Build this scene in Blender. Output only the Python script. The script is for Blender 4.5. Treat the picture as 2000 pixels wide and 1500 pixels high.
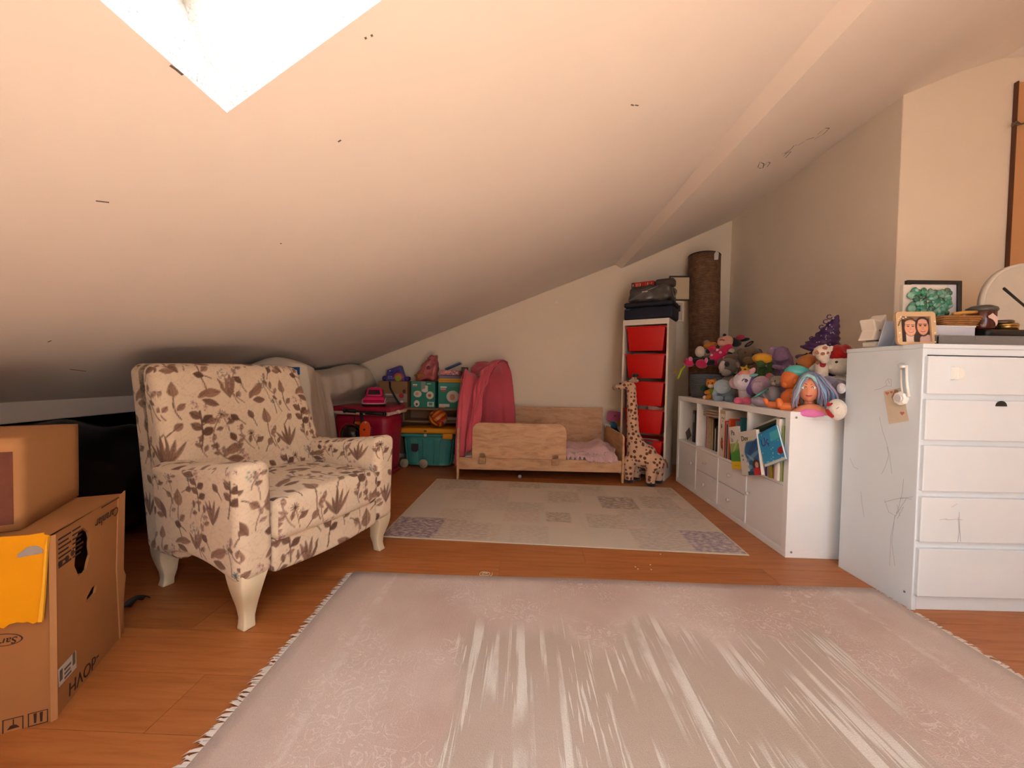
import bpy, bmesh, math, random
import numpy as np
from mathutils import Vector, Matrix, noise
from mathutils.geometry import tessellate_polygon
for o in list(bpy.data.objects): bpy.data.objects.remove(o)
scene = bpy.context.scene
COL = scene.collection
R = math.radians
rnd = random.Random(7)

# ------------------------------------------------------------------ camera, sky, sun, exposure
FPX, PITCH, ROLL, YAW, EYE = 750.0, 0.0259, 0.0193, -0.026, 0.938
def cam_rot():
    cy, sy, cp, sp, cr, sr = math.cos(YAW), math.sin(YAW), math.cos(PITCH), math.sin(PITCH), math.cos(ROLL), math.sin(ROLL)
    R0 = np.array([[1, 0, 0], [0, 0, -1], [0, 1, 0]], float)
    Ry = np.array([[cy, -sy, 0], [sy, cy, 0], [0, 0, 1]])
    Rp = np.array([[1, 0, 0], [0, cp, -sp], [0, sp, cp]])
    Rr = np.array([[cr, -sr, 0], [sr, cr, 0], [0, 0, 1]])
    return Rr @ Rp @ R0 @ Ry
CR = cam_rot()
cam_d = bpy.data.cameras.new('camera'); cam_d.sensor_width = 36; cam_d.lens = FPX / 2000 * 36; cam_d.clip_start = 0.02
cam = bpy.data.objects.new('camera', cam_d); COL.objects.link(cam)
m = Matrix.Identity(4)
for i in range(3):
    m[i][0] = CR[0][i]; m[i][1] = -CR[1][i]; m[i][2] = -CR[2][i]
m[2][3] = EYE
cam.matrix_world = m
scene.camera = cam

world = bpy.data.worlds.new('sky'); scene.world = world; world.use_nodes = True
bg = world.node_tree.nodes['Background']
bg.inputs[0].default_value = (0.62, 0.82, 1.0, 1); bg.inputs[1].default_value = 7.6
sun_d = bpy.data.lights.new('sun', 'SUN'); sun_d.energy = 58.0; sun_d.angle = R(0.6); sun_d.color = (1.0, 0.90, 0.76)
sun = bpy.data.objects.new('sun', sun_d); COL.objects.link(sun)
sun.rotation_euler = Vector((0.40, -0.12, -1.0)).to_track_quat('-Z', 'Y').to_euler()
sun.location = (-1, 0, 5)
vs = scene.view_settings
vs.view_transform = 'Standard'; vs.look = 'None'; vs.exposure = 0.36; vs.gamma = 1.0; vs.use_curve_mapping = False

# ------------------------------------------------------------------ pixel helpers (2000 x 1500 frame)
def ray(x, y):
    return np.array([(x - 1000) / FPX, (y - 750) / FPX, 1.0]) @ CR
def onz(x, y, z=0.0):
    d = ray(x, y); t = (z - EYE) / d[2]; return Vector((t * d[0], t * d[1], z))
def ony(x, y, Y):
    d = ray(x, y); t = Y / d[1]; return Vector((t * d[0], Y, EYE + t * d[2]))
def onx(x, y, X):
    d = ray(x, y); t = X / d[0]; return Vector((X, t * d[1], EYE + t * d[2]))
def onpl(x, y, P, n):
    d = ray(x, y); C = np.array([0, 0, EYE]); n = np.array(n, float); P = np.array(P, float)
    t = n @ (P - C) / (n @ d); return Vector(C + t * d)

# ------------------------------------------------------------------ materials
def lin(h):
    if not isinstance(h, str): return tuple(h) + (1.0,) if len(h) == 3 else tuple(h)
    h = h.lstrip('#'); c = [int(h[i:i + 2], 16) / 255 for i in (0, 2, 4)]
    return tuple(x / 12.92 if x <= .04045 else ((x + .055) / 1.055) ** 2.4 for x in c) + (1.0,)
MATS = {}
def mat(name, col='#888888', rough=.6, metal=0.0, var=0.0, vscale=8.0, bump=0.0, bscale=60.0, stretch=None, col2=None,
        sheen=0.0, trans=0.0, spec=0.5, coat=0.0, attr=None, alpha=1.0, sss=0.0, contrast=None):
    if name in MATS: return MATS[name]
    mt = bpy.data.materials.new(name); mt.use_nodes = True
    nt = mt.node_tree; b = nt.nodes['Principled BSDF']; N = nt.nodes.new; L = nt.links.new
    b.inputs['Roughness'].default_value = rough; b.inputs['Metallic'].default_value = metal
    b.inputs['Specular IOR Level'].default_value = spec
    if sheen: b.inputs['Sheen Weight'].default_value = sheen
    if coat: b.inputs['Coat Weight'].default_value = coat
    if trans: b.inputs['Transmission Weight'].default_value = trans
    if alpha < 1: b.inputs['Alpha'].default_value = alpha
    if sss: b.inputs['Subsurface Weight'].default_value = sss; b.inputs['Subsurface Radius'].default_value = (.02, .01, .01)
    base = lin(col); b.inputs['Base Color'].default_value = base
    tc = N('ShaderNodeTexCoord'); vec = tc.outputs['Object']
    if stretch:
        mp = N('ShaderNodeMapping'); mp.inputs['Scale'].default_value = stretch; L(vec, mp.inputs[0]); vec = mp.outputs[0]
    src = None
    if attr:
        a = N('ShaderNodeAttribute'); a.attribute_name = attr; src = a.outputs['Color']
    if var or col2:
        nz = N('ShaderNodeTexNoise'); nz.inputs['Scale'].default_value = vscale; nz.inputs['Detail'].default_value = 6
        nz.inputs['Roughness'].default_value = .6; L(vec, nz.inputs['Vector'])
        mx = N('ShaderNodeMix'); mx.data_type = 'RGBA'
        fac = nz.outputs['Fac']
        rp = N('ShaderNodeMapRange'); lo, hi = contrast or (.3, .7)
        rp.inputs[1].default_value = lo; rp.inputs[2].default_value = hi
        L(fac, rp.inputs[0]); L(rp.outputs[0], mx.inputs[0])
        if col2:
            mx.inputs[7].default_value = lin(col2)
            if src: L(src, mx.inputs[6])
            else: mx.inputs[6].default_value = base
        else:
            mx.blend_type = 'MULTIPLY'
            if src: L(src, mx.inputs[6])
            else: mx.inputs[6].default_value = base
            mx.inputs[7].default_value = (1 - var, 1 - var, 1 - var, 1)
        src = mx.outputs[2]
    if src: L(src, b.inputs['Base Color'])
    if bump:
        nb = N('ShaderNodeTexNoise'); nb.inputs['Scale'].default_value = bscale; nb.inputs['Detail'].default_value = 4
        L(vec, nb.inputs['Vector'])
        bp = N('ShaderNodeBump'); bp.inputs['Strength'].default_value = bump; bp.inputs['Distance'].default_value = .01
        L(nb.outputs['Fac'], bp.inputs['Height']); L(bp.outputs[0], b.inputs['Normal'])
    MATS[name] = mt
    return mt
def flat(h, rough=.55): return mat('plain_' + h.strip('#'), h, rough, var=.06, vscale=30)
def plush(h): return mat('plush_' + h.strip('#'), h, .95, sheen=.3, var=.18, vscale=60, bump=.35, bscale=260)
def plastic(h): return mat('plastic_' + h.strip('#'), h, .32, var=.04, vscale=12)
def cloth(h): return mat('cloth_' + h.strip('#'), h, .92, var=.12, vscale=20, bump=.25, bscale=400, sheen=.15)
PRINT = mat('print', '#ffffff', .6, attr='Col')
PRINT_MATTE = mat('print_cloth', '#ffffff', .9, attr='Col', bump=.15, bscale=500, sheen=.1)
WHITE = mat('white_laminate', '#f7f6f4', .42, var=.03, vscale=5, bump=.01, bscale=20)

# ------------------------------------------------------------------ mesh helpers
def link(name, me, parent=None, matrix=None):
    o = bpy.data.objects.new(name, me); COL.objects.link(o)
    if parent: o.parent = parent
    if matrix is not None: o.matrix_basis = matrix
    return o
def tag(o, label=None, cat=None, group=None, kind=None):
    if label: o['label'] = label
    if cat: o['category'] = cat
    if group: o['group'] = group
    if kind: o['kind'] = kind
    return o
def root(name, label, cat, loc=(0, 0, 0), rz=0.0, group=None):
    o = bpy.data.objects.new(name, None); COL.objects.link(o); o.empty_display_size = .05
    o.location = loc; o.rotation_euler = (0, 0, rz)
    return tag(o, label, cat, group)
def TR(x=0, y=0, z=0, rx=0, ry=0, rz=0, s=None):
    M = Matrix.Translation((x, y, z)) @ Matrix.Rotation(rz, 4, 'Z') @ Matrix.Rotation(ry, 4, 'Y') @ Matrix.Rotation(rx, 4, 'X')
    if s: M = M @ Matrix.Diagonal(tuple(s) + (1,))
    return M
def frame(origin, ex, ey):
    ex = Vector(ex).normalized(); ey = Vector(ey); ey = (ey - ey.dot(ex) * ex).normalized(); ez = ex.cross(ey)
    M = Matrix.Identity(4)
    for i in range(3): M[i][0] = ex[i]; M[i][1] = ey[i]; M[i][2] = ez[i]; M[i][3] = origin[i]
    return M
class MB:
    def __init__(s): s.v = []; s.f = []; s.m = []
    def add(s, vs_, fs, M=None, mi=0):
        n = len(s.v)
        s.v += [tuple(M @ Vector(p)) if M is not None else tuple(p) for p in vs_]
        s.f += [tuple(i + n for i in f) for f in fs]; s.m += [mi] * len(fs); return s
    def box(s, x0, x1, y0, y1, z0, z1, M=None, mi=0):
        return s.add([(x0, y0, z0), (x1, y0, z0), (x1, y1, z0), (x0, y1, z0), (x0, y0, z1), (x1, y0, z1), (x1, y1, z1), (x0, y1, z1)],
                     [(3, 2, 1, 0), (4, 5, 6, 7), (0, 1, 5, 4), (1, 2, 6, 5), (2, 3, 7, 6), (3, 0, 4, 7)], M, mi)
    def quad(s, a, b, c, d, mi=0): return s.add([a, b, c, d], [(0, 1, 2, 3)], None, mi)
    def prism(s, poly, z0, z1, M=None, mi=0, holes=()):
        loops = [list(poly)] + [list(h) for h in holes]; pts = [p for l in loops for p in l]; n = len(pts)
        tris = tessellate_polygon([[Vector((p[0], p[1], 0)) for p in l] for l in loops])
        def up(t):
            a, b, c = (pts[i] for i in t)
            return t if (b[0] - a[0]) * (c[1] - a[1]) - (b[1] - a[1]) * (c[0] - a[0]) > 0 else (t[0], t[2], t[1])
        tris = [up(t) for t in tris]
        fs = [tuple(i + n for i in t) for t in tris] + [(t[2], t[1], t[0]) for t in tris]
        k = 0
        for li, l in enumerate(loops):
            q = len(l); A = sum(l[i][0] * l[(i + 1) % q][1] - l[(i + 1) % q][0] * l[i][1] for i in range(q))
            for i in range(q):
                j = (i + 1) % q; f = (k + i, k + j, k + j + n, k + i + n)
                if (A < 0) != (li > 0): f = f[::-1]
                fs.append(f)
            k += q
        return s.add([(p[0], p[1], z0) for p in pts] + [(p[0], p[1], z1) for p in pts], fs, M, mi)
    def lathe(s, prof, n=28, M=None, mi=0, sx=1, sy=1):
        vs_, fs = [], []; k = len(prof)
        for i in range(n):
            a = 2 * math.pi * i / n
            for r, z in prof: vs_.append((r * math.cos(a) * sx, r * math.sin(a) * sy, z))
        for i in range(n):
            j = (i + 1) % n
            for q in range(k - 1): fs.append((i * k + q, j * k + q, j * k + q + 1, i * k + q + 1))
        fs.append(tuple(i * k for i in range(n))[::-1]); fs.append(tuple(i * k + k - 1 for i in range(n)))
        return s.add(vs_, fs, M, mi)
    def tube(s, path, r, n=10, M=None, mi=0, flat=1.0):
        P = [Vector(p) for p in path]; rs = [float(q) for q in (r if isinstance(r, (list, tuple)) else [r] * len(P))]
        vs_, fs = [], []; up = Vector((0, 0, 1)); prev = None
        for i, p in enumerate(P):
            t = (P[min(i + 1, len(P) - 1)] - P[max(i - 1, 0)]).normalized()
            if prev is None:
                a = t.orthogonal().normalized() if abs(t.dot(up)) > .95 else t.cross(up).normalized()
            else:
                a = prev - prev.dot(t) * t
                a = a.normalized() if a.length > 1e-6 else t.orthogonal().normalized()
            prev = a; b = t.cross(a)
            for k in range(n):
                g = 2 * math.pi * k / n
                vs_.append(p + rs[i] * (math.cos(g) * a + flat * math.sin(g) * b))
        for i in range(len(P) - 1):
            for k in range(n):
                k2 = (k + 1) % n; fs.append((i * n + k, i * n + k2, (i + 1) * n + k2, (i + 1) * n + k))
        fs.append(tuple(range(n))[::-1]); fs.append(tuple((len(P) - 1) * n + k for k in range(n)))
        return s.add(vs_, fs, M, mi)
    def ell(s, c, rad, M=None, nu=20, nv=12, mi=0, fn=None):
        vs_, fs = [], []
        for j in range(nv + 1):
            th = math.pi * j / nv
            for i in range(nu):
                a = 2 * math.pi * i / nu
                d = Vector((math.sin(th) * math.cos(a), math.sin(th) * math.sin(a), math.cos(th)))
                k = fn(d) if fn else 1.0
                vs_.append(d * k)
        for j in range(nv):
            for i in range(nu):
                i2 = (i + 1) % nu; fs.append((j * nu + i, (j + 1) * nu + i, (j + 1) * nu + i2, j * nu + i2))
        T = (M or Matrix.Identity(4)) @ Matrix.Translation(c) @ Matrix.Diagonal(tuple(rad) + (1,)) if M is None or True else None
        return s.add(vs_, fs, T, mi)
    def grid(s, fn, nu, nv, cu=False, M=None, mi=0, flip=False):
        vs_ = [fn(i / (nu if cu else nu - 1), j / (nv - 1)) for j in range(nv) for i in range(nu)]; fs = []
        for j in range(nv - 1):
            for i in range(nu if cu else nu - 1):
                i2 = (i + 1) % nu; f = (j * nu + i, j * nu + i2, (j + 1) * nu + i2, (j + 1) * nu + i)
                fs.append(f[::-1] if flip else f)
        return s.add(vs_, fs, M, mi)
    def build(s, name, mt, parent=None, smooth=False, bevel=0, seg=2, solid=0, subsurf=0, remesh=0, matrix=None, weld=False):
        me = bpy.data.meshes.new(name); me.from_pydata(s.v, [], s.f)
        for q in (mt if isinstance(mt, (list, tuple)) else [mt]): me.materials.append(q)
        if len(me.materials) > 1: me.polygons.foreach_set('material_index', s.m)
        if weld:
            bm = bmesh.new(); bm.from_mesh(me); bmesh.ops.remove_doubles(bm, verts=bm.verts, dist=1e-4)
            bmesh.ops.recalc_face_normals(bm, faces=bm.faces); bm.to_mesh(me); bm.free()
        if smooth:
            me.polygons.foreach_set('use_smooth', [True] * len(me.polygons))
        me.update()
        o = link(name, me, parent, matrix)
        if remesh:
            q = o.modifiers.new('remesh', 'REMESH'); q.mode = 'VOXEL'; q.voxel_size = remesh; q.use_smooth_shade = True
            q = o.modifiers.new('smooth', 'SMOOTH'); q.iterations = 6; q.factor = .6
        if solid:
            q = o.modifiers.new('thick', 'SOLIDIFY'); q.thickness = solid; q.offset = 0
        if bevel:
            q = o.modifiers.new('bevel', 'BEVEL'); q.width = bevel; q.segments = seg; q.limit_method = 'ANGLE'; q.angle_limit = R(40)
            if not smooth:
                me.polygons.foreach_set('use_smooth', [False] * len(me.polygons))
        if subsurf:
            q = o.modifiers.new('sub', 'SUBSURF'); q.levels = subsurf; q.render_levels = subsurf
        return o
def rbox(sx, sy, sz, r, step):
    """rounded box surface centred on the origin: points, quads and outward directions"""
    h = np.array([sx, sy, sz]) / 2; key = {}; pts = []; fs = []
    n = [max(2, int(math.ceil(2 * q / step))) for q in h]
    ls = [np.linspace(-h[i], h[i], n[i] + 1) for i in range(3)]
    def vid(i, j, k):
        q = (i, j, k)
        if q not in key: key[q] = len(pts); pts.append((ls[0][i], ls[1][j], ls[2][k]))
        return key[q]
    for a in range(3):
        b, c = (a + 1) % 3, (a + 2) % 3
        for side in (0, n[a]):
            for i in range(n[b]):
                for j in range(n[c]):
                    q = []
                    for di, dj in ((0, 0), (1, 0), (1, 1), (0, 1)):
                        idx = [0, 0, 0]; idx[a] = side; idx[b] = i + di; idx[c] = j + dj; q.append(vid(*idx))
                    fs.append(tuple(q) if side else tuple(q[::-1]))
    P = np.array(pts); r = min(r, *(h * .999)); inner = np.clip(P, -(h - r), h - r); d = P - inner
    ln = np.linalg.norm(d, axis=1, keepdims=True); ln[ln == 0] = 1; d = d / ln
    return inner + r * d, fs, d
def mesh_np(name, P, fs, mt, parent=None, smooth=True, colors=None, matrix=None):
    me = bpy.data.meshes.new(name); me.from_pydata([tuple(p) for p in P], [], fs); me.materials.append(mt)
    if smooth: me.polygons.foreach_set('use_smooth', [True] * len(me.polygons))
    if colors is not None:
        at = me.color_attributes.new('Col', 'FLOAT_COLOR', 'POINT')
        c = np.ones((len(P), 4), np.float32); c[:, :3] = colors; at.data.foreach_set('color', c.ravel())
    me.update(); return link(name, me, parent, matrix)
def soft(name, size, r, step, mt, parent, M=None, fn=None, wob=0.0, wscale=6.0, seed=0, smooth=True):
    """rounded, optionally wrinkled solid"""
    P, fs, d = rbox(*size, r, step)
    if fn: P = fn(P)
    if wob:
        P = np.array([p + np.array(dd) * wob * noise.noise(Vector(p * wscale) + Vector((seed, seed * 2, 3))) for p, dd in zip(P, d)])
    return mesh_np(name, P, fs, mt, parent, smooth, matrix=M)
def panel_print(name, w, h, nx, ny, fn, parent, M, mt=None):
    """flat printed sheet in the XY plane of M, colours from fn(u, v) in 0..1 (sRGB 0..1)"""
    u, v = np.meshgrid(np.linspace(0, 1, nx), np.linspace(0, 1, ny)); c = fn(u, v)
    c = np.where(c <= .04045, c / 12.92, ((c + .055) / 1.055) ** 2.4)
    P = np.stack([(u.ravel()) * w, (v.ravel()) * h, 0 * u.ravel()], 1)
    fs = [(j * nx + i, j * nx + i + 1, (j + 1) * nx + i + 1, (j + 1) * nx + i) for j in range(ny - 1) for i in range(nx - 1)]
    return mesh_np(name, P, fs, mt or PRINT, parent, False, c.reshape(-1, 3), M)
def hexa(h): 
    h = h.lstrip('#'); return np.array([int(h[i:i + 2], 16) / 255 for i in (0, 2, 4)])
class Paint:
    """tiny raster painter used for printed matter"""
    def __init__(s, u, v, base): s.u, s.v = u, v; s.c = np.ones(u.shape + (3,)) * hexa(base)
    def put(s, msk, col, a=1.0):
        k = np.clip(msk, 0, 1)[..., None] * a; s.c = s.c * (1 - k) + hexa(col) * k; return s
    def ell(s, x, y, rx, ry, col, ang=0, a=1.0, soft=.12):
        dx, dy = s.u - x, s.v - y; c, q = math.cos(ang), math.sin(ang)
        d = np.sqrt(((dx * c + dy * q) / rx) ** 2 + ((-dx * q + dy * c) / ry) ** 2); return s.put((1 - d) / soft + .5, col, a)
    def rect(s, x0, x1, y0, y1, col, a=1.0):
        return s.put(((s.u >= x0) & (s.u <= x1) & (s.v >= y0) & (s.v <= y1)).astype(float), col, a)
    def line(s, x0, y0, x1, y1, w, col):
        dx, dy = x1 - x0, y1 - y0; t = np.clip(((s.u - x0) * dx + (s.v - y0) * dy) / (dx * dx + dy * dy), 0, 1)
        d = np.hypot(s.u - x0 - t * dx, s.v - y0 - t * dy); return s.put((1 - d / w) / .3 + .5, col)
def text(body, size, mt, parent, M, name='lettering', shear=0.0, depth=.0004, align='LEFT'):
    cu = bpy.data.curves.new('t', 'FONT'); cu.body = body; cu.size = size; cu.extrude = depth; cu.shear = shear; cu.align_x = align
    cu.resolution_u = 3
    o = bpy.data.objects.new('t', cu); me = o.to_mesh(); me2 = me.copy(); o.to_mesh_clear()
    me2.materials.clear(); me2.materials.append(mt)
    bpy.data.objects.remove(o); return link(name, me2, parent, M)
def ribbon(name, pts, w, mt, parent, nrm, M=None, lift=.0006):
    """thin drawn line following pts on a surface with normal nrm"""
    n = Vector(nrm).normalized(); P = [Vector(p) + n * lift for p in pts]; mb = MB(); vs_ = []
    for i, p in enumerate(P):
        t = (P[min(i + 1, len(P) - 1)] - P[max(i - 1, 0)]); a = t.cross(n)
        a = a.normalized() * w / 2 if a.length else Vector((w / 2, 0, 0))
        vs_ += [p - a, p + a]
    mb.add(vs_, [(2 * i, 2 * i + 1, 2 * i + 3, 2 * i + 2) for i in range(len(P) - 1)])
    return mb.build(name, mt, parent, matrix=M)
# ------------------------------------------------------------------ the room
CA, CB = 0.4057, 1.7302                      # sloped ceiling: z = CB + CA * x
XK, XR, YB, YJ = -2.39, 2.18, 4.15, 2.33     # knee lip, right wall, back wall, face of the jutting wall
Y0, X0, X1 = -1.8, -3.1, 3.6
cz = lambda x: CB + CA * x
PAINT = mat('ceiling_paint', '#f3e6da', .85, var=.05, vscale=1.6, bump=.06, bscale=25)
PAINT2 = mat('wall_paint', '#f0dec6', .85, var=.05, vscale=1.8, bump=.06, bscale=30)
PAINT3 = mat('side_wall_paint', '#f5e4cf', .85, var=.05, vscale=1.8, bump=.06, bscale=30)
STUCCO = mat('stucco', '#d9d4cb', .9, bump=.9, bscale=110)
EAVE_DARK = mat('eave_boards', '#2a211c', .9, var=.3, vscale=4)  # the dark of the eave void is put into this colour
PENCIL = mat('pencil_mark', '#6b5d55', .8)
def st(o): return tag(o, kind='structure')
def slab(name, poly, mt, t, flipn=False):
    """planar convex polygon given a thickness away from the room"""
    P = [Vector(p) for p in poly]; n = (P[1] - P[0]).cross(P[-1] - P[0]).normalized() * t
    k = len(P); mb = MB(); vs_ = [tuple(p) for p in P] + [tuple(p - n) for p in P]
    fs = [tuple(range(k)), tuple(range(2 * k - 1, k - 1, -1))] + [(i, i + k, (i + 1) % k + k, (i + 1) % k) for i in range(k)]
    mb.add(vs_, fs); return st(mb.build(name, mt))
# floor: a dark sub-floor with laminate planks laid along the room's width
fl = st(MB().box(X0 - .3, X1 + .3, Y0 - .3, YB + .3, -.06, -.0125).build('floor', mat('sub_floor', '#3a2415', .8)))
def wood_mat(name, c1, c2, c3, rough, sc=(1.2, 14, 14), rand=.25, ringscale=3.0, spec=.4):
    mt = bpy.data.materials.new(name); mt.use_nodes = True; nt = mt.node_tree; b = nt.nodes['Principled BSDF']; N = nt.nodes.new; L = nt.links.new
    b.inputs['Roughness'].default_value = rough; b.inputs['Specular IOR Level'].default_value = spec
    tc = N('ShaderNodeTexCoord'); oi = N('ShaderNodeObjectInfo')
    off = N('ShaderNodeVectorMath'); off.operation = 'MULTIPLY_ADD'
    cmb = N('ShaderNodeCombineXYZ'); mul = N('ShaderNodeMath'); mul.operation = 'MULTIPLY'; mul.inputs[1].default_value = 37.0
    L(oi.outputs['Random'], mul.inputs[0])
    for i in range(3): L(mul.outputs[0], cmb.inputs[i])
    add = N('ShaderNodeVectorMath'); add.operation = 'ADD'; L(tc.outputs['Object'], add.inputs[0]); L(cmb.outputs[0], add.inputs[1])
    mp = N('ShaderNodeMapping'); mp.inputs['Scale'].default_value = sc; L(add.outputs[0], mp.inputs[0])
    n1 = N('ShaderNodeTexNoise'); n1.inputs['Scale'].default_value = ringscale; n1.inputs['Detail'].default_value = 8; n1.inputs['Roughness'].default_value = .65
    n1.inputs['Distortion'].default_value = .6
    L(mp.outputs[0], n1.inputs['Vector'])
    cr = N('ShaderNodeValToRGB'); e = cr.color_ramp.elements
    e[0].position = .28; e[0].color = lin(c1); e[1].position = .75; e[1].color = lin(c3)
    q = e.new(.5); q.color = lin(c2)
    L(n1.outputs['Fac'], cr.inputs[0])
    hsv = N('ShaderNodeHueSaturation'); mr = N('ShaderNodeMapRange'); mr.inputs[3].default_value = 1 - rand / 2; mr.inputs[4].default_value = 1 + rand / 2
    L(oi.outputs['Random'], mr.inputs[0]); L(mr.outputs[0], hsv.inputs['Value']); L(cr.outputs[0], hsv.inputs['Color'])
    L(hsv.outputs[0], b.inputs['Base Color'])
    bp = N('ShaderNodeBump'); bp.inputs['Strength'].default_value = .06; bp.inputs['Distance'].default_value = .01
    L(n1.outputs['Fac'], bp.inputs['Height']); L(bp.outputs[0], b.inputs['Normal'])
    MATS[name] = mt; return mt
LAM = wood_mat('laminate', '#96542a', '#ad6836', '#ba7541', .42, rand=.12)
OAK = wood_mat('oak_board', '#b0805a', '#cf9f74', '#dbb188', .5, sc=(2.2, 9, 9), rand=.05)
OAKD = wood_mat('oak_board_edge', '#9a6f4c', '#b98c64', '#c69b72', .5, sc=(2.2, 9, 9), rand=.05)
PW, PL = .193, 1.29
me = MB().box(0, PL - .0015, 0, PW - .0015, -.0124, 0).build('plank', LAM, fl, bevel=.0012, seg=1)
pme = me.data; bpy.data.objects.remove(me)
row, y = 0, .55
while y < YB:
    x = X0 + [0, .43, .86, .21, .64][row % 5] - PL
    while x < X1:
        a, b_ = max(x, X0), min(x + PL, X1)
        if b_ - a > .1:
            o = bpy.data.objects.new('plank', pme); COL.objects.link(o); o.parent = fl
            o.location = (a, y, 0); o.scale = ((b_ - a) / PL, min(1, (YB - y) / PW), 1)
        x += PL
    y += PW; row += 1
MB().box(X0, X1, Y0, .5485, -.0124, 0).build('plank_field', LAM, fl)
# walls
slab('wall_back', [(X0, YB, 0), (1.0, YB, 0), (XR, YB, 0), (XR, YB, 2.62), (1.035, YB, 2.085), (.965, YB, cz(.965)), (XK, YB, cz(XK)), (X0, YB, .75)][::1], PAINT2, .1)
slab('wall_right', [(XR, YB, 0), (XR, YJ + .002, 0), (XR, YJ + .002, 2.66), (XR, YB, 2.66)], PAINT3, .1)
slab('wall_jut', [(XR + .002, YJ, 0), (X1, YJ, 0), (X1, YJ, 2.9), (XR + .002, YJ, 2.9)], PAINT2, .1)
slab('wall_far_right', [(X1, YJ, 0), (X1, Y0, 0), (X1, Y0, 2.9), (X1, YJ, 2.9)], PAINT2, .1)
DX0, DX1, DZ0, DZ1 = .72, 1.50, .12, 2.05       # glazed balcony door, unseen, added behind the camera to light the back wall
wr = MB()
for a in ((X0, DX0, 0, 2.9), (DX1, X1, 0, 2.9), (DX0, DX1, 0, DZ0), (DX0, DX1, DZ1, 2.9)): wr.box(a[0], a[1], Y0 - .1, Y0, a[2], a[3])
st(wr.build('wall_rear', PAINT2))
slab('wall_eave', [(X0, Y0, 0), (X0, YB, 0), (X0, YB, .8), (X0, Y0, .8)], EAVE_DARK, .1)
st(MB().box(X0, XK - .02, Y0, YB, .72, .76).build('trim_1', EAVE_DARK))
tag(MB().box(XK - .03, XK, Y0, YB, .66, cz(XK) + .02).build('trim_2', PAINT, bevel=.006), kind='structure')
# sloped ceiling with the skylight opening and its shaft
A, B, C_, D = (-.63, .804), (.33, .57), (.33, -.28), (-.63, -.14)
p3 = lambda q: (q[0], q[1], cz(q[0]))
XE = .965
HOLES = [[A, B, C_, D], [(-.63, -.55), (.70, -.55), (.70, -1.55), (-.63, -1.55)]]     # skylight in view; a second, unseen one added behind for light from the left
outer = [(XK, Y0), (XE, Y0), (XE, YB), (XK, YB)]
loops = [outer] + HOLES; flatp = [q for l in loops for q in l]
tris = tessellate_polygon([[Vector((q[0], q[1], 0)) for q in l] for l in loops])
nrm = Vector((-CA, 0, 1)).normalized() * .26
ceil = st(MB().add([p3(q) for q in flatp], [tuple(t) for t in tris]).build('ceiling', PAINT))
top = MB().add([tuple(Vector(p3(q)) + nrm) for q in flatp], [tuple(t) for t in tris])      # roof skin above so that no light leaks
top.add([tuple(Vector(p3(q)) + nrm * k) for q in outer for k in (0, 1)], [(0, 2, 3, 1), (2, 4, 5, 3), (4, 6, 7, 5), (6, 0, 1, 7)])
top.build('roof_skin', EAVE_DARK, ceil)
SKY = []
for hi, hl in enumerate(HOLES):
    hole = [Vector(p3(q)) for q in hl]; cen = sum(hole, Vector()) / 4; SKY.append((hole, cen))
    for i in range(4):
        a, b_ = hole[i], hole[(i + 1) % 4]
        MB().quad(tuple(a), tuple(b_), tuple(b_ + nrm), tuple(a + nrm)).build('shaft_wall', STUCCO, ceil)
    win_o = st(bpy.data.objects.new('window_%d' % (hi + 1), None)); COL.objects.link(win_o)  # the second window belongs to the added skylight
    for i in range(4):
        a, b_ = hole[i] + nrm, hole[(i + 1) % 4] + nrm
        ia, ib = a.lerp(cen + nrm, .07), b_.lerp(cen + nrm, .07); up = nrm * .2
        MB().add([tuple(q) for q in (a, b_, ib, ia, a + up, b_ + up, ib + up, ia + up)],
                 [(0, 1, 2, 3), (7, 6, 5, 4), (0, 4, 5, 1), (1, 5, 6, 2), (2, 6, 7, 3), (3, 7, 4, 0)]).build('window_frame', flat('#d9c9b0'), win_o)
GL = bpy.data.materials.new('pane_glass'); GL.use_nodes = True
nt = GL.node_tree; nt.nodes.remove(nt.nodes['Principled BSDF']); ms = nt.nodes.new('ShaderNodeMixShader'); ms.inputs[0].default_value = .06
tb = nt.nodes.new('ShaderNodeBsdfTransparent'); gb = nt.nodes.new('ShaderNodeBsdfGlossy'); gb.inputs['Roughness'].default_value = .02
nt.links.new(tb.outputs[0], ms.inputs[1]); nt.links.new(gb.outputs[0], ms.inputs[2]); nt.links.new(ms.outputs[0], nt.nodes['Material Output'].inputs[0])
for hi, (hole, cen) in enumerate(SKY): MB().quad(*[tuple((hole[i] + nrm * 1.1).lerp(cen + nrm * 1.1, .05)) for i in range(4)]).build('pane', GL, bpy.data.objects['window_%d' % (hi + 1)])
dr_o = st(bpy.data.objects.new('added_door', None)); COL.objects.link(dr_o)
FRM = mat('door_frame_white', '#eeeae2', .4)
for a in ((DX0, DX0 + .07, DZ0, DZ1), (DX1 - .07, DX1, DZ0, DZ1), (DX0, DX1, DZ0, DZ0 + .08), (DX0, DX1, DZ1 - .07, DZ1), ((DX0 + DX1) / 2 - .05, (DX0 + DX1) / 2 + .05, DZ0, DZ1)):
    MB().box(a[0], a[1], Y0 - .08, Y0 - .02, a[2], a[3]).build('added_door_frame', FRM, dr_o, bevel=.004)
for a, b_ in ((DX0, (DX0 + DX1) / 2), ((DX0 + DX1) / 2, DX1)):
    MB().quad((a, Y0 - .05, DZ0), (b_, Y0 - .05, DZ0), (b_, Y0 - .05, DZ1), (a, Y0 - .05, DZ1)).build('pane', GL, dr_o)
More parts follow.
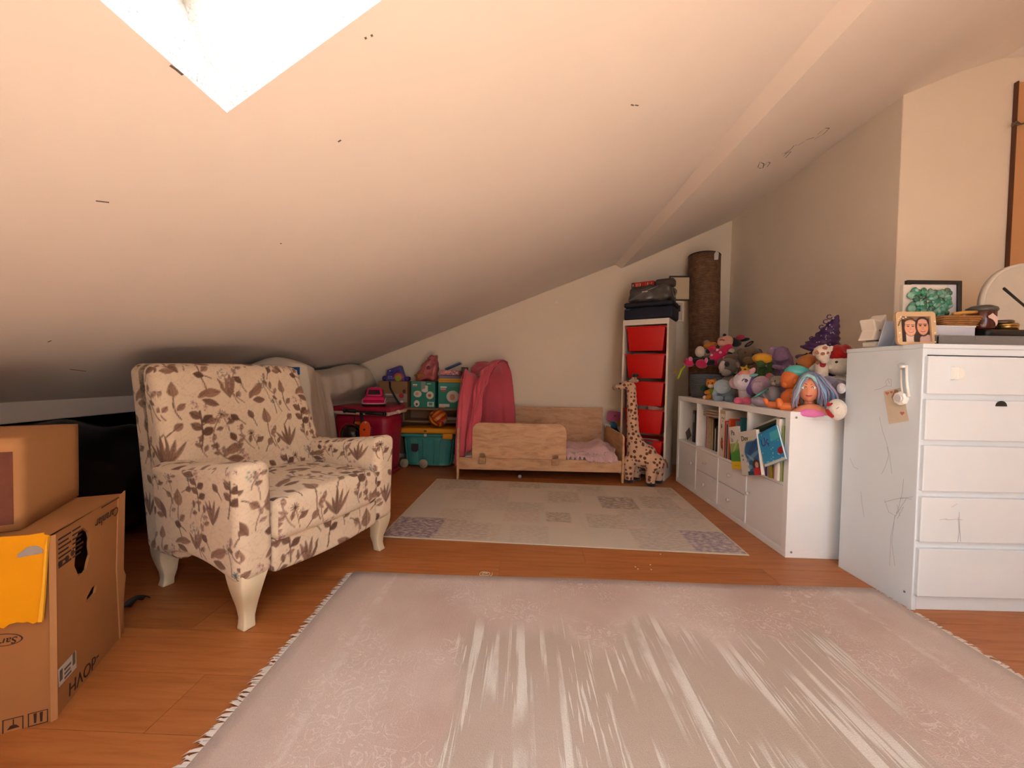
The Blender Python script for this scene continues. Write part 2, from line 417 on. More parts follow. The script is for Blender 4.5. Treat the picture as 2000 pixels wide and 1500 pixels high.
q_d = bpy.data.lights.new('added_door_portal', 'AREA'); q_d.shape = 'RECTANGLE'; q_d.size = DX1 - DX0; q_d.size_y = DZ1 - DZ0; q_d.cycles.is_portal = True
q_o = bpy.data.objects.new('added_door_portal', q_d); COL.objects.link(q_o); q_o.location = ((DX0 + DX1) / 2, Y0 - .11, (DZ0 + DZ1) / 2)
q_o.rotation_euler = (R(90), 0, 0)
for hole, cen in SKY:
    pt_d = bpy.data.lights.new('sky_portal', 'AREA'); pt_d.shape = 'RECTANGLE'; pt_d.size = 1.05; pt_d.size_y = 1.5; pt_d.cycles.is_portal = True
    pt = bpy.data.objects.new('sky_portal', pt_d); COL.objects.link(pt); pt.location = cen + nrm * 1.02
    pt.rotation_euler = (-nrm).to_track_quat('-Z', 'X').to_euler()
# downstand along the depth of the room, then the rising right part of the ceiling
rb = MB(); prof = [(XE, cz(XE)), (1.035, 2.085), (XR, 2.60), (2.5, 2.735), (2.74, 2.81), (X1, 2.83)]
rb.quad((prof[0][0], YB, prof[0][1]), (prof[1][0], YB, prof[1][1]), (prof[1][0], Y0, prof[1][1]), (prof[0][0], Y0, prof[0][1]))
tr = st(rb.build('trim_3', mat('beam_paint', '#f1e1d3', .85, bump=.05, bscale=25)))
rc = MB()
for (xa, za), (xb, zb) in zip(prof[1:], prof[2:]):
    rc.quad((xa, YB, za), (xb, YB, zb), (xb, Y0, zb), (xa, Y0, za))
rc.quad((XE, YB, 3.1), (X1, YB, 3.1), (X1, Y0, 3.1), (XE, Y0, 3.1))
rc_o = st(rc.build('ceiling_right', PAINT))
slab('wall_gable', [(XR - .2, YB + .1, 2.3), (X1, YB + .1, 2.3), (X1, YB + .1, 3.1), (XR - .2, YB + .1, 3.1)], PAINT2, .05)
# pencil scribbles and scuffs on the plaster
def ceil_pt(x, y): return onpl(x, y, (0, 0, CB), (-CA, 0, 1))
s2 = (2.60 - 2.085) / (XR - 1.035)
def ceilr_pt(x, y): return onpl(x, y, (1.035, 0, 2.085), (-s2, 0, 1))
for pts in ([(1480, 327), (1484, 316), (1492, 320), (1490, 328), (1482, 328)], [(1490, 326), (1500, 316), (1504, 318), (1498, 326)],
            [(1527, 301), (1540, 293), (1533, 300), (1545, 296), (1534, 308)], [(1530, 305), (1546, 290), (1551, 284), (1556, 283)],
            [(1558, 284), (1568, 278), (1575, 273), (1590, 268)], [(1597, 262), (1612, 250), (1620, 250), (1608, 262), (1590, 272)]):
    ribbon('scribble', [ceilr_pt(*p) for p in pts], .006, PENCIL, rc_o, (s2, 0, -1))
for pts in ([(1232, 204), (1238, 206)], [(1240, 205), (1247, 206)], [(660, 277), (666, 273)], [(712, 75), (716, 73)], [(724, 70), (728, 68)],
            [(187, 392), (213, 395)], [(1083, 590), (1088, 592)], [(547, 475), (550, 476)], [(93, 668), (100, 665)], [(136, 721), (168, 725)],
            [(332, 127), (345, 136), (357, 146)]):
    ribbon('scuff', [ceil_pt(*p) for p in pts], .005, PENCIL, ceil, (CA, 0, -1))
ribbon('scuff', [ony(1085, 588, YB), ony(1089, 593, YB)], .012, flat('#f7efe6'), bpy.data.objects['wall_back'], (0, -1, 0))
# ------------------------------------------------------------------ rugs
def rug_mat_field():
    """long-pile carpet: dusty pink damask border, worn beige centre with pale streaks along the depth"""
    mt = bpy.data.materials.new('pink_carpet'); mt.use_nodes = True; nt = mt.node_tree; b = nt.nodes['Principled BSDF']; N = nt.nodes.new; L = nt.links.new
    b.inputs['Roughness'].default_value = .95; b.inputs['Sheen Weight'].default_value = .15
    tc = N('ShaderNodeTexCoord'); P = tc.outputs['Object']
    sep = N('ShaderNodeSeparateXYZ'); L(P, sep.inputs[0])
    def noise_(scale, detail=5, st=None, dist=0.0, src=P):
        n = N('ShaderNodeTexNoise'); n.inputs['Scale'].default_value = scale; n.inputs['Detail'].default_value = detail; n.inputs['Distortion'].default_value = dist
        if st:
            mp = N('ShaderNodeMapping'); mp.inputs['Scale'].default_value = st; L(src, mp.inputs[0]); src = mp.outputs[0]
        L(src, n.inputs['Vector']); return n.outputs['Fac']
    def mr(v, a, b_, c=0.0, d=1.0, smooth=True):
        n = N('ShaderNodeMapRange'); n.interpolation_type = 'SMOOTHSTEP' if smooth else 'LINEAR'
        for i, q in enumerate((a, b_, c, d)): n.inputs[i + 1].default_value = q
        L(v, n.inputs[0]); return n.outputs[0]
    def mth(op, a, b_=None):
        n = N('ShaderNodeMath'); n.operation = op
        for i, q in enumerate((a, b_)):
            if q is None: continue
            if isinstance(q, (int, float)): n.inputs[i].default_value = q
            else: L(q, n.inputs[i])
        return n.outputs[0]
    def mix(f, a, b_):
        n = N('ShaderNodeMix'); n.data_type = 'RGBA'
        if isinstance(f, (int, float)): n.inputs[0].default_value = f
        else: L(f, n.inputs[0])
        for i, q in ((6, a), (7, b_)):
            if isinstance(q, str): n.inputs[i].default_value = lin(q)
            else: L(q, n.inputs[i])
        return n.outputs[2]
    # centre mask (ragged)
    rag = mth('MULTIPLY', mth('SUBTRACT', noise_(5, 4, (1, .5, 1)), .5), .5)
    dx = mth('ABSOLUTE', mth('SUBTRACT', sep.outputs[0], .42)); dx = mth('ADD', dx, rag)
    dy = mth('ADD', sep.outputs[1], rag)
    cen = mth('MULTIPLY', mr(dx, .66, .58), mr(dy, 1.42, 1.30))
    # curly damask scrolls in the border
    swirl = noise_(19, 1.5, None, 2.2); w1 = mth('ABSOLUTE', mth('SUBTRACT', swirl, .5)); scroll = mr(w1, .035, .012)
    patch = mr(noise_(3.2, 3), .43, .6); scroll = mth('MULTIPLY', scroll, patch)
    edge = mr(mth('ABSOLUTE', mth('SUBTRACT', sep.outputs[0], .415)), 1.02, 1.07)
    base = mix(mr(noise_(2.3, 4), .35, .65), '#c4a596', '#d3baac')
    base = mix(mth('MULTIPLY', scroll, .55), base, '#e6d7cb')
    bar = mr(mth('ABSOLUTE', mth('SUBTRACT', mth('ABSOLUTE', mth('SUBTRACT', sep.outputs[0], .415)), .98)), .022, .008)
    base = mix(mth('MULTIPLY', bar, mr(noise_(40, 4), .35, .65, 0, .5)), base, '#e2d2c6')
    base = mix(mth('MULTIPLY', edge, .7), base, '#c9b2a4')
    # worn centre
    stk = noise_(24, 7, (1, .035, 1), .3); stk2 = noise_(85, 4, (1, .05, 1)); hol = noise_(9, 6, (.7, .25, 1))
    s = mth('MULTIPLY', mr(stk, .53, .585), mr(hol, .38, .52)); s = mth('MAXIMUM', s, mth('MULTIPLY', mr(stk2, .57, .62), mr(hol, .42, .55)))
    ctr = mix(mr(noise_(1.7, 3), .35, .65), '#b8a390', '#c0aa9a')
    ctr = mix(mth('MULTIPLY', s, .85), ctr, '#e6dccf')
    col = mix(cen, base, ctr)
    col = mix(mr(noise_(300, 2), .3, .7, 0, .16), col, '#8a7569')
    L(col, b.inputs['Base Color'])
    bp = N('ShaderNodeBump'); bp.inputs['Strength'].default_value = .5; bp.inputs['Distance'].default_value = .006
    L(mth('ADD', noise_(420, 2), mth('MULTIPLY', s, .2)), bp.inputs['Height']); L(bp.outputs[0], b.inputs['Normal'])
    return mt
RX0, RX1, RY1, RY0 = -.763, 1.593, 1.736, -1.45
rg = root('rug', 'large dusty pink carpet with fringed ends and a worn streaky beige centre', 'rug', (0, 0, 0))
P, fs, d = rbox(RX1 - RX0, RY1 - RY0, .012, .005, .06)
P[:, 0] += (RX0 + RX1) / 2; P[:, 1] += (RY0 + RY1) / 2; P[:, 2] += .007
P[:, 1] += .004 * np.sin(P[:, 0] * 5) * (P[:, 1] > 1.7)
mesh_np('pile', P, fs, rug_mat_field(), rg)
FR = mat('fringe_yarn', '#ddd0c4', .95)
for side in (0, 1):
    fb = MB(); rr = random.Random(side)
    y = RY0
    while y < RY1 - .005:
        x = RX1 if side else RX0; s = 1 if side else -1
        ln = rr.uniform(.022, .042) if not (side and y > 1.56) else rr.uniform(.01, .018)
        dy = rr.uniform(-.014, .014); w = .0035; z = .0035 + (rr.uniform(0, .006))
        fb.add([(x, y - w, .009), (x, y + w, .009), (x + s * ln * .6, y + w + dy * .5, z + .002), (x + s * ln * .6, y - w + dy * .5, z + .002), (x + s * ln, y + dy, .0015)],
               [(0, 1, 2, 3), (3, 2, 4)]); y += rr.uniform(.006, .0085)
    tag(fb.build('fringe', FR, rg), kind='stuff')

# patchwork rug in front of the bed
def patch_fn(u, v):
    p = Paint(u, v, '#b5a48e'); rr = random.Random(5)
    xs = [0, .115, .235, .345, .47, .58, .70, .79, .88, 1.0]; ys = [0, .2, .40, .56, .74, .88, 1.0]
    for i in range(9):
        for j in range(6):
            g = rr.random(); c = ['#b8a791', '#ae9d8a', '#bba592', '#b09c86', '#b4a695', '#a99a86'][int(g * 6)]
            o = rr.uniform(-.02, .02); p.rect(xs[i] + o, xs[i + 1] + o, ys[j], ys[j + 1], c)
    for x0, x1, y0, y1, c, a in ((0, .15, 0, .245, '#7d6670', .95), (.15, .22, .0, .24, '#94806f', .5), (.06, .2, .78, .98, '#8f7f6e', .45), (.2, .33, .62, .84, '#b3958a', .7),
            (.32, .45, .86, .98, '#8e7f6d', .6), (.48, .6, .60, .82, '#97876f', .55), (.47, .55, .27, .42, '#8c7c68', .75), (.60, .72, .22, .42, '#93836f', .5), (.67, .80, .52, .74, '#83705f', .85),
            (.83, .95, .55, .78, '#8d7b6a', .5), (.87, 1, .0, .24, '#867480', .9), (.93, 1, .82, 1, '#a07d68', .55), (.72, .87, .0, .24, '#a3938b', .7), (.33, .45, .25, .45, '#b29483', .6),
            (.72, .98, .26, .5, '#a6968c', .55), (.60, .70, .84, .95, '#9a8672', .5), (.22, .30, .02, .22, '#a48c82', .6)):
        p.rect(x0, x1, y0, y1, c, a)
    return np.clip(p.c * 1.13, 0, 1)
r1 = root('rug', 'low flat patchwork rug in beige and mauve squares before the wooden bed', 'rug', (.245, 2.69, 0), R(-2.6))
me_ = mat('patchwork_weave', '#ffffff', .95, attr='Col', col2='#cdbfae', vscale=42, contrast=(.44, .62), stretch=(.7, 1.6, 1), bump=.3, bscale=300)
MB().box(-1.005, 1.005, -.605, .605, 0, .006).build('backing', flat('#cfc3ad', .9), r1, bevel=.002, seg=1)
panel_print('pile', 1.99, 1.192, 160, 96, patch_fn, r1, TR(-.995, -.596, .0068), me_)

# ------------------------------------------------------------------ floral armchair
def floral_tile(W=.40, H=.46, px=.0014):
    nx, ny = int(W / px), int(H / px); rr = random.Random(21)
    c = np.ones((ny, nx, 3)) * hexa('#e2ccb0'); gx, gy = np.meshgrid((np.arange(nx) + .5) * px, (np.arange(ny) + .5) * px)
    def wrap(x, y):
        dx = (gx - x + W / 2) % W - W / 2; dy = (gy - y + H / 2) % H - H / 2; return dx, dy
    def put(mk, col, a=1.0):
        nonlocal c; k = (np.clip(mk, 0, 1) * a)[..., None]; c = c * (1 - k) + hexa(col) * k
    def leaf(x, y, ang, ln, wd, col, vein='#5a3f33', a=.9, stripes=False, heart=False):
        dx, dy = wrap(x, y); ca, sa = math.cos(ang), math.sin(ang); t = (dx * ca + dy * sa) / ln; s = (-dx * sa + dy * ca)
        tt = np.clip(t, 0, 1)
        w = wd * (np.sin(np.pi * tt ** .62) if heart else np.sin(np.pi * tt) ** .85) * ((t > 0) & (t < 1))
        e = (w - np.abs(s)); put(e / .0016 + .3, col, a)
        half = (e > 0) & (s > 0); put(half.astype(float), vein, .16)
        put((.0011 - np.abs(s)) / .0008 * ((e > 0)), vein, .8)
        if stripes:
            k = np.abs(np.sin(s / np.maximum(w, 1e-4) * 5.5)); put((.28 - k) / .2 * (e > 0), vein, .75)
        else:
            k = np.abs(np.sin((t * ln - np.abs(s) * 1.1) / .0042)); put((.25 - k) / .25 * (e > .001), vein, .35)
        put((1 - np.abs(e) / .0011) * (w > 0), vein, .5)
    def stem(pts, w=.0019, col='#6b4c3d'):
        pts = [Vector((a, b, 0)) for a, b in pts]
        for i in range(24):
            t = i / 24; t2 = (i + 1) / 24
            q = lambda t: (1 - t) ** 2 * pts[0] + 2 * t * (1 - t) * pts[1] + t * t * pts[2]
            a, b = q(t), q(t2); dx, dy = wrap(a.x, a.y); ex, ey = b.x - a.x, b.y - a.y; L2 = ex * ex + ey * ey + 1e-9
            k = np.clip((dx * ex + dy * ey) / L2, 0, 1); put((w - np.hypot(dx - k * ex, dy - k * ey)) / .0008 + .3, col)
    def dots(x, y, r, n, col, rd=.0035):
        for i in range(n):
            a = 2 * math.pi * i / n + rr.random(); q = r * rr.uniform(.6, 1.05); dx, dy = wrap(x + q * math.cos(a), y + q * math.sin(a)); put((rd - np.hypot(dx, dy)) / .001 + .3, col, .9)
    def flower(x, y, r, n, col, mid='#5b4036', a=.9):
        dx, dy = wrap(x, y); rad = np.hypot(dx, dy); th = np.arctan2(dy, dx); put((r * (.62 + .38 * np.cos(n * th)) - rad) / .0012 + .3, col, a); put((r * .3 - rad) / .001, mid, .9)
    B1, B2, B3, PK, TL = '#7d5946', '#9a745c', '#63412f', '#b98f8c', '#4c6a68'
    up = math.pi / 2
    # lantern leaf on a long stem
    def lantern(x, y, s=1):
        stem([(x + .01, y - .09 * s), (x - .012, y - .04), (x, y)]); leaf(x, y + .0, up, .056 * s, .019 * s, '#9c765c', '#5d4034', .85, stripes=True, heart=True)
        leaf(x + .002, y - .045, up - .9, .035, .009, B2)
    def blades(x, y, n=5, s=1.0, col=B1):
        for i in range(n):
            a = up + (i - (n - 1) / 2) * .32 + rr.uniform(-.06, .06); leaf(x + rr.uniform(-.004, .004), y, a, s * rr.uniform(.06, .095), s * .0065, rr.choice([col, B2, '#8f6a54']))
    def branch(x, y, s=1.0, lean=.0):
        stem([(x, y), (x + .01 + lean, y + .05 * s), (x + lean * 2, y + .11 * s)], .0024, '#5a3d31')
        for t, sg in ((.35, 1), (.5, -1), (.68, 1), (.8, -1)):
            px_, py_ = x + lean * 2 * t + .008 * math.sin(t * 3), y + .11 * s * t; a = up - sg * 1.0
            leaf(px_, py_, a, .036 * s, .012 * s, B3 if sg > 0 else B1, '#3f2a22')
        for k in range(3): flower(x + lean * 2 + rr.uniform(-.025, .025), y + .11 * s + rr.uniform(0, .03), .009, 5, PK, '#8c5d5a', .85)
        dots(x + lean * 2, y + .12 * s, .022, 4, B2, .003)
    def daisy(x, y):
        stem([(x + .015, y - .06), (x + .012, y - .03), (x, y)], .0016, '#7d5c4c'); flower(x, y, .016, 11, B1, '#4b342b'); flower(x + .022, y - .018, .012, 9, B2); leaf(x + .012, y - .035, .5, .035, .008, B1)
    def umbel(x, y, col='#8d8f86'):
        stem([(x + .02, y - .07), (x + .018, y - .03), (x, y)], .0016, '#8a7462'); dots(x, y, .017, 9, col, .0036); dots(x, y, .008, 4, '#5e4a40', .002)
    def bigleaf(x, y, a):
        leaf(x, y, a, .07, .015, '#997058', '#6a4a3d'); leaf(x + .004, y - .018, a - .5, .055, .012, B1); leaf(x - .006, y - .012, a + .5, .04, .009, B2)
    lantern(.06, .10); lantern(.26, .33, 1.1); lantern(.17, .21, .8)
    blades(.13, .005, 5); blades(.34, .20, 4, .95, B2); blades(.02, .30, 4, .9)
    branch(.22, .04, 1.1, .008); branch(.36, .33, 1.0, -.008); branch(.09, .33, .95, .006)
    daisy(.30, .145); daisy(.145, .425); daisy(.385, .07)
    umbel(.08, .245); umbel(.33, .275, '#a39a8c'); umbel(.21, .44, '#97a09a')
    bigleaf(.285, .015, .35); bigleaf(.19, .30, 2.6); bigleaf(.015, .205, .5); bigleaf(.245, .215, .1)
    for x, y in ((.11, .18), (.315, .435)):
        flower(x, y, .011, 7, TL, '#2f4443'); stem([(x, y), (x + .006, y - .03), (x + .002, y - .05)], .0016)
    for x, y, a in ((.155, .105, .6), (.05, .40, 2.3), (.355, .12, 2.5), (.25, .12, .3), (.2, .37, 5.6), (.33, .05, 2.0), (.04, .02, .8), (.3, .39, .4), (.12, .28, 1.0), (.39, .24, 2.2), (.005, .12, 1.9), (.27, .27, 2.9)):
        leaf(x, y, a, .034, .011, rr.choice([B1, B3, B2]), '#47302a')
        stem([(x, y), (x - .012 * math.cos(a), y - .012 * math.sin(a)), (x - .022 * math.cos(a), y - .022 * math.sin(a) - .005)], .0016)
    for i in range(16):      # loose sprigs filling the ground
        x, y, a = rr.random() * W, rr.random() * H, up + rr.uniform(-.7, .7); ln = rr.uniform(.05, .085)
        ex_, ey_ = x + ln * math.cos(a), y + ln * math.sin(a); stem([(x, y), (x + .5 * ln * math.cos(a + .4), y + .5 * ln * math.sin(a + .4)), (ex_, ey_)], .0016, '#8a6757')
        for k in range(3):
            t = .3 + .3 * k; leaf(x + t * ln * math.cos(a), y + t * ln * math.sin(a), a + (.75 if k % 2 else -.75), .024, .0065, rr.choice([B2, '#b18f80', B1]), '#5a4035', .8)
        dots(ex_, ey_, .011, 4, rr.choice([PK, B2]), .003)
    c = np.where(c <= .04045, c / 12.92, ((c + .055) / 1.055) ** 2.4)
    return c, W, H, px
TILE = floral_tile()
def floral(P, d, off=(0, 0)):
    c, W, H, px = TILE; P = np.asarray(P); a = np.abs(d)
    u = np.where((a[:, 0] >= a[:, 1]) & (a[:, 0] >= a[:, 2]), P[:, 1], P[:, 0]); v = P[:, 2].copy()
    topm = (a[:, 2] > a[:, 0]) & (a[:, 2] > a[:, 1]); u = np.where(topm, P[:, 1], u); v = np.where(topm, P[:, 2] - (P[:, 0] - .06), v)
    u, v = u + off[0], v + off[1]
    u, v = u / 1.32, v / 1.32
    fx, fy = (u % W) / px - .5, (v % H) / px - .5; ny, nx = c.shape[:2]
    x0, y0 = np.floor(fx).astype(int), np.floor(fy).astype(int); tx, ty = (fx - x0)[:, None], (fy - y0)[:, None]
    g = lambda y, x: c[y % ny, x % nx]
    return (g(y0, x0) * (1 - tx) + g(y0, x0 + 1) * tx) * (1 - ty) + (g(y0 + 1, x0) * (1 - tx) + g(y0 + 1, x0 + 1) * tx) * ty
FAB = mat('floral_linen', '#ffffff', .92, attr='Col', bump=.12, bscale=700, sheen=.1)
chair = root('armchair', 'cream armchair with brown leaf and flower print on curved cream legs', 'armchair', (-.862, 1.688, 0), R(-22))
STEP = .0042
def upholstery(name, x0, x1, y0, y1, z0, z1, r, fn, off):
    P, fs, d = rbox(x1 - x0, y1 - y0, z1 - z0, r, STEP)
    P = P + np.array([(x0 + x1) / 2, (y0 + y1) / 2, (z0 + z1) / 2]); Q = fn(P.copy()) if fn else P
    return mesh_np(name, Q, fs, FAB, chair, True, floral(P, d, off))
def f_back(P):
    z = P[:, 2]; t = np.clip((z - .2) / .75, 0, 1); P = P.copy()
    P[:, 0] -= .15 * t + .02 * t * t                                  # recline
    front = P[:, 0] > -.48 - .15 * t
    P[:, 1] *= np.where(P[:, 1] > 0, 1 - .22 * t, 1 - .03 * t)
    k = np.clip((z - .45) / .45, 0, 1)
    P[:, 0] += np.where(front, -.045 * k, 0)                          # thinner towards the top
    P[:, 0] += np.where(front, .02 * np.cos(P[:, 1] * 4) * (1 - k), 0)
    P[:, 2] += np.where(z > .85, .012 * np.cos(P[:, 1] * 3.6), 0)
    return P
upholstery('backrest', -.60, -.355, -.395, .375, .165, .95, .045, f_back, (.03, .07))
def f_arm(s):
    def f(P):
        P = P.copy(); x, z = P[:, 0].copy(), P[:, 2].copy(); up = np.clip((z - .45) / .15, 0, 1); lo = np.clip((.32 - z) / .14, 0, 1)
        P[:, 2] += up * (-.055 * np.clip((.05 - x) / .4, 0, 1) ** .8)                   # arm dips towards the back
        P[:, 2] += lo * .045 * np.sin(np.pi * np.clip((x + .5) / .52, 0, 1))              # arched lower edge
        out = np.clip((z - .3) / .3, 0, 1); P[:, 1] += s * .012 * out
        return P
    return f
upholstery('armrest', -.50, .062, -.415, -.282, .175, .612, .042, f_arm(-1), (.11, .02))
upholstery('armrest', -.50, .062, .240, .368, .175, .612, .042, f_arm(1), (.25, .13))
def f_seat(P):
    P = P.copy(); z = P[:, 2]; x, y = P[:, 0], P[:, 1]; t = np.clip((z - .36) / .08, 0, 1)
    P[:, 2] += t * (.022 * np.cos((y + .02) * 5.2) * np.cos((x + .2) * 3)); P[:, 0] += .012 * np.cos((y + .02) * 5.5) * (x > 0)
    return P
upholstery('seat_cushion', -.47, .075, -.288, .246, .285, .445, .04, f_seat, (.2, .3))
def f_rail(P):
    P = P.copy(); lo = P[:, 2] < .22; P[:, 2] += lo * (-.018 * np.cos((P[:, 1] + .02) * 5.6)); return P
upholstery('front_rail', -.42, .060, -.29, .248, .172, .30, .02, f_rail, (.17, .24))
CREAM = mat('cream_lacquer', '#e9d8b6', .35, var=.06, vscale=14)
def cab_leg(x, y, h, fx, fy, w):
    mb = MB(); lv = 12; vs_ = []
    for i in range(lv + 1):
        t = i / lv; z = h * (1 - t)
        half = w * (1 - t) ** 1.3 * .62 + .0165 + .006 * max(0, (t - .85) / .15)
        k = math.sin(t * math.pi * .95); ox = fx * (.035 * k * (1 - t) + .022 * max(0, t - .65) / .35); oy = fy * (.03 * k * (1 - t) + .018 * max(0, t - .65) / .35)
        for sx, sy in ((-1, -1), (1, -1), (1, 1), (-1, 1)): vs_.append((x + ox + sx * half, y + oy + sy * half, z))
    fs = [(4 * i + k, 4 * i + (k + 1) % 4, 4 * i + 4 + (k + 1) % 4, 4 * i + 4 + k) for i in range(lv) for k in range(4)]
    fs += [(3, 2, 1, 0), tuple(4 * lv + k for k in range(4))]
    mb.add(vs_, [f[::-1] for f in fs]); return mb.build('leg', CREAM, chair, bevel=.006, smooth=True)
cab_leg(-.005, -.345, .225, 1, -1, .062); cab_leg(-.015, .305, .225, 1, 1, .062)
cab_leg(-.555, -.325, .19, -1, -.3, .055); cab_leg(-.555, .305, .19, -1, .3, .055)
# ------------------------------------------------------------------ cardboard boxes by the armchair
CARD = mat('cardboard', '#a9713f', .85, var=.1, vscale=5, bump=.05, bscale=40)
CARD2 = mat('cardboard_pale', '#b98352', .85, var=.08, vscale=5, bump=.05, bscale=40)
INK = mat('box_ink', '#3a1d12', .8)
P0 = Vector((-1.218, .96, 0)); D1 = Vector((-.45, .893, 0)).normalized(); D2 = Vector((-.893, -.45, 0)).normalized(); BH = .494
NR = Vector((.893, .45, 0)); NL = -D1
MR_ = frame(P0, D1, (0, 0, 1)); ML_ = frame(P0, D2, (0, 0, 1))      # face frames: x along the face, y up
inv = lambda M, p: M.inverted() @ p
def rp(x, y): q = inv(MR_, onpl(x, y, P0, NR)); return (q.x, q.y)
def lp(x, y): q = inv(ML_, onpl(x, y, P0, NL)); return (q.x, q.y)
bx = root('cardboard_box', 'large open-holed brown cardboard box under a smaller box, yellow sheet taped on', 'box', P0)
def sub(M): return Matrix.Translation(-P0) @ M
W1, W2, T = .372, .52, .006
def jag(cx, cy, rx, ry, n, seed, tilt=0):
    rr = random.Random(seed); out = []
    for i in range(n):
        a = 2 * math.pi * i / n; k = rr.uniform(.9, 1.1); x, y = rx * k * math.cos(a), ry * k * math.sin(a)
        out.append((cx + x * math.cos(tilt) - y * math.sin(tilt), cy + x * math.sin(tilt) + y * math.cos(tilt)))
    return out
h1c = rp(161, 1077); h1r = rp(176, 1077); h1t = rp(161, 1031)
hole1 = jag(h1c[0], h1c[1], abs(h1r[0] - h1c[0]), abs(h1t[1] - h1c[1]), 18, 1)
hole2 = [rp(*q) for q in ((170, 1166), (168, 1178), (186, 1158), (190, 1140), (180, 1147))]
MB().prism([(0, 0), (W1, 0), (W1, BH), (0, BH)], -T, 0, holes=[hole1, hole2]).build('panel', CARD, bx, matrix=sub(MR_))
MB().prism([(0, 0), (W2, 0), (W2, BH), (0, BH)], 0, T).build('panel', CARD, bx, matrix=sub(ML_))
MB().box(0, W1, 0, BH, -T, 0).build('panel', CARD, bx, matrix=sub(frame(P0 + D2 * W2, D1, (0, 0, 1))))
MB().box(0, W2, 0, BH, 0, T).build('panel', CARD, bx, matrix=sub(frame(P0 + D1 * W1, D2, (0, 0, 1))))
MB().box(0, W1, 0, W2 / 2 - .002, 0, T).build('flap', CARD, bx, matrix=sub(frame(P0 + Vector((0, 0, BH)), D1, D2) @ TR(0, 0, -T)))
MB().box(0, W1, W2 / 2 + .002, W2, 0, T).build('flap', CARD, bx, matrix=sub(frame(P0 + Vector((0, 0, BH)), D1, D2) @ TR(0, 0, -T)))
MB().box(.006, W1 - .006, .006, W2 - .006, 0, T).build('base', CARD, bx, matrix=sub(frame(P0, D1, D2)))
MB().prism([(W1 - .03, 0), (W1 + .012, .2), (W1 - .004, .23), (W1 + .012, BH + .008), (W1 - .035, BH - .004), (W1 - .05, .25)], .0005, .004).build('torn_edge', CARD2, bx, matrix=sub(MR_))
MB().box(-.007, .006, 0, BH, -.0006, .0014).build('corner_crease', CARD2, bx, matrix=sub(frame(P0, (D1 - D2), (0, 0, 1))))
def on_r(x, y, lift=.0008): q = rp(x, y); return sub(MR_) @ TR(q[0], q[1], lift)
text('-dOVH', .052, INK, bx, on_r(193, 1272) @ TR(rz=math.pi - .06), shear=.0)
q = rp(206, 1040)
text('Caranlar', .040, INK, bx, on_r(228, 988, .0045) @ TR(rz=math.pi), shear=.15)
MB().box(-.11, 0, .004, .0075, 0, .0008).build('print_line', INK, bx, matrix=on_r(229, 975, .0042))
q0 = rp(112, 1112)
for i in range(7):
    MB().box(0, .055 - .012 * (i % 2), i * .0125, i * .0125 + .0045, 0, .0006).build('print_line', INK, bx, matrix=sub(MR_) @ TR(q0[0] + .004, q0[1], .0006))
    MB().box(.062, .10 + .006 * (i % 3), i * .0125, i * .0125 + .0045, 0, .0006).build('print_line', INK, bx, matrix=sub(MR_) @ TR(q0[0] + .004, q0[1], .0006))
for k, (x, y) in enumerate(((117, 1101), (130, 1091), (141, 1080))):
    MB().lathe([(.009, 0), (.009, .0006)], 6).build('print_mark', INK, bx, matrix=on_r(x, y))
sq = [rp(*p) for p in ((112, 1309), (147, 1271), (148, 1304), (114, 1343))]
stk = MB().prism(sq, .0006, .0016).build('sticker', flat('#cbbfb2'), bx, matrix=sub(MR_))
ctr = np.mean(sq, axis=0)
for dx, dy, w, h in ((-.035, -.012, .012, .03), (.022, -.008, .012, .034), (-.015, -.02, .03, .006), (-.015, -.008, .026, .006), (-.015, .004, .03, .006)):
    MB().box(ctr[0] + dx, ctr[0] + dx + w, ctr[1] + dy, ctr[1] + dy + h, .0016, .002).build('sticker_print', flat('#5f5650'), stk)
def on_l(x, y, lift=-.0008): q = lp(x, y); return sub(ML_) @ TR(q[0], q[1], lift) @ Matrix.Rotation(math.pi, 4, 'Y')
# pictograms and oval mark on the front face (its outward side is -z of ML_)
def lrect(name, pts, lo, hi, mt): return MB().prism([lp(*p) for p in pts], -hi, -lo).build(name, mt, bx, matrix=sub(ML_))
def lframe(pts, w):
    c = [lp(*p) for p in pts]; m_ = np.mean(c, axis=0); inn = [tuple(np.array(p) * (1 - w) + m_ * w) for p in c]
    return MB().prism(c, -.0012, -.0004, holes=[inn]).build('pictogram', INK, bx, matrix=sub(ML_))
lframe(((5, 1407), (46, 1397), (46, 1425), (5, 1434)), .09); lframe(((55, 1394), (94, 1384), (94, 1409), (55, 1420)), .09)
lrect('pictogram', ((14, 1426), (20, 1418), (26, 1415), (32, 1415), (38, 1419)), .0004, .0012, INK)
lrect('pictogram', ((25.5, 1405), (27.5, 1404), (27.5, 1416), (25.5, 1416)), .0004, .0012, INK)
lrect('pictogram', ((66, 1394), (72, 1392), (71, 1411), (67, 1412)), .0004, .0012, INK); lrect('pictogram', ((78, 1391), (84, 1389), (83, 1408), (79, 1409)), .0004, .0012, INK)
ov = lambda cx, cy, rx, ry: [(cx + rx * math.cos(a) , cy + ry * math.sin(a) - .10 * rx * math.cos(a)) for a in [2 * math.pi * i / 24 for i in range(24)]]
c_o = [lp(*p) for p in ov(5, 1250, 40, 12)]; m_ = np.mean(c_o, axis=0)
MB().prism(c_o, -.0012, -.0004, holes=[[tuple(np.array(p) * .93 + m_ * .07) for p in c_o]]).build('oval_mark', INK, bx, matrix=sub(ML_))
q = lp(36, 1242); text('Sarma', .024, INK, bx, sub(ML_) @ TR(q[0], q[1] , -.001) @ Matrix.Rotation(math.pi, 4, 'Y') @ TR(rz=math.pi - .02), shear=.2)
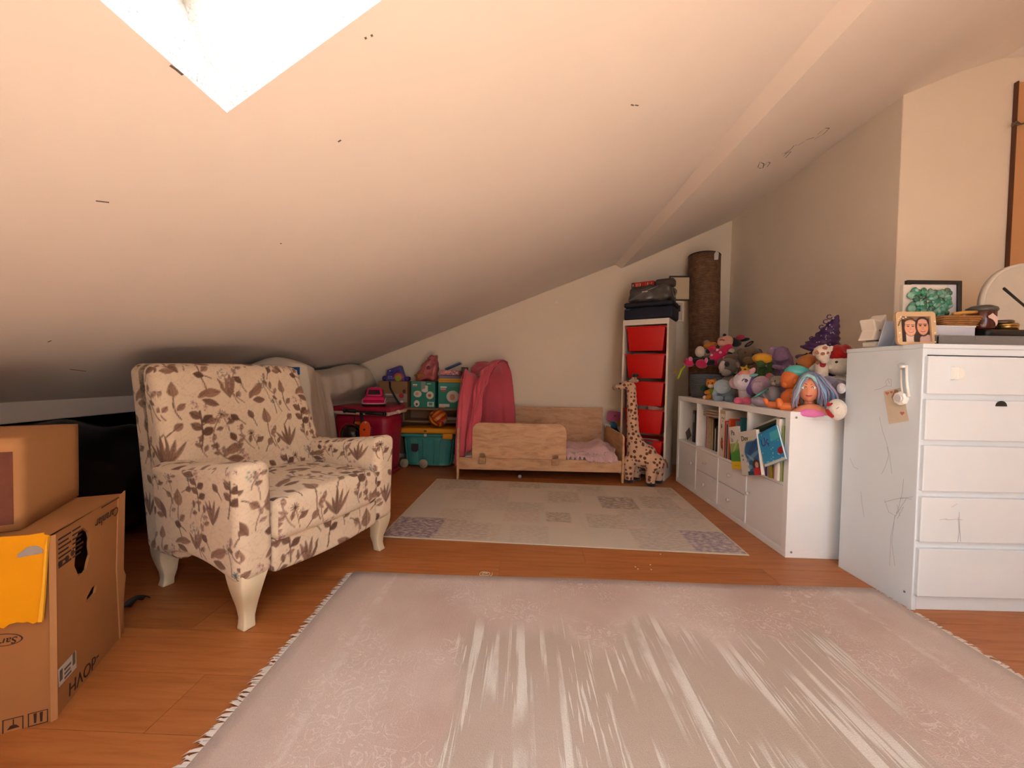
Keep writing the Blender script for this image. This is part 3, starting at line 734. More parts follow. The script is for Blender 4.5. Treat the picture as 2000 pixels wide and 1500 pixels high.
# yellow sheet taped to the front of the box
ys = root('plastic_sheet', 'torn yellow plastic sheet taped to the front of the cardboard box', 'sheet', P0)
ypts = [(-60, 1053), (0, 1046), (60, 1042), (91, 1037), (92, 1041), (103, 1043), (102, 1058), (98, 1060), (97, 1100), (93, 1150), (84, 1205), (78, 1210), (71, 1213), (60, 1209), (52, 1211), (40, 1210), (25, 1214), (14, 1222), (0, 1219), (-60, 1232)]
YEL = mat('yellow_sheet', '#f2a106', .45, var=.1, vscale=6, spec=.35)
g = [lp(*p) for p in ypts]
mb = MB().prism(g, -.012, -.009); 
mb.build('sheet', YEL, ys, matrix=sub(ML_))
MB().prism([lp(*p) for p in ((98, 1060), (103, 1043), (102, 1058), (96, 1160), (92, 1206), (84, 1207), (92, 1140))], -.020, -.013).build('folded_edge', mat('yellow_edge', '#f5b32c', .5), ys, matrix=sub(ML_))
GT = mat('duct_tape', '#a79e99', .4, metal=.2)
for pts in (((41, 1083), (43, 1077), (52, 1072), (56, 1067), (66, 1063), (78, 1062), (84, 1064), (90, 1069), (90, 1076), (80, 1078), (62, 1081), (45, 1085)), ((-20, 1155), (0, 1159), (3, 1166), (2, 1178), (-20, 1184))):
    MB().prism([lp(*p) for p in pts], -.0135, -.0121).build('tape', GT, ys, matrix=sub(ML_))
# smaller box on top
U0 = Vector((-1.33, .98, BH)); E1 = (Vector((-1.497, 1.252, 0)) - Vector((-1.33, .976, 0))).normalized(); E2 = Vector((E1.y, -E1.x, 0)) * -1
ub = root('cardboard_box', 'smaller closed brown cardboard box stacked on the larger holed one', 'box', U0 + Vector((0, 0, .0008)))
UH, UL, UW = .248, .326, .42
P, fs, d = rbox(UL, UW, UH, .004, .04); Mu = Matrix.Translation((0, 0, 0)) @ frame((0, 0, 0), E1, E2)
mesh_np('carton', P + np.array([UL / 2, UW / 2, UH / 2]), fs, CARD2, ub, matrix=Mu)
M2 = frame((0, 0, 0), E2, (0, 0, 1))
MB().box(.012, .40, .02, UH - .035, -.0016, -.0004).build('print_panel', mat('box_red_print', '#7c4635', .85, var=.35, vscale=14), ub, matrix=M2 if M2.to_3x3().col[2].dot(E1) > 0 else M2)
MB().box(0, UL, UW * .5 - .025, UW * .5 + .025, UH, UH + .0006).build('packing_tape', mat('packing_tape', '#a97a4c', .3), ub, matrix=Mu)
# torn dark plastic strap lying on the floor
mb = MB(); a = onz(238, 1196); b_ = onz(272, 1172)
mb.grid(lambda u, v: tuple(a.lerp(b_, u) + Vector((.02 * (v - .5) + .03 * u, .05 * (v - .5) * (1 - .75 * u), .004 + .022 * math.sin(u * 3.1) + .012 * math.sin(v * 3)))), 12, 5)
tag(mb.build('rubber_strap', mat('dark_rubber', '#23262b', .5), smooth=True, solid=.003), 'short dark rubber strap lying on the floor by the cardboard box', 'strap')
# black sacks stored under the eaves
BLK = mat('black_sack', '#0b0b0d', .35, spec=.3, var=.3, vscale=9)
for i, (c, s, lb) in enumerate((((-2.36, 1.88, .315), (.62, .75, .62), 'bulging black plastic sack under the eave beside the armchair'),
                            ((-2.3, 1.16, .28), (.75, .58, .55), 'slumped black plastic sack under the eave behind the cardboard boxes'))):
    r_ = root('plastic_sack', lb, 'sack', (c[0], c[1], 0), 0, 'black sacks under the eave')
    soft('sack', s, .2, .035, BLK, r_, TR(0, 0, c[2]), wob=.05, wscale=5, seed=i + 1)
    MB().tube([(.06, -.1, s[2] * .93), (.16, .02, s[2] * .80), (.2, .18, s[2] * .83), (.25, .3, s[2] * .8)], .004, 6).build('tie', mat('grey_tie', '#6a6660', .5), r_)

# ------------------------------------------------------------------ plastic-draped pile
DR = mat('milky_plastic', '#e6d8c5', .42, var=.08, vscale=5, spec=.35, bump=.05, bscale=30)
dr = root('covered_pile', 'stored pile draped in milky plastic sheeting, wedged under the sloping ceiling', 'cover', (-1.95, 3.25, 0))
def drape(u, v):
    # u along the knee wall (near to far), v from the floor in front up and back over the top
    y = 2.36 + 1.74 * u; t = v
    hump = .06 * math.sin(u * 9.5 + .6) + .05 * math.sin(u * 4.2 + 2)
    front = -1.50 + .05 * math.sin(u * 6 + 1) - .12 * max(0, .12 - u) / .12 - .02
    if u > .86: front -= .25 * (u - .86)
    topz = 1.0 + .045 * math.sin(u * 7 + 1.2) - (.16 * ((u - .85) / .15) ** 2 if u > .85 else 0) - (.2 * ((.1 - u) / .1) ** 2 if u < .1 else 0)
    if t < .62:
        k = t / .62; x = front + .10 * (1 - k) ** 2 * .6 - .05 * k ** 3; z = .01 + (topz - .07) * k
    else:
        k = (t - .62) / .38; a = k * math.pi / 2; x = front - .05 - .65 * math.sin(a) * (k ** .3); z = topz - .07 + .07 * math.sin(min(1, k * 2.2) * math.pi / 2) - .45 * max(0, k - .25)
    wr = .018 * noise.noise(Vector((y * 5, z * 2.2, 1.7))) + .010 * noise.noise(Vector((y * 13, z * 5, 4.2))) + .012 * math.sin(y * 22 + 3 * noise.noise(Vector((y * 3, z * 2, 9)))) * (1 - abs(t - .35))
    x += wr + hump * .5 * min(1, t * 2)
    if y > 3.22 and z < .86: x = min(x, -1.735 + .23 * max(0, min(1, (z - .63) / .22)))
    if y > 3.84: x = min(x, -1.53)
    z = min(z, cz(x) - .02)
    return (x + 1.95, y - 3.25, z)
mb = MB().grid(drape, 150, 70)
mb.build('plastic_sheeting', DR, dr, smooth=True)
# blue store label on the sheeting
lb0 = onpl(556, 717, (-1.43, 2.52, 0), (1, -.55, 0)); lb1 = onpl(586, 717, (-1.43, 2.52, 0), (1, -.55, 0)); lb2 = onpl(586, 768, (-1.43, 2.52, 0), (1, -.55, 0))
LM = frame(lb2 + (lb0 - lb1) - Vector((-1.95, 3.25, 0)), lb1 - lb0, (0, 0, 1)); lw = (lb1 - lb0).length; lh = lb1.z - lb2.z
lbl = MB().box(0, lw, 0, lh, 0, .002).build('label', flat('#d9cbb9'), dr, matrix=LM)
MB().prism([(-.006, lh), (lw, lh), (lw, lh * .72), (lw * .45, lh * .66), (0, lh * .9)], .002, .003).build('label_band', flat('#1d4f8a'), lbl)
text('aro', lw * .42, flat('#e8eef5'), lbl, TR(lw * .25, lh * .79, .0032))
for i in range(3): MB().box(lw * .3, lw * (.95 - .1 * i), lh * (.48 - .12 * i), lh * (.53 - .12 * i), .002, .003).build('label_print', flat('#6f6256'), lbl)
# ------------------------------------------------------------------ toddler bed
bed = root('toddler_bed', 'low oak toddler bed with a rounded guard rail on its front', 'bed', (.17, 3.72, 0), R(.6))
BX0, BX1, BY0, BY1 = -.735, .735, -.36, .355
def board(name, x0, x1, y0, y1, z0, z1, par=bed, mt=OAK, bev=.002): return MB().box(x0, x1, y0, y1, z0, z1).build(name, mt, par, bevel=bev, seg=1)
MB().prism([(BY0, 0), (BY0 + .035, 0), (BY0 + .035, .075), (BY1 - .035, .075), (BY1 - .035, 0), (BY1, 0), (BY1, .42), (BY0 + .03, .42), (BY0, .395)], 0, .018).build('end_panel', OAK, bed, matrix=frame((BX1 - .018, 0, 0), (0, 1, 0), (0, 0, 1)), bevel=.002, seg=1)
MB().prism([(BY0, 0), (BY0 + .035, 0), (BY0 + .035, .075), (BY1 - .035, .075), (BY1 - .035, 0), (BY1, 0), (BY1, .6), (BY0 + .03, .47), (BY0, .44)], 0, .018).build('end_panel', OAK, bed, matrix=frame((BX0, 0, 0), (0, 1, 0), (0, 0, 1)), bevel=.002, seg=1)
board('front_board', BX0 + .018, BX1 - .018, BY0 + .012, BY0 + .030, .088, .193)
board('back_board', BX0 + .018, BX1 - .045, BY1 - .020, BY1 - .002, .16, .598)
board('slat_base', BX0 + .018, BX1 - .018, BY0 + .032, BY1 - .022, .088, .104, mt=OAKD)
# guard rail with rounded corners and two fixing tabs
rx0, rx1, rz0, rz1, rr_ = -.60, .225, .197, .507, .07
pts = [(rx0, rz0), (rx1, rz0)] + [(rx1 - rr_ + rr_ * math.cos(a), rz1 - rr_ + rr_ * math.sin(a)) for a in np.linspace(0, math.pi / 2, 8)] + [(rx0 + rr_ + rr_ * math.cos(a), rz1 - rr_ + rr_ * math.sin(a)) for a in np.linspace(math.pi / 2, math.pi, 8)]
gr = MB().prism(pts, 0, .018).build('guard_rail', OAK, bed, matrix=frame((0, BY0 + .010, 0), (1, 0, 0), (0, 0, 1)), bevel=.002, seg=1)
for x in (-.51, .13):
    board('fixing_tab', x - .03, x + .03, BY0 - .008, BY0 + .011, .145, .24, mt=OAKD)
SHEET = mat('white_sheet', '#e9dcd6', .9, var=.05, vscale=30, bump=.2, bscale=80)
soft('mattress', (1.40, .62, .09), .03, .03, SHEET, bed, TR(0, 0, .15), wob=.006, wscale=9)
hw = MB().ell((0, 0, 0), (.008, .008, .004)).build('screw_cap', plastic('#d8cbb9'), bed, matrix=TR(BX1 - .0195, -.05, .36, ry=R(90)))
# pink ruffled quilt bunched at the foot end
ql = root('quilt', 'pale pink ruffled quilt bunched on the white sheet of the bed', 'quilt', (.62, 3.66, .199))
def quilt(u, v):
    x, y = (u - .5) * .50, (v - .5) * .56
    e = min(u, 1 - u, v, 1 - v)
    z = .004 + .085 * min(1, e * 5) ** .6 + .025 * math.sin(u * 7 + 2) * min(1, e * 4) + .02 * noise.noise(Vector((u * 6, v * 6, 0)))
    if e < .09: z += .018 * math.sin((u + v * 1.3) * 75) * (.09 - e) / .09 + .012
    if v < .18: z -= (.18 - v) * .25 * (1 if u > .5 else .2)
    x += .05 * (v - .5) + .012 * math.sin(v * 30) * (e < .1)
    y += .012 * math.sin(u * 34) * (e < .1) - (.02 if (u > .45 and v < .2) else 0)
    return (x, y, max(z, .003 if v > .12 else -.02))
MB().grid(quilt, 70, 70).build('quilt_cover', mat('pink_quilt', '#dcb2b0', .92, var=.1, vscale=25, bump=.3, bscale=120, sheen=.2), ql, smooth=True, solid=.004)
MB().grid(lambda u, v: (lambda a, k: ((.27 + .02 * k) * math.cos(a) * (1 - .12 * k) + .0, (.30) * math.sin(a) * (1 - .1 * k), max(.004, .03 + .02 * v + .011 * math.sin(a * 60) * v)))(2 * math.pi * u, 1 - v), 200, 4, cu=True).build('ruffle', mat('quilt_ruffle', '#e6cdc6', .92, bump=.2, bscale=90), ql, smooth=True, solid=.003)
# coral pop-up play hood over the head end
CORAL = mat('coral_nylon', '#dd5a68', .7, var=.1, vscale=7, sheen=.2, bump=.1, bscale=30)
hd = root('play_hood', 'coral pink pop-up play hood with two hoops over the bed\'s head end', 'play tent', (-.30, 3.70, .22))
def hoopA(s):      # left hoop: near foot outside the front board, over, down to the far side
    a = math.pi * s; r = Vector((-.575 + .03 * math.sin(a), 3.69 - .335 * math.cos(a) * (1 if s < .5 else .95), .12 + .86 * max(0, math.sin(a)) ** .62)); return r
def hoopB(s):
    a = math.pi * s; x = -.40 + .33 * s + .05 * math.sin(a); return Vector((x, 3.70 - .345 * math.cos(a) * (.82 if s < .5 else .92), .30 + .765 * max(0, math.sin(a)) ** .55))
def hood(u, v):
    p = hoopA(u).lerp(hoopB(u), v); k = math.sin(math.pi * v); a = math.sin(math.pi * u)
    p.z -= .11 * k * a ** .8; p.y += .05 * k * (1 if u < .5 else -1) * (1 - a) 
    w = .013 * math.sin(v * 22 + 5 * u) * (1 - .4 * a) + .012 * noise.noise(Vector((v * 7, u * 5, 2)))
    p += Vector((w, -w * .7, .35 * w)); 
    return tuple(p - Vector((-.30, 3.70, .22)))
MB().grid(hood, 90, 34).build('hood_fabric', CORAL, hd, smooth=True, solid=.003)
def flap(u, v):    # loose curtain gathered at the near side of the opening
    s = .02 + .42 * u; p = hoopB(s); q = hoopA(s).lerp(hoopB(s), .55) + Vector((0, -.03, -.02)); r = p.lerp(q, v)
    r.y -= .028 * math.sin(v * 3.1) + .012 * math.sin(v * 26 + u * 5); r.x += .012 * math.sin(u * 17 + v * 4)
    if u < .25: r.z -= (.25 - u) * .5
    return tuple(r - Vector((-.30, 3.70, .22)))
MB().grid(flap, 40, 24).build('curtain', CORAL, hd, smooth=True, solid=.003)
def back(u, v):    # closed rear of the hood
    p = hoopB(.25 + .7 * u); c = Vector((-.5, 3.95, .30)); q = p.lerp(Vector((p.x - .35, 4.0, p.z - .03)), .75); q = Vector((max(q.x, -.55), min(4.0, q.y), q.z)); r = p.lerp(q, v)
    r.z -= .03 * math.sin(v * 9 + u * 10) * .5; r.x += .01 * math.sin(u * 40); return tuple(r - Vector((-.30, 3.70, .22)))
MB().grid(back, 60, 16).build('back_panel', CORAL, hd, smooth=True, solid=.003)
for h in (hoopA, hoopB):
    MB().tube([h(i / 40) - Vector((-.30, 3.70, .22)) for i in range(41)], .006, 8).build('hoop', mat('coral_piping', '#a83c4c', .7), hd, smooth=True)
# small grey ball under the bed
tag(MB().ell((0, 0, 0), (.016, .016, .016)).build('small_ball', plastic('#b9bcc4'), smooth=True, matrix=TR(*onz(1015, 934).xy, .016)), 'tiny pale grey ball on the floor under the bed', 'ball')

# ------------------------------------------------------------------ tall storage tower with red bins
TF = Vector((1.302, 3.475, 0)); TU = Vector((-.85, .527, 0)).normalized(); TV = Vector((.527, .85, 0)).normalized()
tw = root('storage_tower', 'tall narrow white storage tower with red pull-out bins in the corner', 'shelving unit', TF, math.atan2(-TU.y, -TU.x))
TW, TD, TH = .415, .33, 1.468     # local: x from -TW (left) to 0 (right), y depth
CRM = mat('tower_white', '#e6d8c6', .5, var=.04, vscale=6)
board('side_panel', -TW, -TW + .018, 0, TD, 0, TH - .05, tw, CRM); board('side_panel', -.018, 0, 0, TD, 0, TH - .05, tw, CRM)
board('top_panel', -TW, 0, 0, TD, TH - .05, TH, tw, CRM); board('bottom_panel', -TW + .018, -.018, .01, TD, .03, .06, tw, CRM)
board('back_panel', -TW + .018, -.018, TD - .008, TD, .06, TH - .05, tw, mat('tower_back', '#cdb9a4', .6))
RED = mat('red_plastic', '#cf1109', .38, var=.05, vscale=4, spec=.4)
def bin_(z1, h=.222):
    r_ = root('storage_bin', 'x', 'bin', tw.matrix_basis @ Vector((-TW / 2, 0, z1 - h)), tw.rotation_euler.z, 'red bins in the white tower')
    w0, w1, dp = .30, .345, .29; b = MB()
    o_ = [(-w1 / 2, .012), (w1 / 2, .012), (w1 / 2, dp), (-w1 / 2, dp)]; lo = [(-w0 / 2, .03), (w0 / 2, .03), (w0 / 2, dp - .03), (-w0 / 2, dp - .03)]
    vs_ = [(x, y, h) for x, y in o_] + [(x, y, 0) for x, y in lo] + [(x * .97, .012 + (y - .012) * .97 + .004, h) for x, y in o_] + [(x * .97, y * .97 + .004, .006) for x, y in lo]
    fs = [(i, i + 4, (i + 1) % 4 + 4, (i + 1) % 4) for i in range(4)] + [(7, 6, 5, 4)] + [(i + 8, (i + 1) % 4 + 8, (i + 1) % 4 + 12, i + 12) for i in range(4)] + [(12, 13, 14, 15)] + [(i, (i + 1) % 4, (i + 1) % 4 + 8, i + 8) for i in range(4)]
    MB().add(vs_, [f[::-1] for f in fs]).build('tub', RED, r_, bevel=.012, seg=3, smooth=True)
    MB().prism([(-.187, .0), (.187, .0), (.187, dp + .005), (-.187, dp + .005)], h - .007, h + .003, holes=[[(-w1 / 2 + .004, .014), (w1 / 2 - .004, .014), (w1 / 2 - .004, dp - .004), (-w1 / 2 + .004, dp - .004)]]).build('rim', RED, r_, bevel=.002, seg=1)
    return r_
bl_ = ['topmost red bin of the white tower, just under its top panel', 'second red bin from the top of the white tower', 'middle red bin of the white tower, above the one with plush toys',
       'red bin in the white tower heaped with plush toys, beside the giraffe\'s neck', 'lowest red bin of the white tower, half hidden by the plush giraffe']
for i, z in enumerate((1.400, 1.145, .890, .632, .352)):
    b_ = bin_(z); tag(b_, bl_[i])
    for s in (-1, 1): MB().box(s * (TW / 2 - .021) - .012 * (s > 0), s * (TW / 2 - .021) + .012 * (s < 0), .02, TD - .02, z - .012, z - .004, TR(-TW / 2)).build('runner', CRM, tw)
# soft toys spilling out of the fourth bin
def toward(px, py, Y): return ony(px, py, Y)
def fluff(c, r, seed=0, amp=.12): return MB().ell((0, 0, 0), r, nu=24, nv=16, fn=lambda d: 1 + amp * noise.noise(d * 2.5 + Vector((seed, 0, 0))))
b4 = Vector((1.13, 3.72, .645))
for i, (px, py, Y, r, c, lb) in enumerate(((1255, 797, 3.70, (.06, .05, .045), '#8d7b70', 'grey soft toy lying in the red bin beside the giraffe'), (1276, 799, 3.62, (.05, .045, .035), '#c49c86', 'tan soft toy lying in the red bin, at its middle'), (1291, 803, 3.58, (.035, .035, .022), '#b98f78', 'small tan soft toy at the red bin\'s right end'))):
    p = ony(px, py, Y); r_ = root('soft_toy', lb, 'soft toy', p - Vector((0, 0, r[2])))
    fluff(None, r, i).build('body', plush(c), r_, smooth=True, matrix=TR(0, 0, r[2]))
    MB().ell((0, 0, 0), (.02, .02, .018)).build('ear', plush(c), r_, smooth=True, matrix=TR(-r[0] * .7, 0, r[2] * 1.7)); MB().ell((0, 0, 0), (.02, .02, .018)).build('ear', plush(c), r_, smooth=True, matrix=TR(r[0] * .4, .01, r[2] * 1.8))
for lb, px, py, Y, s, c in (('dark grey toy lying in the second red bin from the top', 1262, 694, 3.66, (.12, .1, .03), '#4a4246'), ('grey plastic toy lying in the lowest red bin', 1268, 858, 3.62, (.2, .12, .035), '#6a625e')):
    p = ony(px, py, Y); r_ = root('toy', lb, 'toy', p - Vector((0, 0, s[2])), -.5)
    soft('toy_body', s, .012, .02, plastic(c), r_, TR(0, 0, s[2] / 2), wob=.006, wscale=20); MB().tube([(-s[0] * .4, 0, s[2]), (0, -.01, s[2] + .006), (s[0] * .4, 0, s[2])], .004, 6).build('toy_trim', plastic('#b9b0aa'), r_)

# ------------------------------------------------------------------ white cube shelf
ks = root('cube_shelf', 'low white cube shelf with doors and small-knobbed drawers along the wall', 'shelf', (1.402, 2.034, 0), R(-.46))
KD, KL, KH, KT, KI = .39, 1.47, .77, .038, .016      # local x depth, y length
kb = lambda n, *a, m_=WHITE, p=ks: MB().box(*a).build(n, m_, p, bevel=.0015, seg=1)
kb('top_panel', 0, KD, 0, KL, KH - KT, KH); kb('bottom_panel', 0, KD, 0, KL, 0, KT)
kb('side_panel', 0, KD, 0, KT, KT, KH - KT); kb('side_panel', 0, KD, KL - KT, KL, KT, KH - KT)
cw = (KL - 2 * KT - 3 * KI) / 4; SZ = .372
for i in range(1, 4): y = KT + i * cw + (i - 1) * KI; kb('divider', .0, KD, y, y + KI, KT, SZ); kb('divider', .0, KD, y, y + KI, SZ + KI, KH - KT)
kb('middle_shelf', 0, KD, KT, KL - KT, SZ, SZ + KI)
KNOB = mat('knob_metal', '#d3cac0', .3, metal=.3)
def knob(par, x, y, z, s=1): MB().lathe([(0, 0), (.005, 0), (.005, .012), (.011, .016), (.012, .022), (.008, .026), (0, .027)], 16).build('knob', KNOB, par, smooth=True, matrix=TR(x, y, z, ry=R(-90)))
WHITE2 = mat('white_insert', '#f3f0ee', .45, var=.03, vscale=5)
for i in range(4):
    y0 = KT + i * (cw + KI) + .002; y1 = y0 + cw - .004
    if i in (0, 3):
        d = MB().box(.004, .02, y0, y1, KT + .002, SZ - .003).build('door', WHITE2, ks, bevel=.0015, seg=1); knob(d, .004, y1 - .035 if i == 0 else y0 + .04, .235)
    else:
        hz = (SZ + KT) / 2
        for a, b_ in ((KT + .002, hz - .0025), (hz + .0025, SZ - .003)):
            d = MB().box(.004, .02, y0, y1, a, b_).build('drawer', WHITE2, ks, bevel=.0015, seg=1); knob(d, .004, (y0 + y1) / 2, (a + b_) / 2)
            MB().box(.02, .33, y0 + .01, y1 - .01, a + .005, b_ - .02).build('drawer_box', WHITE2, d)
for z in (KH - .03, .03): MB().lathe([(.006, 0), (.006, .0008), (.003, .001)], 14).build('screw_cap', flat('#8c8580'), ks, matrix=TR(.03, 0, z, rx=R(90)))

# ------------------------------------------------------------------ chest of drawers
DS = Vector((1.617, 1.597, 0))
ds = root('chest_of_drawers', 'scribbled-on white chest of drawers with lipped drawer fronts', 'chest of drawers', DS, R(1.0))
DW, DD, DH = .80, .357, 1.093
WD = mat('chest_white', '#e4ebf0', .45, var=.035, vscale=4, bump=.01, bscale=14)
db = lambda n, *a, p=ds, m_=WD, bv=.002: MB().box(*a).build(n, m_, p, bevel=bv, seg=2)
db('top_panel', -.004, DW + .004, -.004, DD, DH - .018, DH); db('side_panel', 0, .018, .0, DD, 0, DH - .018); db('side_panel', DW - .018, DW, .0, DD, 0, DH - .018)
db('back_panel', .018, DW - .018, DD - .01, DD, .02, DH - .018); db('plinth', .018, DW - .018, .006, .024, 0, .055); db('top_rail', .018, DW - .018, .004, .02, DH - .045, DH - .018)
zs = [(1.043, .892), (.868, .705), (.682, .498), (.472, .290), (.262, .066)]
# gaps between fronts show a recessed rail
for k, (z1, z0) in enumerate(zs):
    d = MB().box(.006, DW - .006, -.016, .004, z0, z1).build('drawer_front', WD, ds, bevel=.003, seg=2)
    MB().box(.024, DW - .024, .006, DD - .02, z0 + .01, z1 - .02).build('drawer_box', mat('drawer_inside', '#d8d2cb', .6), d)
    db('rail', .018, DW - .018, .001, .02, z1 - .002, z1 + .026) if k else None
    if k == 0:
        MB().prism([(-.02, -.024), (-.008, -.024), (.004, -.022), (.016, -.014), (.021, 0), (.016, .014), (.004, .022), (-.008, .024), (-.02, .024)], 0, .016).build('handle', mat('handle_white', '#f2efe8', .35), d, matrix=frame((.115, -.016, .975), (1, 0, 0), (0, 0, 1)), bevel=.003)
        MB().box(-.0035, .0035, -.024, .024, .013, .018).build('handle_ridge', mat('handle_white', '#f2efe8', .35), d, matrix=frame((.108, -.016, .975), (1, 0, 0), (0, 0, 1)), bevel=.002)
    if k == 1:
        MB().prism([(.022 * math.cos(a), .022 * math.sin(a)) for a in np.linspace(0, math.pi, 12)], 0, .003).build('finger_hole', flat('#1a1714'), d, matrix=frame((.30, -.0165, z1 - .0215), (1, 0, 0), (0, 0, 1)))
MB().lathe([(.0045, 0), (.0045, .0008), (.002, .001)], 12).build('screw_cap', flat('#777777'), ds, matrix=TR(0, .03, .06, ry=R(-90)))
# child's scribbles on the side and the front
SCR = mat('pen_scribble', '#b3b0b8', .7); SCP = mat('pen_scribble_pink', '#d2bdb6', .7)
mw = ds.matrix_basis
def side_pts(pp): return [tuple(mw.inverted() @ onpl(x, y, DS, mw.to_3x3() @ Vector((-1, 0, 0)))) for x, y in pp]
def front_pts(pp): 
    n_ = mw.to_3x3() @ Vector((0, -1, 0)); return [tuple(mw.inverted() @ onpl(x, y, mw @ Vector((0, -.0165, 0)), n_)) for x, y in pp]
for pp in ([(1718, 815), (1724, 842), (1731, 862), (1738, 890), (1742, 925)], [(1733, 872), (1736, 890), (1729, 912), (1722, 926)], [(1727, 981), (1744, 976), (1762, 972), (1781, 975)], [(1758, 974), (1772, 972), (1783, 970)],
           [(1765, 935), (1763, 960), (1757, 985), (1750, 1008)], [(1770, 975), (1758, 993), (1748, 1010), (1740, 1050), (1738, 1105)], [(1752, 985), (1758, 1008), (1750, 1002), (1765, 990), (1753, 1013)], [(1748, 1005), (1742, 1060), (1748, 1105)],
           [(1728, 976), (1736, 1000), (1745, 1005)], [(1660, 895), (1668, 912), (1676, 916)], [(1682, 960), (1684, 985), (1688, 1010)]):
    ribbon('scribble', side_pts(pp), .0016, SCR, ds, (-1, 0, 0))
for pp in ([(1708, 762), (1720, 759), (1732, 753)], [(1733, 755), (1730, 745), (1735, 740), (1741, 741), (1741, 755), (1734, 754)], [(1735, 742), (1738, 749)], [(1757, 718), (1753, 712), (1760, 709), (1768, 710)]):
    ribbon('scribble', side_pts(pp), .0016, SCR, ds, (-1, 0, 0))
for pp in ([(1858, 990), (1866, 986), (1869, 984)], [(1846, 1015), (1866, 1014), (1880, 1015)], [(1873, 1000), (1874, 1030), (1876, 1058)], [(1871, 1010), (1873, 1040), (1870, 1059)], [(1835, 1015), (1850, 1013)]):
    ribbon('scribble', front_pts(pp), .002, SCP if pp[0][0] < 1860 else SCR, ds, (0, -1, 0))
# ------------------------------------------------------------------ clutter in the far left corner
sh = root('low_shelf', 'low open wooden shelf unit holding boxes beside the bed\'s head', 'shelf', (-.95, 4.0, 0))
SW = mat('shelf_wood', '#8d6a4c', .6, var=.15, vscale=6)
sb = lambda n, *a: MB().box(*a).build(n, SW, sh, bevel=.002, seg=1)
sb('top_board', -.56, .36, -.13, .14, .555, .575); sb('middle_board', -.54, .34, -.11, .13, .425, .443)
sb('side_panel', -.56, -.54, -.11, .14, 0, .555); sb('side_panel', .34, .36, -.11, .14, 0, .555); sb('upright', -.27, -.25, -.10, .13, .443, .555); sb('back_panel', -.54, .34, .13, .14, .05, .555)
tag(MB().box(-.03, .03, -.05, .05, 0, .05).build('paper_stack', flat('#c9b79c'), matrix=TR(-1.28, 3.99, .4438, rz=.1)), 'small stack of papers in the low shelf beside its upright', 'paper')
tag(soft('toy_block', (.16, .10, .05), .02, .02, plastic('#8e8a6e'), None, TR(-.86, 3.98, .4690)), 'olive toy lying inside the low shelf behind the ball', 'toy')
tag(soft('toy_tray', (.14, .10, .035), .008, .02, plastic('#9b8f80'), None, TR(-.70, 3.96, .4615)), 'flat grey tray lying in the low shelf beside the coral hood', 'tray')
def carton(name, label, cat, x0, x1, y0, y1, z0, z1, mt, group=None, rz=0):
    r_ = root(name, label, cat, ((x0 + x1) / 2, (y0 + y1) / 2, z0), rz, group)
    w, d_, h = x1 - x0, y1 - y0, z1 - z0
    MB().box(-w / 2, w / 2, -d_ / 2, d_ / 2, 0, h).build('carton', mt, r_, bevel=.003)
    return r_, w, d_, h
def face(r_, w, d_, h, fn, nx=70, ny=80): return panel_print('front_print', w - .006, h - .006, nx, ny, fn, r_, frame((-w / 2 + .003, -d_ / 2 - .0012, .003), (1, 0, 0), (0, 0, 1)))
def diaper(k):
    def fn(u, v):
        p = Paint(u, v, '#23806a'); p.put(np.clip((v - u * .3 - .45) * 2, 0, 1), '#4f9a86', .6)
        if k == 0:
            p.rect(.42, .60, .62, 1, '#8f9a8c'); p.ell(.27, .52, .17, .13, '#d9d2bb'); p.ell(.25, .53, .07, .06, '#d89a86'); p.ell(.79, .48, .16, .15, '#d9d2bb'); p.ell(.78, .47, .07, .06, '#b95a4f')
            p.rect(.58, .70, .68, .86, '#dcd5b4'); p.ell(.58, .66, .13, .07, '#dcd5c0'); p.ell(.24, .15, .12, .13, '#dcd5c8'); p.ell(.24, .12, .05, .05, '#4e3a36')
            p.rect(.69, .96, .04, .22, '#cfd6cc'); p.rect(.74, .91, .08, .19, '#5f8f7e'); p.rect(.06, .26, .86, .91, '#c8d8cc'); p.rect(.06, .24, .80, .84, '#b5746a'); p.rect(.66, .84, .90, .94, '#c8d8cc')
        else:
            p.rect(0, 1, .86, 1, '#3d8f80'); p.ell(.62, .46, .27, .24, '#d0cdbd'); p.ell(.60, .44, .12, .12, '#c58d78'); p.rect(.08, .36, .80, .85, '#d7e2da'); p.ell(.22, .72, .12, .07, '#c0584c'); p.rect(.08, .32, .74, .76, '#d7e2da')
            p.rect(.04, .48, .04, .16, '#d5cdb8'); p.rect(.04, .30, .0, .05, '#b9775d')
        return p.c
    return fn
GREEN = mat('carton_green', '#2b8470', .6)
r_, w, d_, h = carton('diaper_box', 'green printed carton with white cartoon blobs on the low shelf', 'box', -1.135, -.885, 3.90, 4.12, .5755, .845, GREEN); face(r_, w, d_, h, diaper(0))
for s in (0, 1): MB().box(-w / 2 + .004 + s * w / 2, -.004 + s * w / 2, -d_ / 2, d_ / 2, h, h + .003).build('flap', mat('carton_inner', '#8a6b50', .8), r_)
r_, w, d_, h = carton('diaper_box', 'green printed carton under the yellow and white packs, beside the coral hood', 'box', -.855, -.61, 3.90, 4.12, .5755, .838, GREEN); face(r_, w, d_, h, diaper(1))
r_, w, d_, h = carton('pack', 'flat yellow striped pack lying on the green carton by the hood', 'pack', -.855, -.62, 3.91, 4.11, .8395, .878, flat('#e2a325')); MB().box(-w / 2 - .001, w / 2 + .001, -d_ / 2 - .001, d_ / 2 + .001, h * .38, h * .58).build('stripe', flat('#c97a12'), r_)
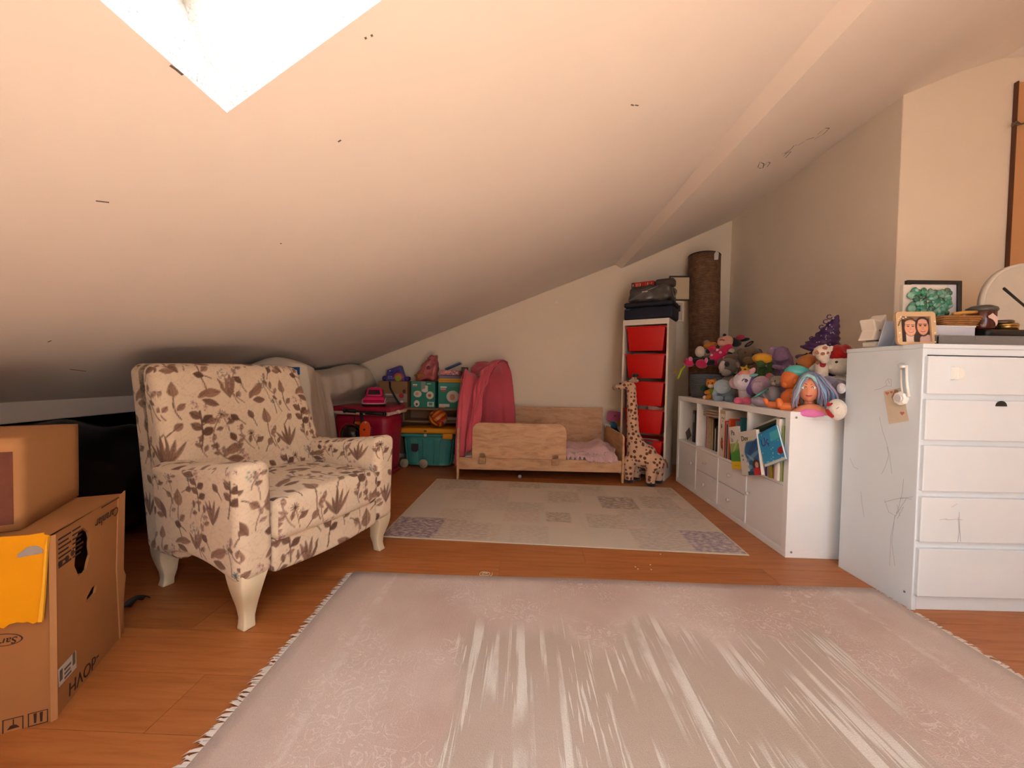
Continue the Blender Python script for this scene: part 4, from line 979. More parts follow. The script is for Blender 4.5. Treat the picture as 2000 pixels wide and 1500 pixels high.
def book(name, label, cat, loc, size, cover, M=None, rz=0, group=None, spine=None, pages='#e6dcc8', rx=0, ry=0):
    """closed book: x thickness, y depth (spine at y=0 side), z height"""
    t, dd, hh = size; r_ = root(name, label, cat, loc, rz, group); r_.rotation_euler = (rx, ry, rz)
    c = cover if not isinstance(cover, str) else flat(cover, .45)
    for x in (-t / 2, t / 2 - .002): MB().box(x, x + .002, 0, dd, 0, hh).build('cover', c, r_)
    MB().box(-t / 2, t / 2, -.0015, .001, 0, hh).build('spine', flat(spine, .45) if spine else c, r_, bevel=.0008, seg=1)
    MB().box(-t / 2 + .002, t / 2 - .002, .001, dd - .004, .003, hh - .003).build('pages', flat(pages, .9), r_)
    return r_
bk = book('book', 'grey and violet picture book lying in the pile beside the coral hood', 'book', (-.86, 3.93, .8795), (.03, .2, .22), '#7b6f86', rz=0); bk.rotation_euler = (0, R(90), 0); bk.location = (-.85, 3.92, .8945)
r_, w, d_, h = carton('toy_box', 'small pink patterned toy box on top of the book pile by the hood', 'box', -.835, -.645, 3.91, 4.06, .911, .963, flat('#c2727c'))
def pk(u, v):
    p = Paint(u, v, '#c9808a'); rr = random.Random(3)
    for i in range(26): p.ell(rr.random(), rr.random(), .04, .12, rr.choice(['#e3c9a0', '#8e4a62', '#d9a0a4', '#b55a6e']))
    p.rect(.25, .6, .62, .8, '#e0bf7d'); return p.c
face(r_, w, d_, h, pk, 60, 30); MB().box(-w / 2 - .002, w / 2 + .002, -d_ / 2 - .002, d_ / 2, 0, .006).build('tray_edge', flat('#2a1a22'), r_)
b_ = book('book', 'blue-covered book leaning on the pink toy box by the coral hood', 'book', (-.66, 3.96, .9645), (.016, .14, .17), '#3c5d8c', ry=R(66)); b_.location = (-.80, 3.96, .976)
pzl = root('card', 'dark red card standing behind the coral hood', 'card', (-.60, 4.0, .8795)); MB().box(-.035, .035, -.003, .003, 0, .12).build('card_sheet', flat('#5a1d1c'), pzl); MB().box(-.03, .03, -.0036, -.003, .07, .11).build('card_picture', flat('#3b6f4c'), pzl); pzl.location.z = .8795
# cardboard toy carton with a black strap, purple activity toy on it
r_, w, d_, h = carton('toy_carton', 'worn cardboard toy carton with a black strap, under the purple toy', 'box', -1.465, -1.165, 3.88, 4.12, .5755, .842, mat('toy_carton', '#8a6742', .85, var=.15, vscale=6))
def tc_(u, v):
    p = Paint(u, v, '#8d6b45'); p.rect(0, 1, 0, .52, '#8d8577'); p.rect(0, 1, 0, .2, '#7b3a33', .8); p.ell(.80, .44, .09, .09, '#b3262a'); p.rect(.3, .55, .36, .40, '#b0433e'); p.rect(.25, .5, .46, .52, '#c9c2ae'); p.ell(.9, .62, .06, .08, '#4a2a20'); p.ell(.82, .22, .06, .04, '#cfc9b4'); return p.c
face(r_, w, d_, h, tc_, 60, 60)
MB().tube([(-.03, -.128, .262), (-.025, -.132, .2), (.03, -.132, .1), (.075, -.132, .03), (.08, -.13, .006)], .011, 8, flat=.25).build('strap', flat('#15110f'), r_, smooth=True)
pt_ = root('activity_toy', 'purple plastic house-shaped baby toy with a smiling face on the carton', 'toy', (-1.31, 3.98, .8425), .05)
PUR = mat('purple_plastic', '#4a3f8c', .35, var=.05, vscale=9)
MB().prism([(-.10, 0), (.10, 0), (.085, .05), (.05, .165), (-.085, .115), (-.095, .04)], -.05, .05).build('body', PUR, pt_, matrix=frame((0, 0, 0), (1, 0, 0), (0, 0, 1)), bevel=.012, seg=3)
for s in (-1, 1): soft('foot', (.05, .10, .05), .02, .015, mat('purple_dark', '#3c2a78', .4), pt_, TR(s * .115, 0, .025))
MB().lathe([(.045, 0), (.045, .02), (.03, .028), (0, .03)], 24).build('wheel', plastic('#d0584f'), pt_, smooth=True, matrix=TR(.035, -.05, .04, rx=R(90)))
MB().lathe([(.030, 0), (.030, .022)], 24).build('wheel_hub', plastic('#8fa02e'), pt_, matrix=TR(.035, -.062, .03, rx=R(90)))
for x, z in ((-.035, .095), (.02, .11)):
    MB().tube([(-.014, -.053, 0), (-.007, -.053, -.006), (.004, -.053, -.007), (.014, -.053, -.001)], .003, 6).build('closed_eye', flat('#1a1333'), pt_, matrix=TR(x, 0, z, ry=R(-12)))
MB().ell((0, 0, 0), (.006, .003, .006)).build('sparkle', flat('#eef0ff'), pt_, matrix=TR(-.055, -.052, .105)); 
for i in range(7): MB().ell((0, 0, 0), (.005, .003, .005)).build('sparkle', flat('#b9b3e6'), pt_, matrix=TR(-.07 + .016 * (i % 4), -.052, .03 + .016 * (i // 4)))
# soft pink toy bag with an orange character-free label
db_ = root('toy_bag', 'crumpled see-through pink bag of toys on the green carton', 'bag', (-1.01, 3.99, .8490))
def bagf(P):
    P = P.copy(); k = np.clip(P[:, 2] / .26 + .5, 0, 1); P[:, 0] = P[:, 0] * (1 - .62 * k) + .085 * k; P[:, 1] *= (1 - .5 * k); return P
soft('bag', (.25, .15, .265), .05, .014, mat('pink_film', '#b95a5c', .3, var=.3, vscale=14, spec=.5), db_, TR(0, 0, .134), fn=bagf, wob=.022, wscale=17, seed=4)
def bagface(u, v):
    p = Paint(u, v, '#b06a4a'); p.ell(.55, .35, .3, .3, '#b5793a'); p.ell(.62, .72, .2, .2, '#8c3b46'); p.ell(.25, .3, .15, .2, '#7f7a3c'); p.ell(.6, .76, .12, .05, '#e0b7a6'); p.rect(.4, .9, .5, .56, '#d9a698', .6); return p.c
for i, (x, z, sx, sz, c) in enumerate(((-.03, .055, .075, .045, '#b8702f'), (.045, .14, .04, .035, '#6f2233'), (.06, .19, .035, .02, '#d49a95'), (-.085, .05, .03, .03, '#7e7a38'), (.05, .235, .03, .018, '#9d4a50'))):
    soft('toy_inside', (sx, .02, sz), .009, .01, mat('bagtoy_%d' % i, c, .35, var=.2, vscale=40), db_, TR(x, -.072 + .1 * z, z, ry=R(-18)), wob=.01, wscale=25, seed=i)
for pp in ([(.0, -.07, .08), (.03, -.065, .16), (.07, -.05, .22)], [(.09, -.068, .03), (.1, -.06, .12), (.1, -.04, .2)]):
    MB().tube(pp, .0035, 6).build('crease', mat('pink_crease', '#d98a8a', .3), db_)
# turquoise storage trunk on wheels with a yellow lid
TQ = mat('turquoise_plastic', '#3f8d86', .4, var=.05, vscale=5)
tk = root('toy_chest', 'turquoise plastic toy chest with a yellow lid and beige wheels', 'storage box', (-.915, 3.86, 0))
def trunk(u, v):
    a = 2 * math.pi * u; c, s = math.cos(a), math.sin(a); n_ = 5; k = (abs(c) ** n_ + abs(s) ** n_) ** (-1 / n_)
    rib = 1 + .022 * (1 if math.sin(a * 14) > 0 else -1) * (1 if .05 < v < .86 else 0)
    z = .02 + .30 * v; t = .86 + .12 * v
    return (.255 * k * c * t * rib, .125 * k * s * t * rib, z)
mb = MB().grid(trunk, 168, 12, cu=True); mb.f.append(tuple(range(168))[::-1]); mb.m.append(0); mb.build('tub', TQ, tk, smooth=False)
soft('tub_rim', (.535, .275, .035), .016, .02, TQ, tk, TR(0, 0, .318))
YL = mat('yellow_plastic', '#dc9114', .38, var=.05, vscale=5)
def lidf(P): P = P.copy(); P[:, 2] += np.where(P[:, 2] > 0, .006 * np.cos(P[:, 0] * 6), 0); return P
ld = soft('lid', (.56, .29, .048), .014, .02, YL, tk, TR(0, 0, .362), fn=lidf)
soft('latch', (.10, .03, .055), .008, .012, YL, tk, TR(.2, -.15, .318)); soft('clasp', (.03, .012, .02), .005, .006, mat('clasp_dark', '#7c5210', .4), tk, TR(-.02, -.147, .365))
soft('catch', (.03, .012, .03), .005, .006, plastic('#b9c4b6'), tk, TR(-.02, -.143, .325))
for x in (-.225, -.035):
    wh = MB().lathe([(0, 0), (.022, 0), (.026, .008), (.042, .012), (.044, .022), (.04, .03), (0, .03)], 28).build('wheel', plastic('#a59a7e'), tk, smooth=True, matrix=TR(x, -.122, .0441, rx=R(90)))
MB().prism([(-.035, 0), (.035, 0), (.035, -.06), (.02, -.078), (-.02, -.078), (-.035, -.06)], 0, .004).build('badge', flat('#352430'), tk, matrix=frame((-.125, -.128, .235), (1, 0, 0), (0, 0, 1)))
for x in (-.23, .23):
    for y in (.09,): MB().lathe([(.0, 0), (.03, 0), (.03, .02), (0, .02)], 20).build('wheel', plastic('#a59a7e'), tk, matrix=TR(x, y, .0301, rx=R(90)))
# volleyball on the lid
vb = root('ball', 'red and yellow panelled volleyball resting on the yellow lid of the toy chest', 'ball', (-.83, 3.80, .3925))
def vball():
    nu, nv, r = 48, 32, .092; mb = MB(); vs_ = []; 
    for j in range(nv + 1):
        th = math.pi * j / nv
        for i in range(nu):
            a = 2 * math.pi * i / nu; vs_.append(Vector((math.sin(th) * math.cos(a), math.sin(th) * math.sin(a), math.cos(th))))
    fs, mi = [], []
    Q = Matrix.Rotation(R(35), 3, 'Y') @ Matrix.Rotation(R(25), 3, 'X')
    for j in range(nv):
        for i in range(nu):
            f = (j * nu + i, (j + 1) * nu + i, (j + 1) * nu + (i + 1) % nu, j * nu + (i + 1) % nu); c = Q @ (sum((vs_[k] for k in f), Vector()) / 4)
            ax = max(range(3), key=lambda k: abs(c[k])); t = c[(ax + 1) % 3] / (abs(c[ax]) + 1e-6); s = int((t + 1) / 2 * 6) % 6
            mi.append([0, 1, 0, 2, 1, 0][s] if ax != 1 else [3, 0, 1, 3, 1, 0][s]); fs.append(f)
    mb.add([tuple(v * r) for v in vs_], fs); mb.m = mi
    return mb
vball().build('shell', [plastic('#8e1b16'), plastic('#d98a17'), plastic('#8d8a80'), plastic('#b5371c')], vb, smooth=True, matrix=TR(0, 0, .092, rz=.4))
for k in range(3):
    MB().tube([Vector((.0925 * math.cos(a), .0925 * math.sin(a), 0)) for a in np.linspace(0, 2 * math.pi, 40)], .0012, 5).build('seam', flat('#4a1a14'), vb, matrix=TR(0, 0, .092) @ Matrix.Rotation(R(35), 4, 'Y') @ Matrix.Rotation(R(60 * k), 4, 'X'))
# raspberry cool box with white rim
CO = mat('raspberry_plastic', '#a30d33', .4, var=.06, vscale=4)
cb = root('cool_box', 'raspberry red cool box with a white rim and carry handle', 'cool box', (-1.41, 3.52, 0), -.10)
def cool(P): P = P.copy(); k = P[:, 2] / .56 + .5; P[:, 0] *= .9 + .1 * k; P[:, 1] *= .9 + .1 * k; return P
soft('body', (.55, .36, .56), .09, .02, CO, cb, TR(0, 0, .29), fn=cool); soft('rim', (.575, .385, .034), .015, .02, mat('rim_white', '#d9b9ad', .4), cb, TR(0, 0, .567))
soft('lid', (.555, .365, .05), .022, .02, CO, cb, TR(0, 0, .598)); soft('foot_band', (.49, .31, .03), .014, .03, CO, cb, TR(0, 0, .016))
for s in (-1, 1): MB().ell((0, 0, 0), (.022, .02, .02)).build('handle_pivot', mat('rim_white', '#d9b9ad', .4), cb, smooth=True, matrix=TR(s * .292, -.02, .573))
MB().tube([(-.292, .0, .573), (-.292, .17, .578), (-.25, .2, .578), (.25, .2, .578), (.292, .17, .578), (.292, .0, .573)], .008, 8).build('carry_handle', mat('rim_white', '#d9b9ad', .4), cb, smooth=True)
MB().prism([(-.045, -.011), (.03, -.016), (.045, .004), (.02, .014), (-.04, .01)], 0, .002).build('badge', flat('#c9781a'), cb, matrix=frame((.0, -.1805, .48), (1, 0, 0), (0, 0, 1)))
for i in range(5): MB().box(0, .05, 0, .0035, 0, .0012).build('lettering_line', flat('#c98a92'), cb, matrix=frame((.07, -.1775, .44 - .017 * i), (1, 0, 0), (0, .03, 1)))
# pink toy car on the cool box
PKC = mat('hot_pink_plastic', '#e0115f', .3, coat=.3)
tcr = root('toy_car', 'hot pink toy car standing on the cool box lid', 'toy car', (-1.345, 3.47, .6235), .3)
def carb(P):
    P = P.copy(); P[:, 2] += np.where(P[:, 2] > 0, -.012 * np.abs(P[:, 1] / .12), 0); return P
soft('body', (.185, .27, .075), .03, .012, PKC, tcr, TR(0, .02, .062), fn=carb)
def cabf(P): P = P.copy(); k = np.clip(P[:, 2] / .075 + .5, 0, 1); P[:, 0] *= 1 - .2 * k; P[:, 1] *= 1 - .3 * k; return P
soft('cabin', (.155, .17, .085), .028, .01, PKC, tcr, TR(0, .04, .125), fn=cabf)
GLS = mat('dark_window', '#3a0a1e', .1)
MB().prism([(-.055, 0), (.055, 0), (.046, .045), (-.046, .045)], 0, .004).build('windscreen', GLS, tcr, matrix=frame((0, -.047, .104), (1, 0, 0), (0, .32, 1)))
for s in (-1, 1): MB().prism([(-.06, 0), (.055, 0), (.04, .04), (-.045, .04)], 0, .003).build('side_window', GLS, tcr, matrix=frame((s * .0775, .04, .108), (0, s, 0), (-s * .2, 0, 1)))
MB().tube([(-.094, -.06, .03), (-.085, -.112, .03), (0, -.121, .03), (.085, -.112, .03), (.094, -.06, .03)], .006, 8).build('bumper', mat('pink_trim', '#f0a3bd', .35), tcr, smooth=True)
for x in (-1, 1):
    for y in (-.055, .09):
        MB().lathe([(0, -.012), (.026, -.012), (.03, -.006), (.03, .006), (.026, .012), (0, .012)], 20).build('wheel', flat('#2a1a1c', .5), tcr, smooth=True, matrix=TR(x * .088, y, .0302, ry=R(90)))
        MB().lathe([(.0, 0), (.015, 0), (.012, .004), (0, .004)], 16).build('hub_cap', plastic('#d9a0ae'), tcr, matrix=TR(x * .0995, y, .0302, ry=R(90 * x)))
        MB().tube([(x * .0935, y - .04, .026), (x * .0945, y - .028, .055), (x * .0945, y, .067), (x * .0945, y + .028, .055), (x * .0935, y + .04, .026)], .004, 6).build('wheel_arch', mat('pink_trim', '#f0a3bd', .35), tcr, smooth=True)
# child's bicycle half hidden by the armchair
bi = root('kids_bicycle', 'child\'s bicycle with black grips and an orange front plate behind the armchair', 'bicycle', (-1.30, 3.12, 0), 0)
BK = mat('black_rubber', '#0d0c0d', .5); 
hz = .60
MB().tube([(-.12, -.015, hz + .012), (-.03, 0, hz + .004), (.05, 0, hz - .004), (.16, .0, hz - .008)], .009, 8).build('handlebar', mat('dark_steel', '#2a2728', .35, metal=.5), bi, smooth=True)
for a, b_ in (((-.145, -.02, hz + .014), (-.06, -.004, hz + .008)), ((.02, 0, hz - .004), (.175, 0, hz - .009))):
    MB().tube([a, b_], .016, 12).build('grip', BK, bi, smooth=True)
for p_ in ((-.147, -.02, hz + .015), (.178, 0, hz - .009)): MB().ell(p_, (.013, .022, .022)).build('grip_end', BK, bi, smooth=True)
MB().tube([(-.02, .0, hz), (-.01, .03, .42), (0, .07, .10)], .013, 8).build('stem', mat('dark_steel', '#2a2728', .35, metal=.5), bi, smooth=True)
pl_ = [(.045 * math.cos(a) * (1 if math.sin(a) > 0 else .92), .075 * math.sin(a) if math.sin(a) > 0 else .13 * math.sin(a)) for a in np.linspace(0, 2 * math.pi, 28)[:-1]]
npl = MB().prism(pl_, 0, .012).build('front_plate', plastic('#e0521d'), bi, matrix=frame((.035, -.045, .46), (1, .1, 0), (0, .05, 1)), bevel=.004)
MB().lathe([(.009, 0), (.009, .004)], 16).build('plate_hole', flat('#20100c'), npl, matrix=TR(-.004, .005, .011)); MB().ell((0, 0, 0), (.008, .008, .006)).build('plate_bolt', plastic('#e6c9c0'), npl, matrix=TR(.004, .062, .012))
for i in range(4): MB().lathe([(.006, 0), (.006, .003)], 10).build('plate_rivet', flat('#7c2410'), npl, matrix=TR(-.027 + .018 * i, -.09, .011))
for (x, y, rr_) in ((.0, .07, .15), (.02, -.50, .15)):
    wl = MB().lathe([(rr_ - .035, -.016), (rr_ - .008, -.018), (rr_, 0), (rr_ - .008, .018), (rr_ - .035, .016)], 40).build('wheel', BK, bi, smooth=True, matrix=TR(x, y, rr_ + .001, rx=R(90), rz=.35))
    MB().lathe([(0, -.006), (rr_ - .034, -.006), (rr_ - .034, .006), (0, .006)], 32).build('wheel_disc', mat('wheel_black', '#0a0d12', .4), wl)
    MB().ell((0, 0, 0), (.012, .012, .022)).build('hub', plastic('#b9b0aa'), wl)
MB().grid(lambda u, v: ((.165) * math.cos(R(20 + 140 * u)), (v - .5) * .06, .165 * math.sin(R(20 + 140 * u))), 24, 3).build('mudguard', plastic('#7a1b1c'), bi, matrix=TR(0, .07, .151, rz=.35), smooth=True, solid=.003)
MB().tube([(-.0, .04, .36), (.0, -.14, .26), (.02, -.4, .22), (.02, -.50, .16)], .014, 8).build('frame_tube', plastic('#8a1620'), bi, smooth=True)
soft('saddle', (.11, .2, .05), .024, .02, BK, bi, TR(.015, -.38, .40)); MB().tube([(.015, -.38, .38), (.015, -.36, .23)], .01, 8).build('saddle_post', mat('dark_steel', '#2a2728', .35, metal=.5), bi)

hc = ony(688, 850, 3.16)
hm = root('helmet', 'black bicycle helmet with a red rim hanging from the handlebar', 'helmet', hc - Vector((0, 0, .06)))
MB().ell((0, 0, 0), (.088, .085, .1), nu=28, nv=16, fn=lambda d: 1 if d.z > -.35 else .82).build('shell', mat('helmet_black', '#05070b', .25), hm, smooth=True, matrix=TR(0, 0, .06))
MB().tube([(.091 * math.cos(a), -.02 * math.sin(a) - .03, .06 + .103 * math.sin(a)) for a in np.linspace(R(200), R(60), 24)], .007, 8).build('rim', plastic('#8f1d1f'), hm, smooth=True)
MB().tube([(.0, .02, .15), (.02, .0, .19), (.03, -.03, .22)], .005, 6).build('strap', flat('#101010'), hm, smooth=True); MB().ell((.02, -.085, .03), (.007, .004, .007)).build('rivet', plastic('#c9c9c9'), hm)

# ------------------------------------------------------------------ things on and beside the white tower
tl = lambda x, y, z: tw.matrix_basis @ Vector((x, y, z)); trz = tw.rotation_euler.z
def twroot(n, lb, cat, x, y, z, rz=0, g=None): return root(n, lb, cat, tl(x, y, z), trz + rz, g)
NV = mat('navy_fabric', '#14182a', .8, var=.15, vscale=10, bump=.1, bscale=200)
nb_ = twroot('storage_case', 'navy blue fabric storage case lying on the white tower', 'case', -.195, .16, TH)
soft('case_body', (.44, .30, .115), .022, .02, NV, nb_, TR(0, 0, .058)); soft('case_lid', (.445, .305, .05), .02, .02, mat('navy_lid', '#0d0f1c', .6, var=.2, vscale=8), nb_, TR(0, 0, .142)); MB().box(-.21, -.16, -.1555, -.152, .095, .103).build('zip_pull', flat('#4a4d66'), nb_)
gb_ = twroot('clothes_bag', 'grey clothes in a clear zipped bag on the navy case', 'bag', -.195, .17, TH + .169)
def gbf(P): P = P.copy(); k = np.clip(P[:, 2] / .16 + .5, 0, 1); P[:, 0] = P[:, 0] * (1 - .06 * k) + .005 * k; return P
soft('bag', (.41, .25, .155), .05, .014, mat('grey_film', '#56504b', .25, var=.3, vscale=14, spec=.5), gb_, TR(0, 0, .078), fn=gbf, wob=.022, wscale=15, seed=8); MB().box(-.06, -.01, -.135, -.131, .088, .096).build('painted_highlight', flat('#d5d0c8'), gb_)  # pale strip stands in for a highlight on the film
MB().tube([(-.2, -.12, .012), (-.12, -.135, .05), (-.02, -.132, .1), (.08, -.125, .135)], .003, 6).build('zip', mat('zip_grey', '#8a8680', .4), gb_, smooth=True)
rb_ = twroot('game_box', 'narrow red printed game box on the grey clothes bag', 'box', -.27, .17, TH + .158 + .155)
MB().box(-.105, .105, -.07, .07, 0, .058).build('carton', flat('#a8160f'), rb_, bevel=.003)
def rbx(u, v):
    p = Paint(u, v, '#b01c12'); rr = random.Random(2); p.rect(0, .14, 0, 1, '#5a1c18'); p.rect(.04, .1, .3, .7, '#b9aca0')
    for i in range(9): x = .2 + .085 * i; p.rect(x, x + rr.uniform(.02, .05), .25, .8, rr.choice(['#e2735a', '#6d0f0c', '#d8b29a', '#c4301f']))
    return p.c
panel_print('front_print', .206, .054, 80, 24, rbx, rb_, frame((-.103, -.0712, .002), (1, 0, 0), (0, 0, 1)))
gx = twroot('pouch', 'small brown-grey padded pouch on the clothes bag beside the red box', 'pouch', -.075, .17, TH + .158 + .155); soft('pouch_body', (.17, .12, .07), .022, .012, mat('taupe_pouch', '#4f3f38', .7, var=.1, vscale=20), gx, TR(0, 0, .0352)); MB().box(-.06, .06, -.062, -.060, .05, .053).build('zip', flat('#2d2320'), gx)
# frames stacked in the gap beside the tower
def pframe(name, label, origin, ex, w, h, bw, fc, mc, art=None, lean=0.0, rz=0.0, depth=.018):
    r_ = root(name, label, 'picture frame', origin, 0); r_.rotation_euler = (lean, 0, rz)
    MB().prism([(-w / 2, 0), (w / 2, 0), (w / 2, h), (-w / 2, h)], 0, depth, holes=[[(-w / 2 + bw, bw), (w / 2 - bw, bw), (w / 2 - bw, h - bw), (-w / 2 + bw, h - bw)]]).build('frame_border', fc, r_, matrix=frame((0, 0, 0), (1, 0, 0), (0, 0, 1)), bevel=.0015, seg=1)
    MB().box(-w / 2 + bw, w / 2 - bw, -.008, -.004, bw, h - bw).build('mount', mc, r_)
    if art: art(r_, w, h, bw)
    return r_
def artA(r_, w, h, bw): text('A', .09, flat('#bfae98'), r_, frame((-.012, -.0085, .08), (1, 0, 0), (0, 0, 1)), 'letter')
def artB(r_, w, h, bw): MB().box(-.03, .05, -.0092, -.0082, h * .5, h * .8).build('picture', flat('#2a1d1a'), r_); MB().box(-.05, .03, -.0092, -.0082, h * .12, h * .45).build('picture', flat('#9a8578'), r_)
pframe('picture_frame', 'white framed picture standing on the tower beside the navy case', tl(-.012, .315, TH + .001), None, .16, .20, .018, flat('#d8cab8'), flat('#b8aa9c'), artB, rz=trz + R(38), lean=R(-2))
pframe('picture_frame', 'beige picture with a large letter in a dark thin frame above the white one', tl(.02, .325, TH + .203), None, .20, .235, .012, flat('#3a2318'), flat('#c3ae8e'), artA, rz=trz + R(30), lean=R(-2))
# rolled woven mat standing in the corner
MATB = bpy.data.materials.new('woven_mat'); MATB.use_nodes = True
def _weave():
    nt = MATB.node_tree; b = nt.nodes['Principled BSDF']; N = nt.nodes.new; L = nt.links.new; b.inputs['Roughness'].default_value = .8
    tc = N('ShaderNodeTexCoord'); wv = N('ShaderNodeTexWave'); wv.bands_direction = 'Z'; wv.inputs['Scale'].default_value = 26; wv.inputs['Distortion'].default_value = 1.5; wv.inputs['Detail Scale'].default_value = 3
    L(tc.outputs['Object'], wv.inputs['Vector']); nz = N('ShaderNodeTexNoise'); nz.inputs['Scale'].default_value = 22; L(tc.outputs['Object'], nz.inputs['Vector'])
    mu = N('ShaderNodeMath'); mu.operation = 'MULTIPLY'; L(wv.outputs['Fac'], mu.inputs[0]); L(nz.outputs['Fac'], mu.inputs[1])
    cr = N('ShaderNodeValToRGB'); cr.color_ramp.elements[0].color = lin('#4a3022'); cr.color_ramp.elements[1].color = lin('#9b7552'); cr.color_ramp.elements[0].position = .1; cr.color_ramp.elements[1].position = .65
    L(mu.outputs[0], cr.inputs[0]); L(cr.outputs[0], b.inputs['Base Color']); bp = N('ShaderNodeBump'); bp.inputs['Strength'].default_value = .4; bp.inputs['Distance'].default_value = .004; L(wv.outputs['Fac'], bp.inputs['Height']); L(bp.outputs[0], b.inputs['Normal'])
_weave()
mb0, mb1 = ony(1368, 790, 3.95), ony(1368, 505, 3.95); rmx = ony(1398, 520, 3.95).x - ony(1340, 520, 3.95).x
rm = root('rolled_mat', 'brown woven rolled-up mat standing upright behind the white tower', 'rolled mat', (mb0.x + .01, 3.95, 0), 0)
rh = mb1.z + .02; rr0 = rmx / 2
def roll(u, v):
    a = u * 2 * math.pi * 2.3; r = rr0 * (1 - .14 * u) * (1 - .10 * (1 - v)); k = .04 * math.sin(v * 3 + 1); return (r * math.cos(a + 2.2) + k * .5, r * math.sin(a + 2.2), rh * v + .01 * math.sin(a) * v)
MB().grid(roll, 110, 30).build('mat_sheet', MATB, rm, smooth=True, solid=.006)
MB().tube([(roll(u, 1)[0], roll(u, 1)[1], roll(u, 1)[2] + .002) for u in np.linspace(0, 1, 80)], .006, 6).build('binding', flat('#2c1a12'), rm, smooth=True)
MB().tube([roll(0, v) for v in np.linspace(0, 1, 20)], .007, 6).build('binding', flat('#2c1a12'), rm, smooth=True)
tg = ony(1384, 507, 3.95) - Vector((mb0.x + .01, 3.95, 0)); MB().prism([(-.02, 0), (.018, .004), (.022, .07), (-.004, .085), (-.022, .06)], 0, .002).build('paper_tag', flat('#d9d2c6'), rm, matrix=frame((tg.x, -rr0 - .008, tg.z - .05), (1, 0, 0), (0, 0, 1)))

# ------------------------------------------------------------------ plush giraffe
PG = Vector((1.165, 3.36, 0))
gf = root('plush_giraffe', 'tall plush giraffe with brown spots standing before the white tower', 'plush toy', PG, tw.rotation_euler.z)
GM = bpy.data.materials.new('giraffe_plush'); GM.use_nodes = True
def _gir():
    nt = GM.node_tree; b = nt.nodes['Principled BSDF']; N = nt.nodes.new; L = nt.links.new; b.inputs['Roughness'].default_value = .95; b.inputs['Sheen Weight'].default_value = .3
    tc = N('ShaderNodeTexCoord'); vo = N('ShaderNodeTexVoronoi'); vo.inputs['Scale'].default_value = 27; vo.inputs['Randomness'].default_value = .75; L(tc.outputs['Object'], vo.inputs['Vector'])
    nz = N('ShaderNodeTexNoise'); nz.inputs['Scale'].default_value = 30; L(tc.outputs['Object'], nz.inputs['Vector']); ad = N('ShaderNodeMath'); ad.operation = 'MULTIPLY_ADD'; ad.inputs[1].default_value = .25; L(nz.outputs['Fac'], ad.inputs[0]); L(vo.outputs['Distance'], ad.inputs[2])
    cr = N('ShaderNodeValToRGB'); e = cr.color_ramp.elements; e[0].position = .47; e[0].color = lin('#6d3c28'); e[1].position = .53; e[1].color = lin('#d8ac8a'); L(ad.outputs[0], cr.inputs[0]); L(cr.outputs[0], b.inputs['Base Color'])
_gir()
def gp(px, py, dy=0.0): p = gf.matrix_basis.inverted() @ onpl(px, py, PG, TV); return (p.x, dy, p.z)
g = MB()
def cap(a, b_, r0, r1, n=7, c=g):
    a, b_ = Vector(a), Vector(b_)
    for i in range(n): t = i / (n - 1); r = r0 + (r1 - r0) * t; c.ell(tuple(a.lerp(b_, t)), (r, r, r), nu=16, nv=10)
cap(gp(1233, 757), gp(1237, 850), .044, .056, 9); cap(gp(1237, 850), gp(1246, 885), .06, .098, 6); cap(gp(1246, 889), gp(1281, 904), .098, .078, 7)
cap(gp(1236, 868), gp(1265, 885), .06, .075, 5)
for px, y in ((1232, -.06), (1238, .07)): cap(gp(px, 900, y), gp(px, 931, y), .058, .042, 5)
for px, y in ((1277, -.06), (1284, .07)): cap(gp(px, 908, y), gp(px - 3, 936, y), .056, .042, 5)
cap(gp(1230, 752), gp(1218, 752), .042, .036, 5); cap(gp(1216, 754), gp(1205, 756), .033, .026, 4)
g.build('body', GM, gf, smooth=True, remesh=.010)
MB().ell(gp(1201, 757), (.024, .03, .026)).build('muzzle', plush('#b98d74'), gf, smooth=True)
MB().ell(gp(1214, 749, -.036), (.012, .008, .009)).build('eye', plastic('#120c0a'), gf, smooth=True); MB().ell(gp(1214, 749, .036), (.012, .008, .009)).build('eye', plastic('#120c0a'), gf, smooth=True)
for px, y in ((1235, -.018), (1238, .025)):
    MB().tube([gp(px - 3, 745, y), gp(px + 3, 737, y)], .009, 8).build('horn', plush('#c59a7c'), gf, smooth=True); MB().ell(gp(px + 4, 733, y), (.017, .014, .018)).build('horn_tip', plush('#241712'), gf, smooth=True)
for s in (-1, 1): MB().ell(gp(1238, 744, s * .055), (.03, .012, .016)).build('ear', plush('#c59a7c'), gf, smooth=True)
for px, y in ((1232, -.06), (1238, .07), (1274, -.06), (1281, .07)):
    p = gp(px, 934 if px < 1260 else 940, y); MB().lathe([(0, 0), (.04, 0), (.045, .012), (.04, .024), (0, .03)], 18).build('hoof', plush('#1e1512'), gf, smooth=True, matrix=TR(p[0], p[1], .001))
MB().tube([gp(1298, 897), gp(1303, 905), gp(1304, 914)], .008, 8).build('tail', plush('#8a5a42'), gf, smooth=True)
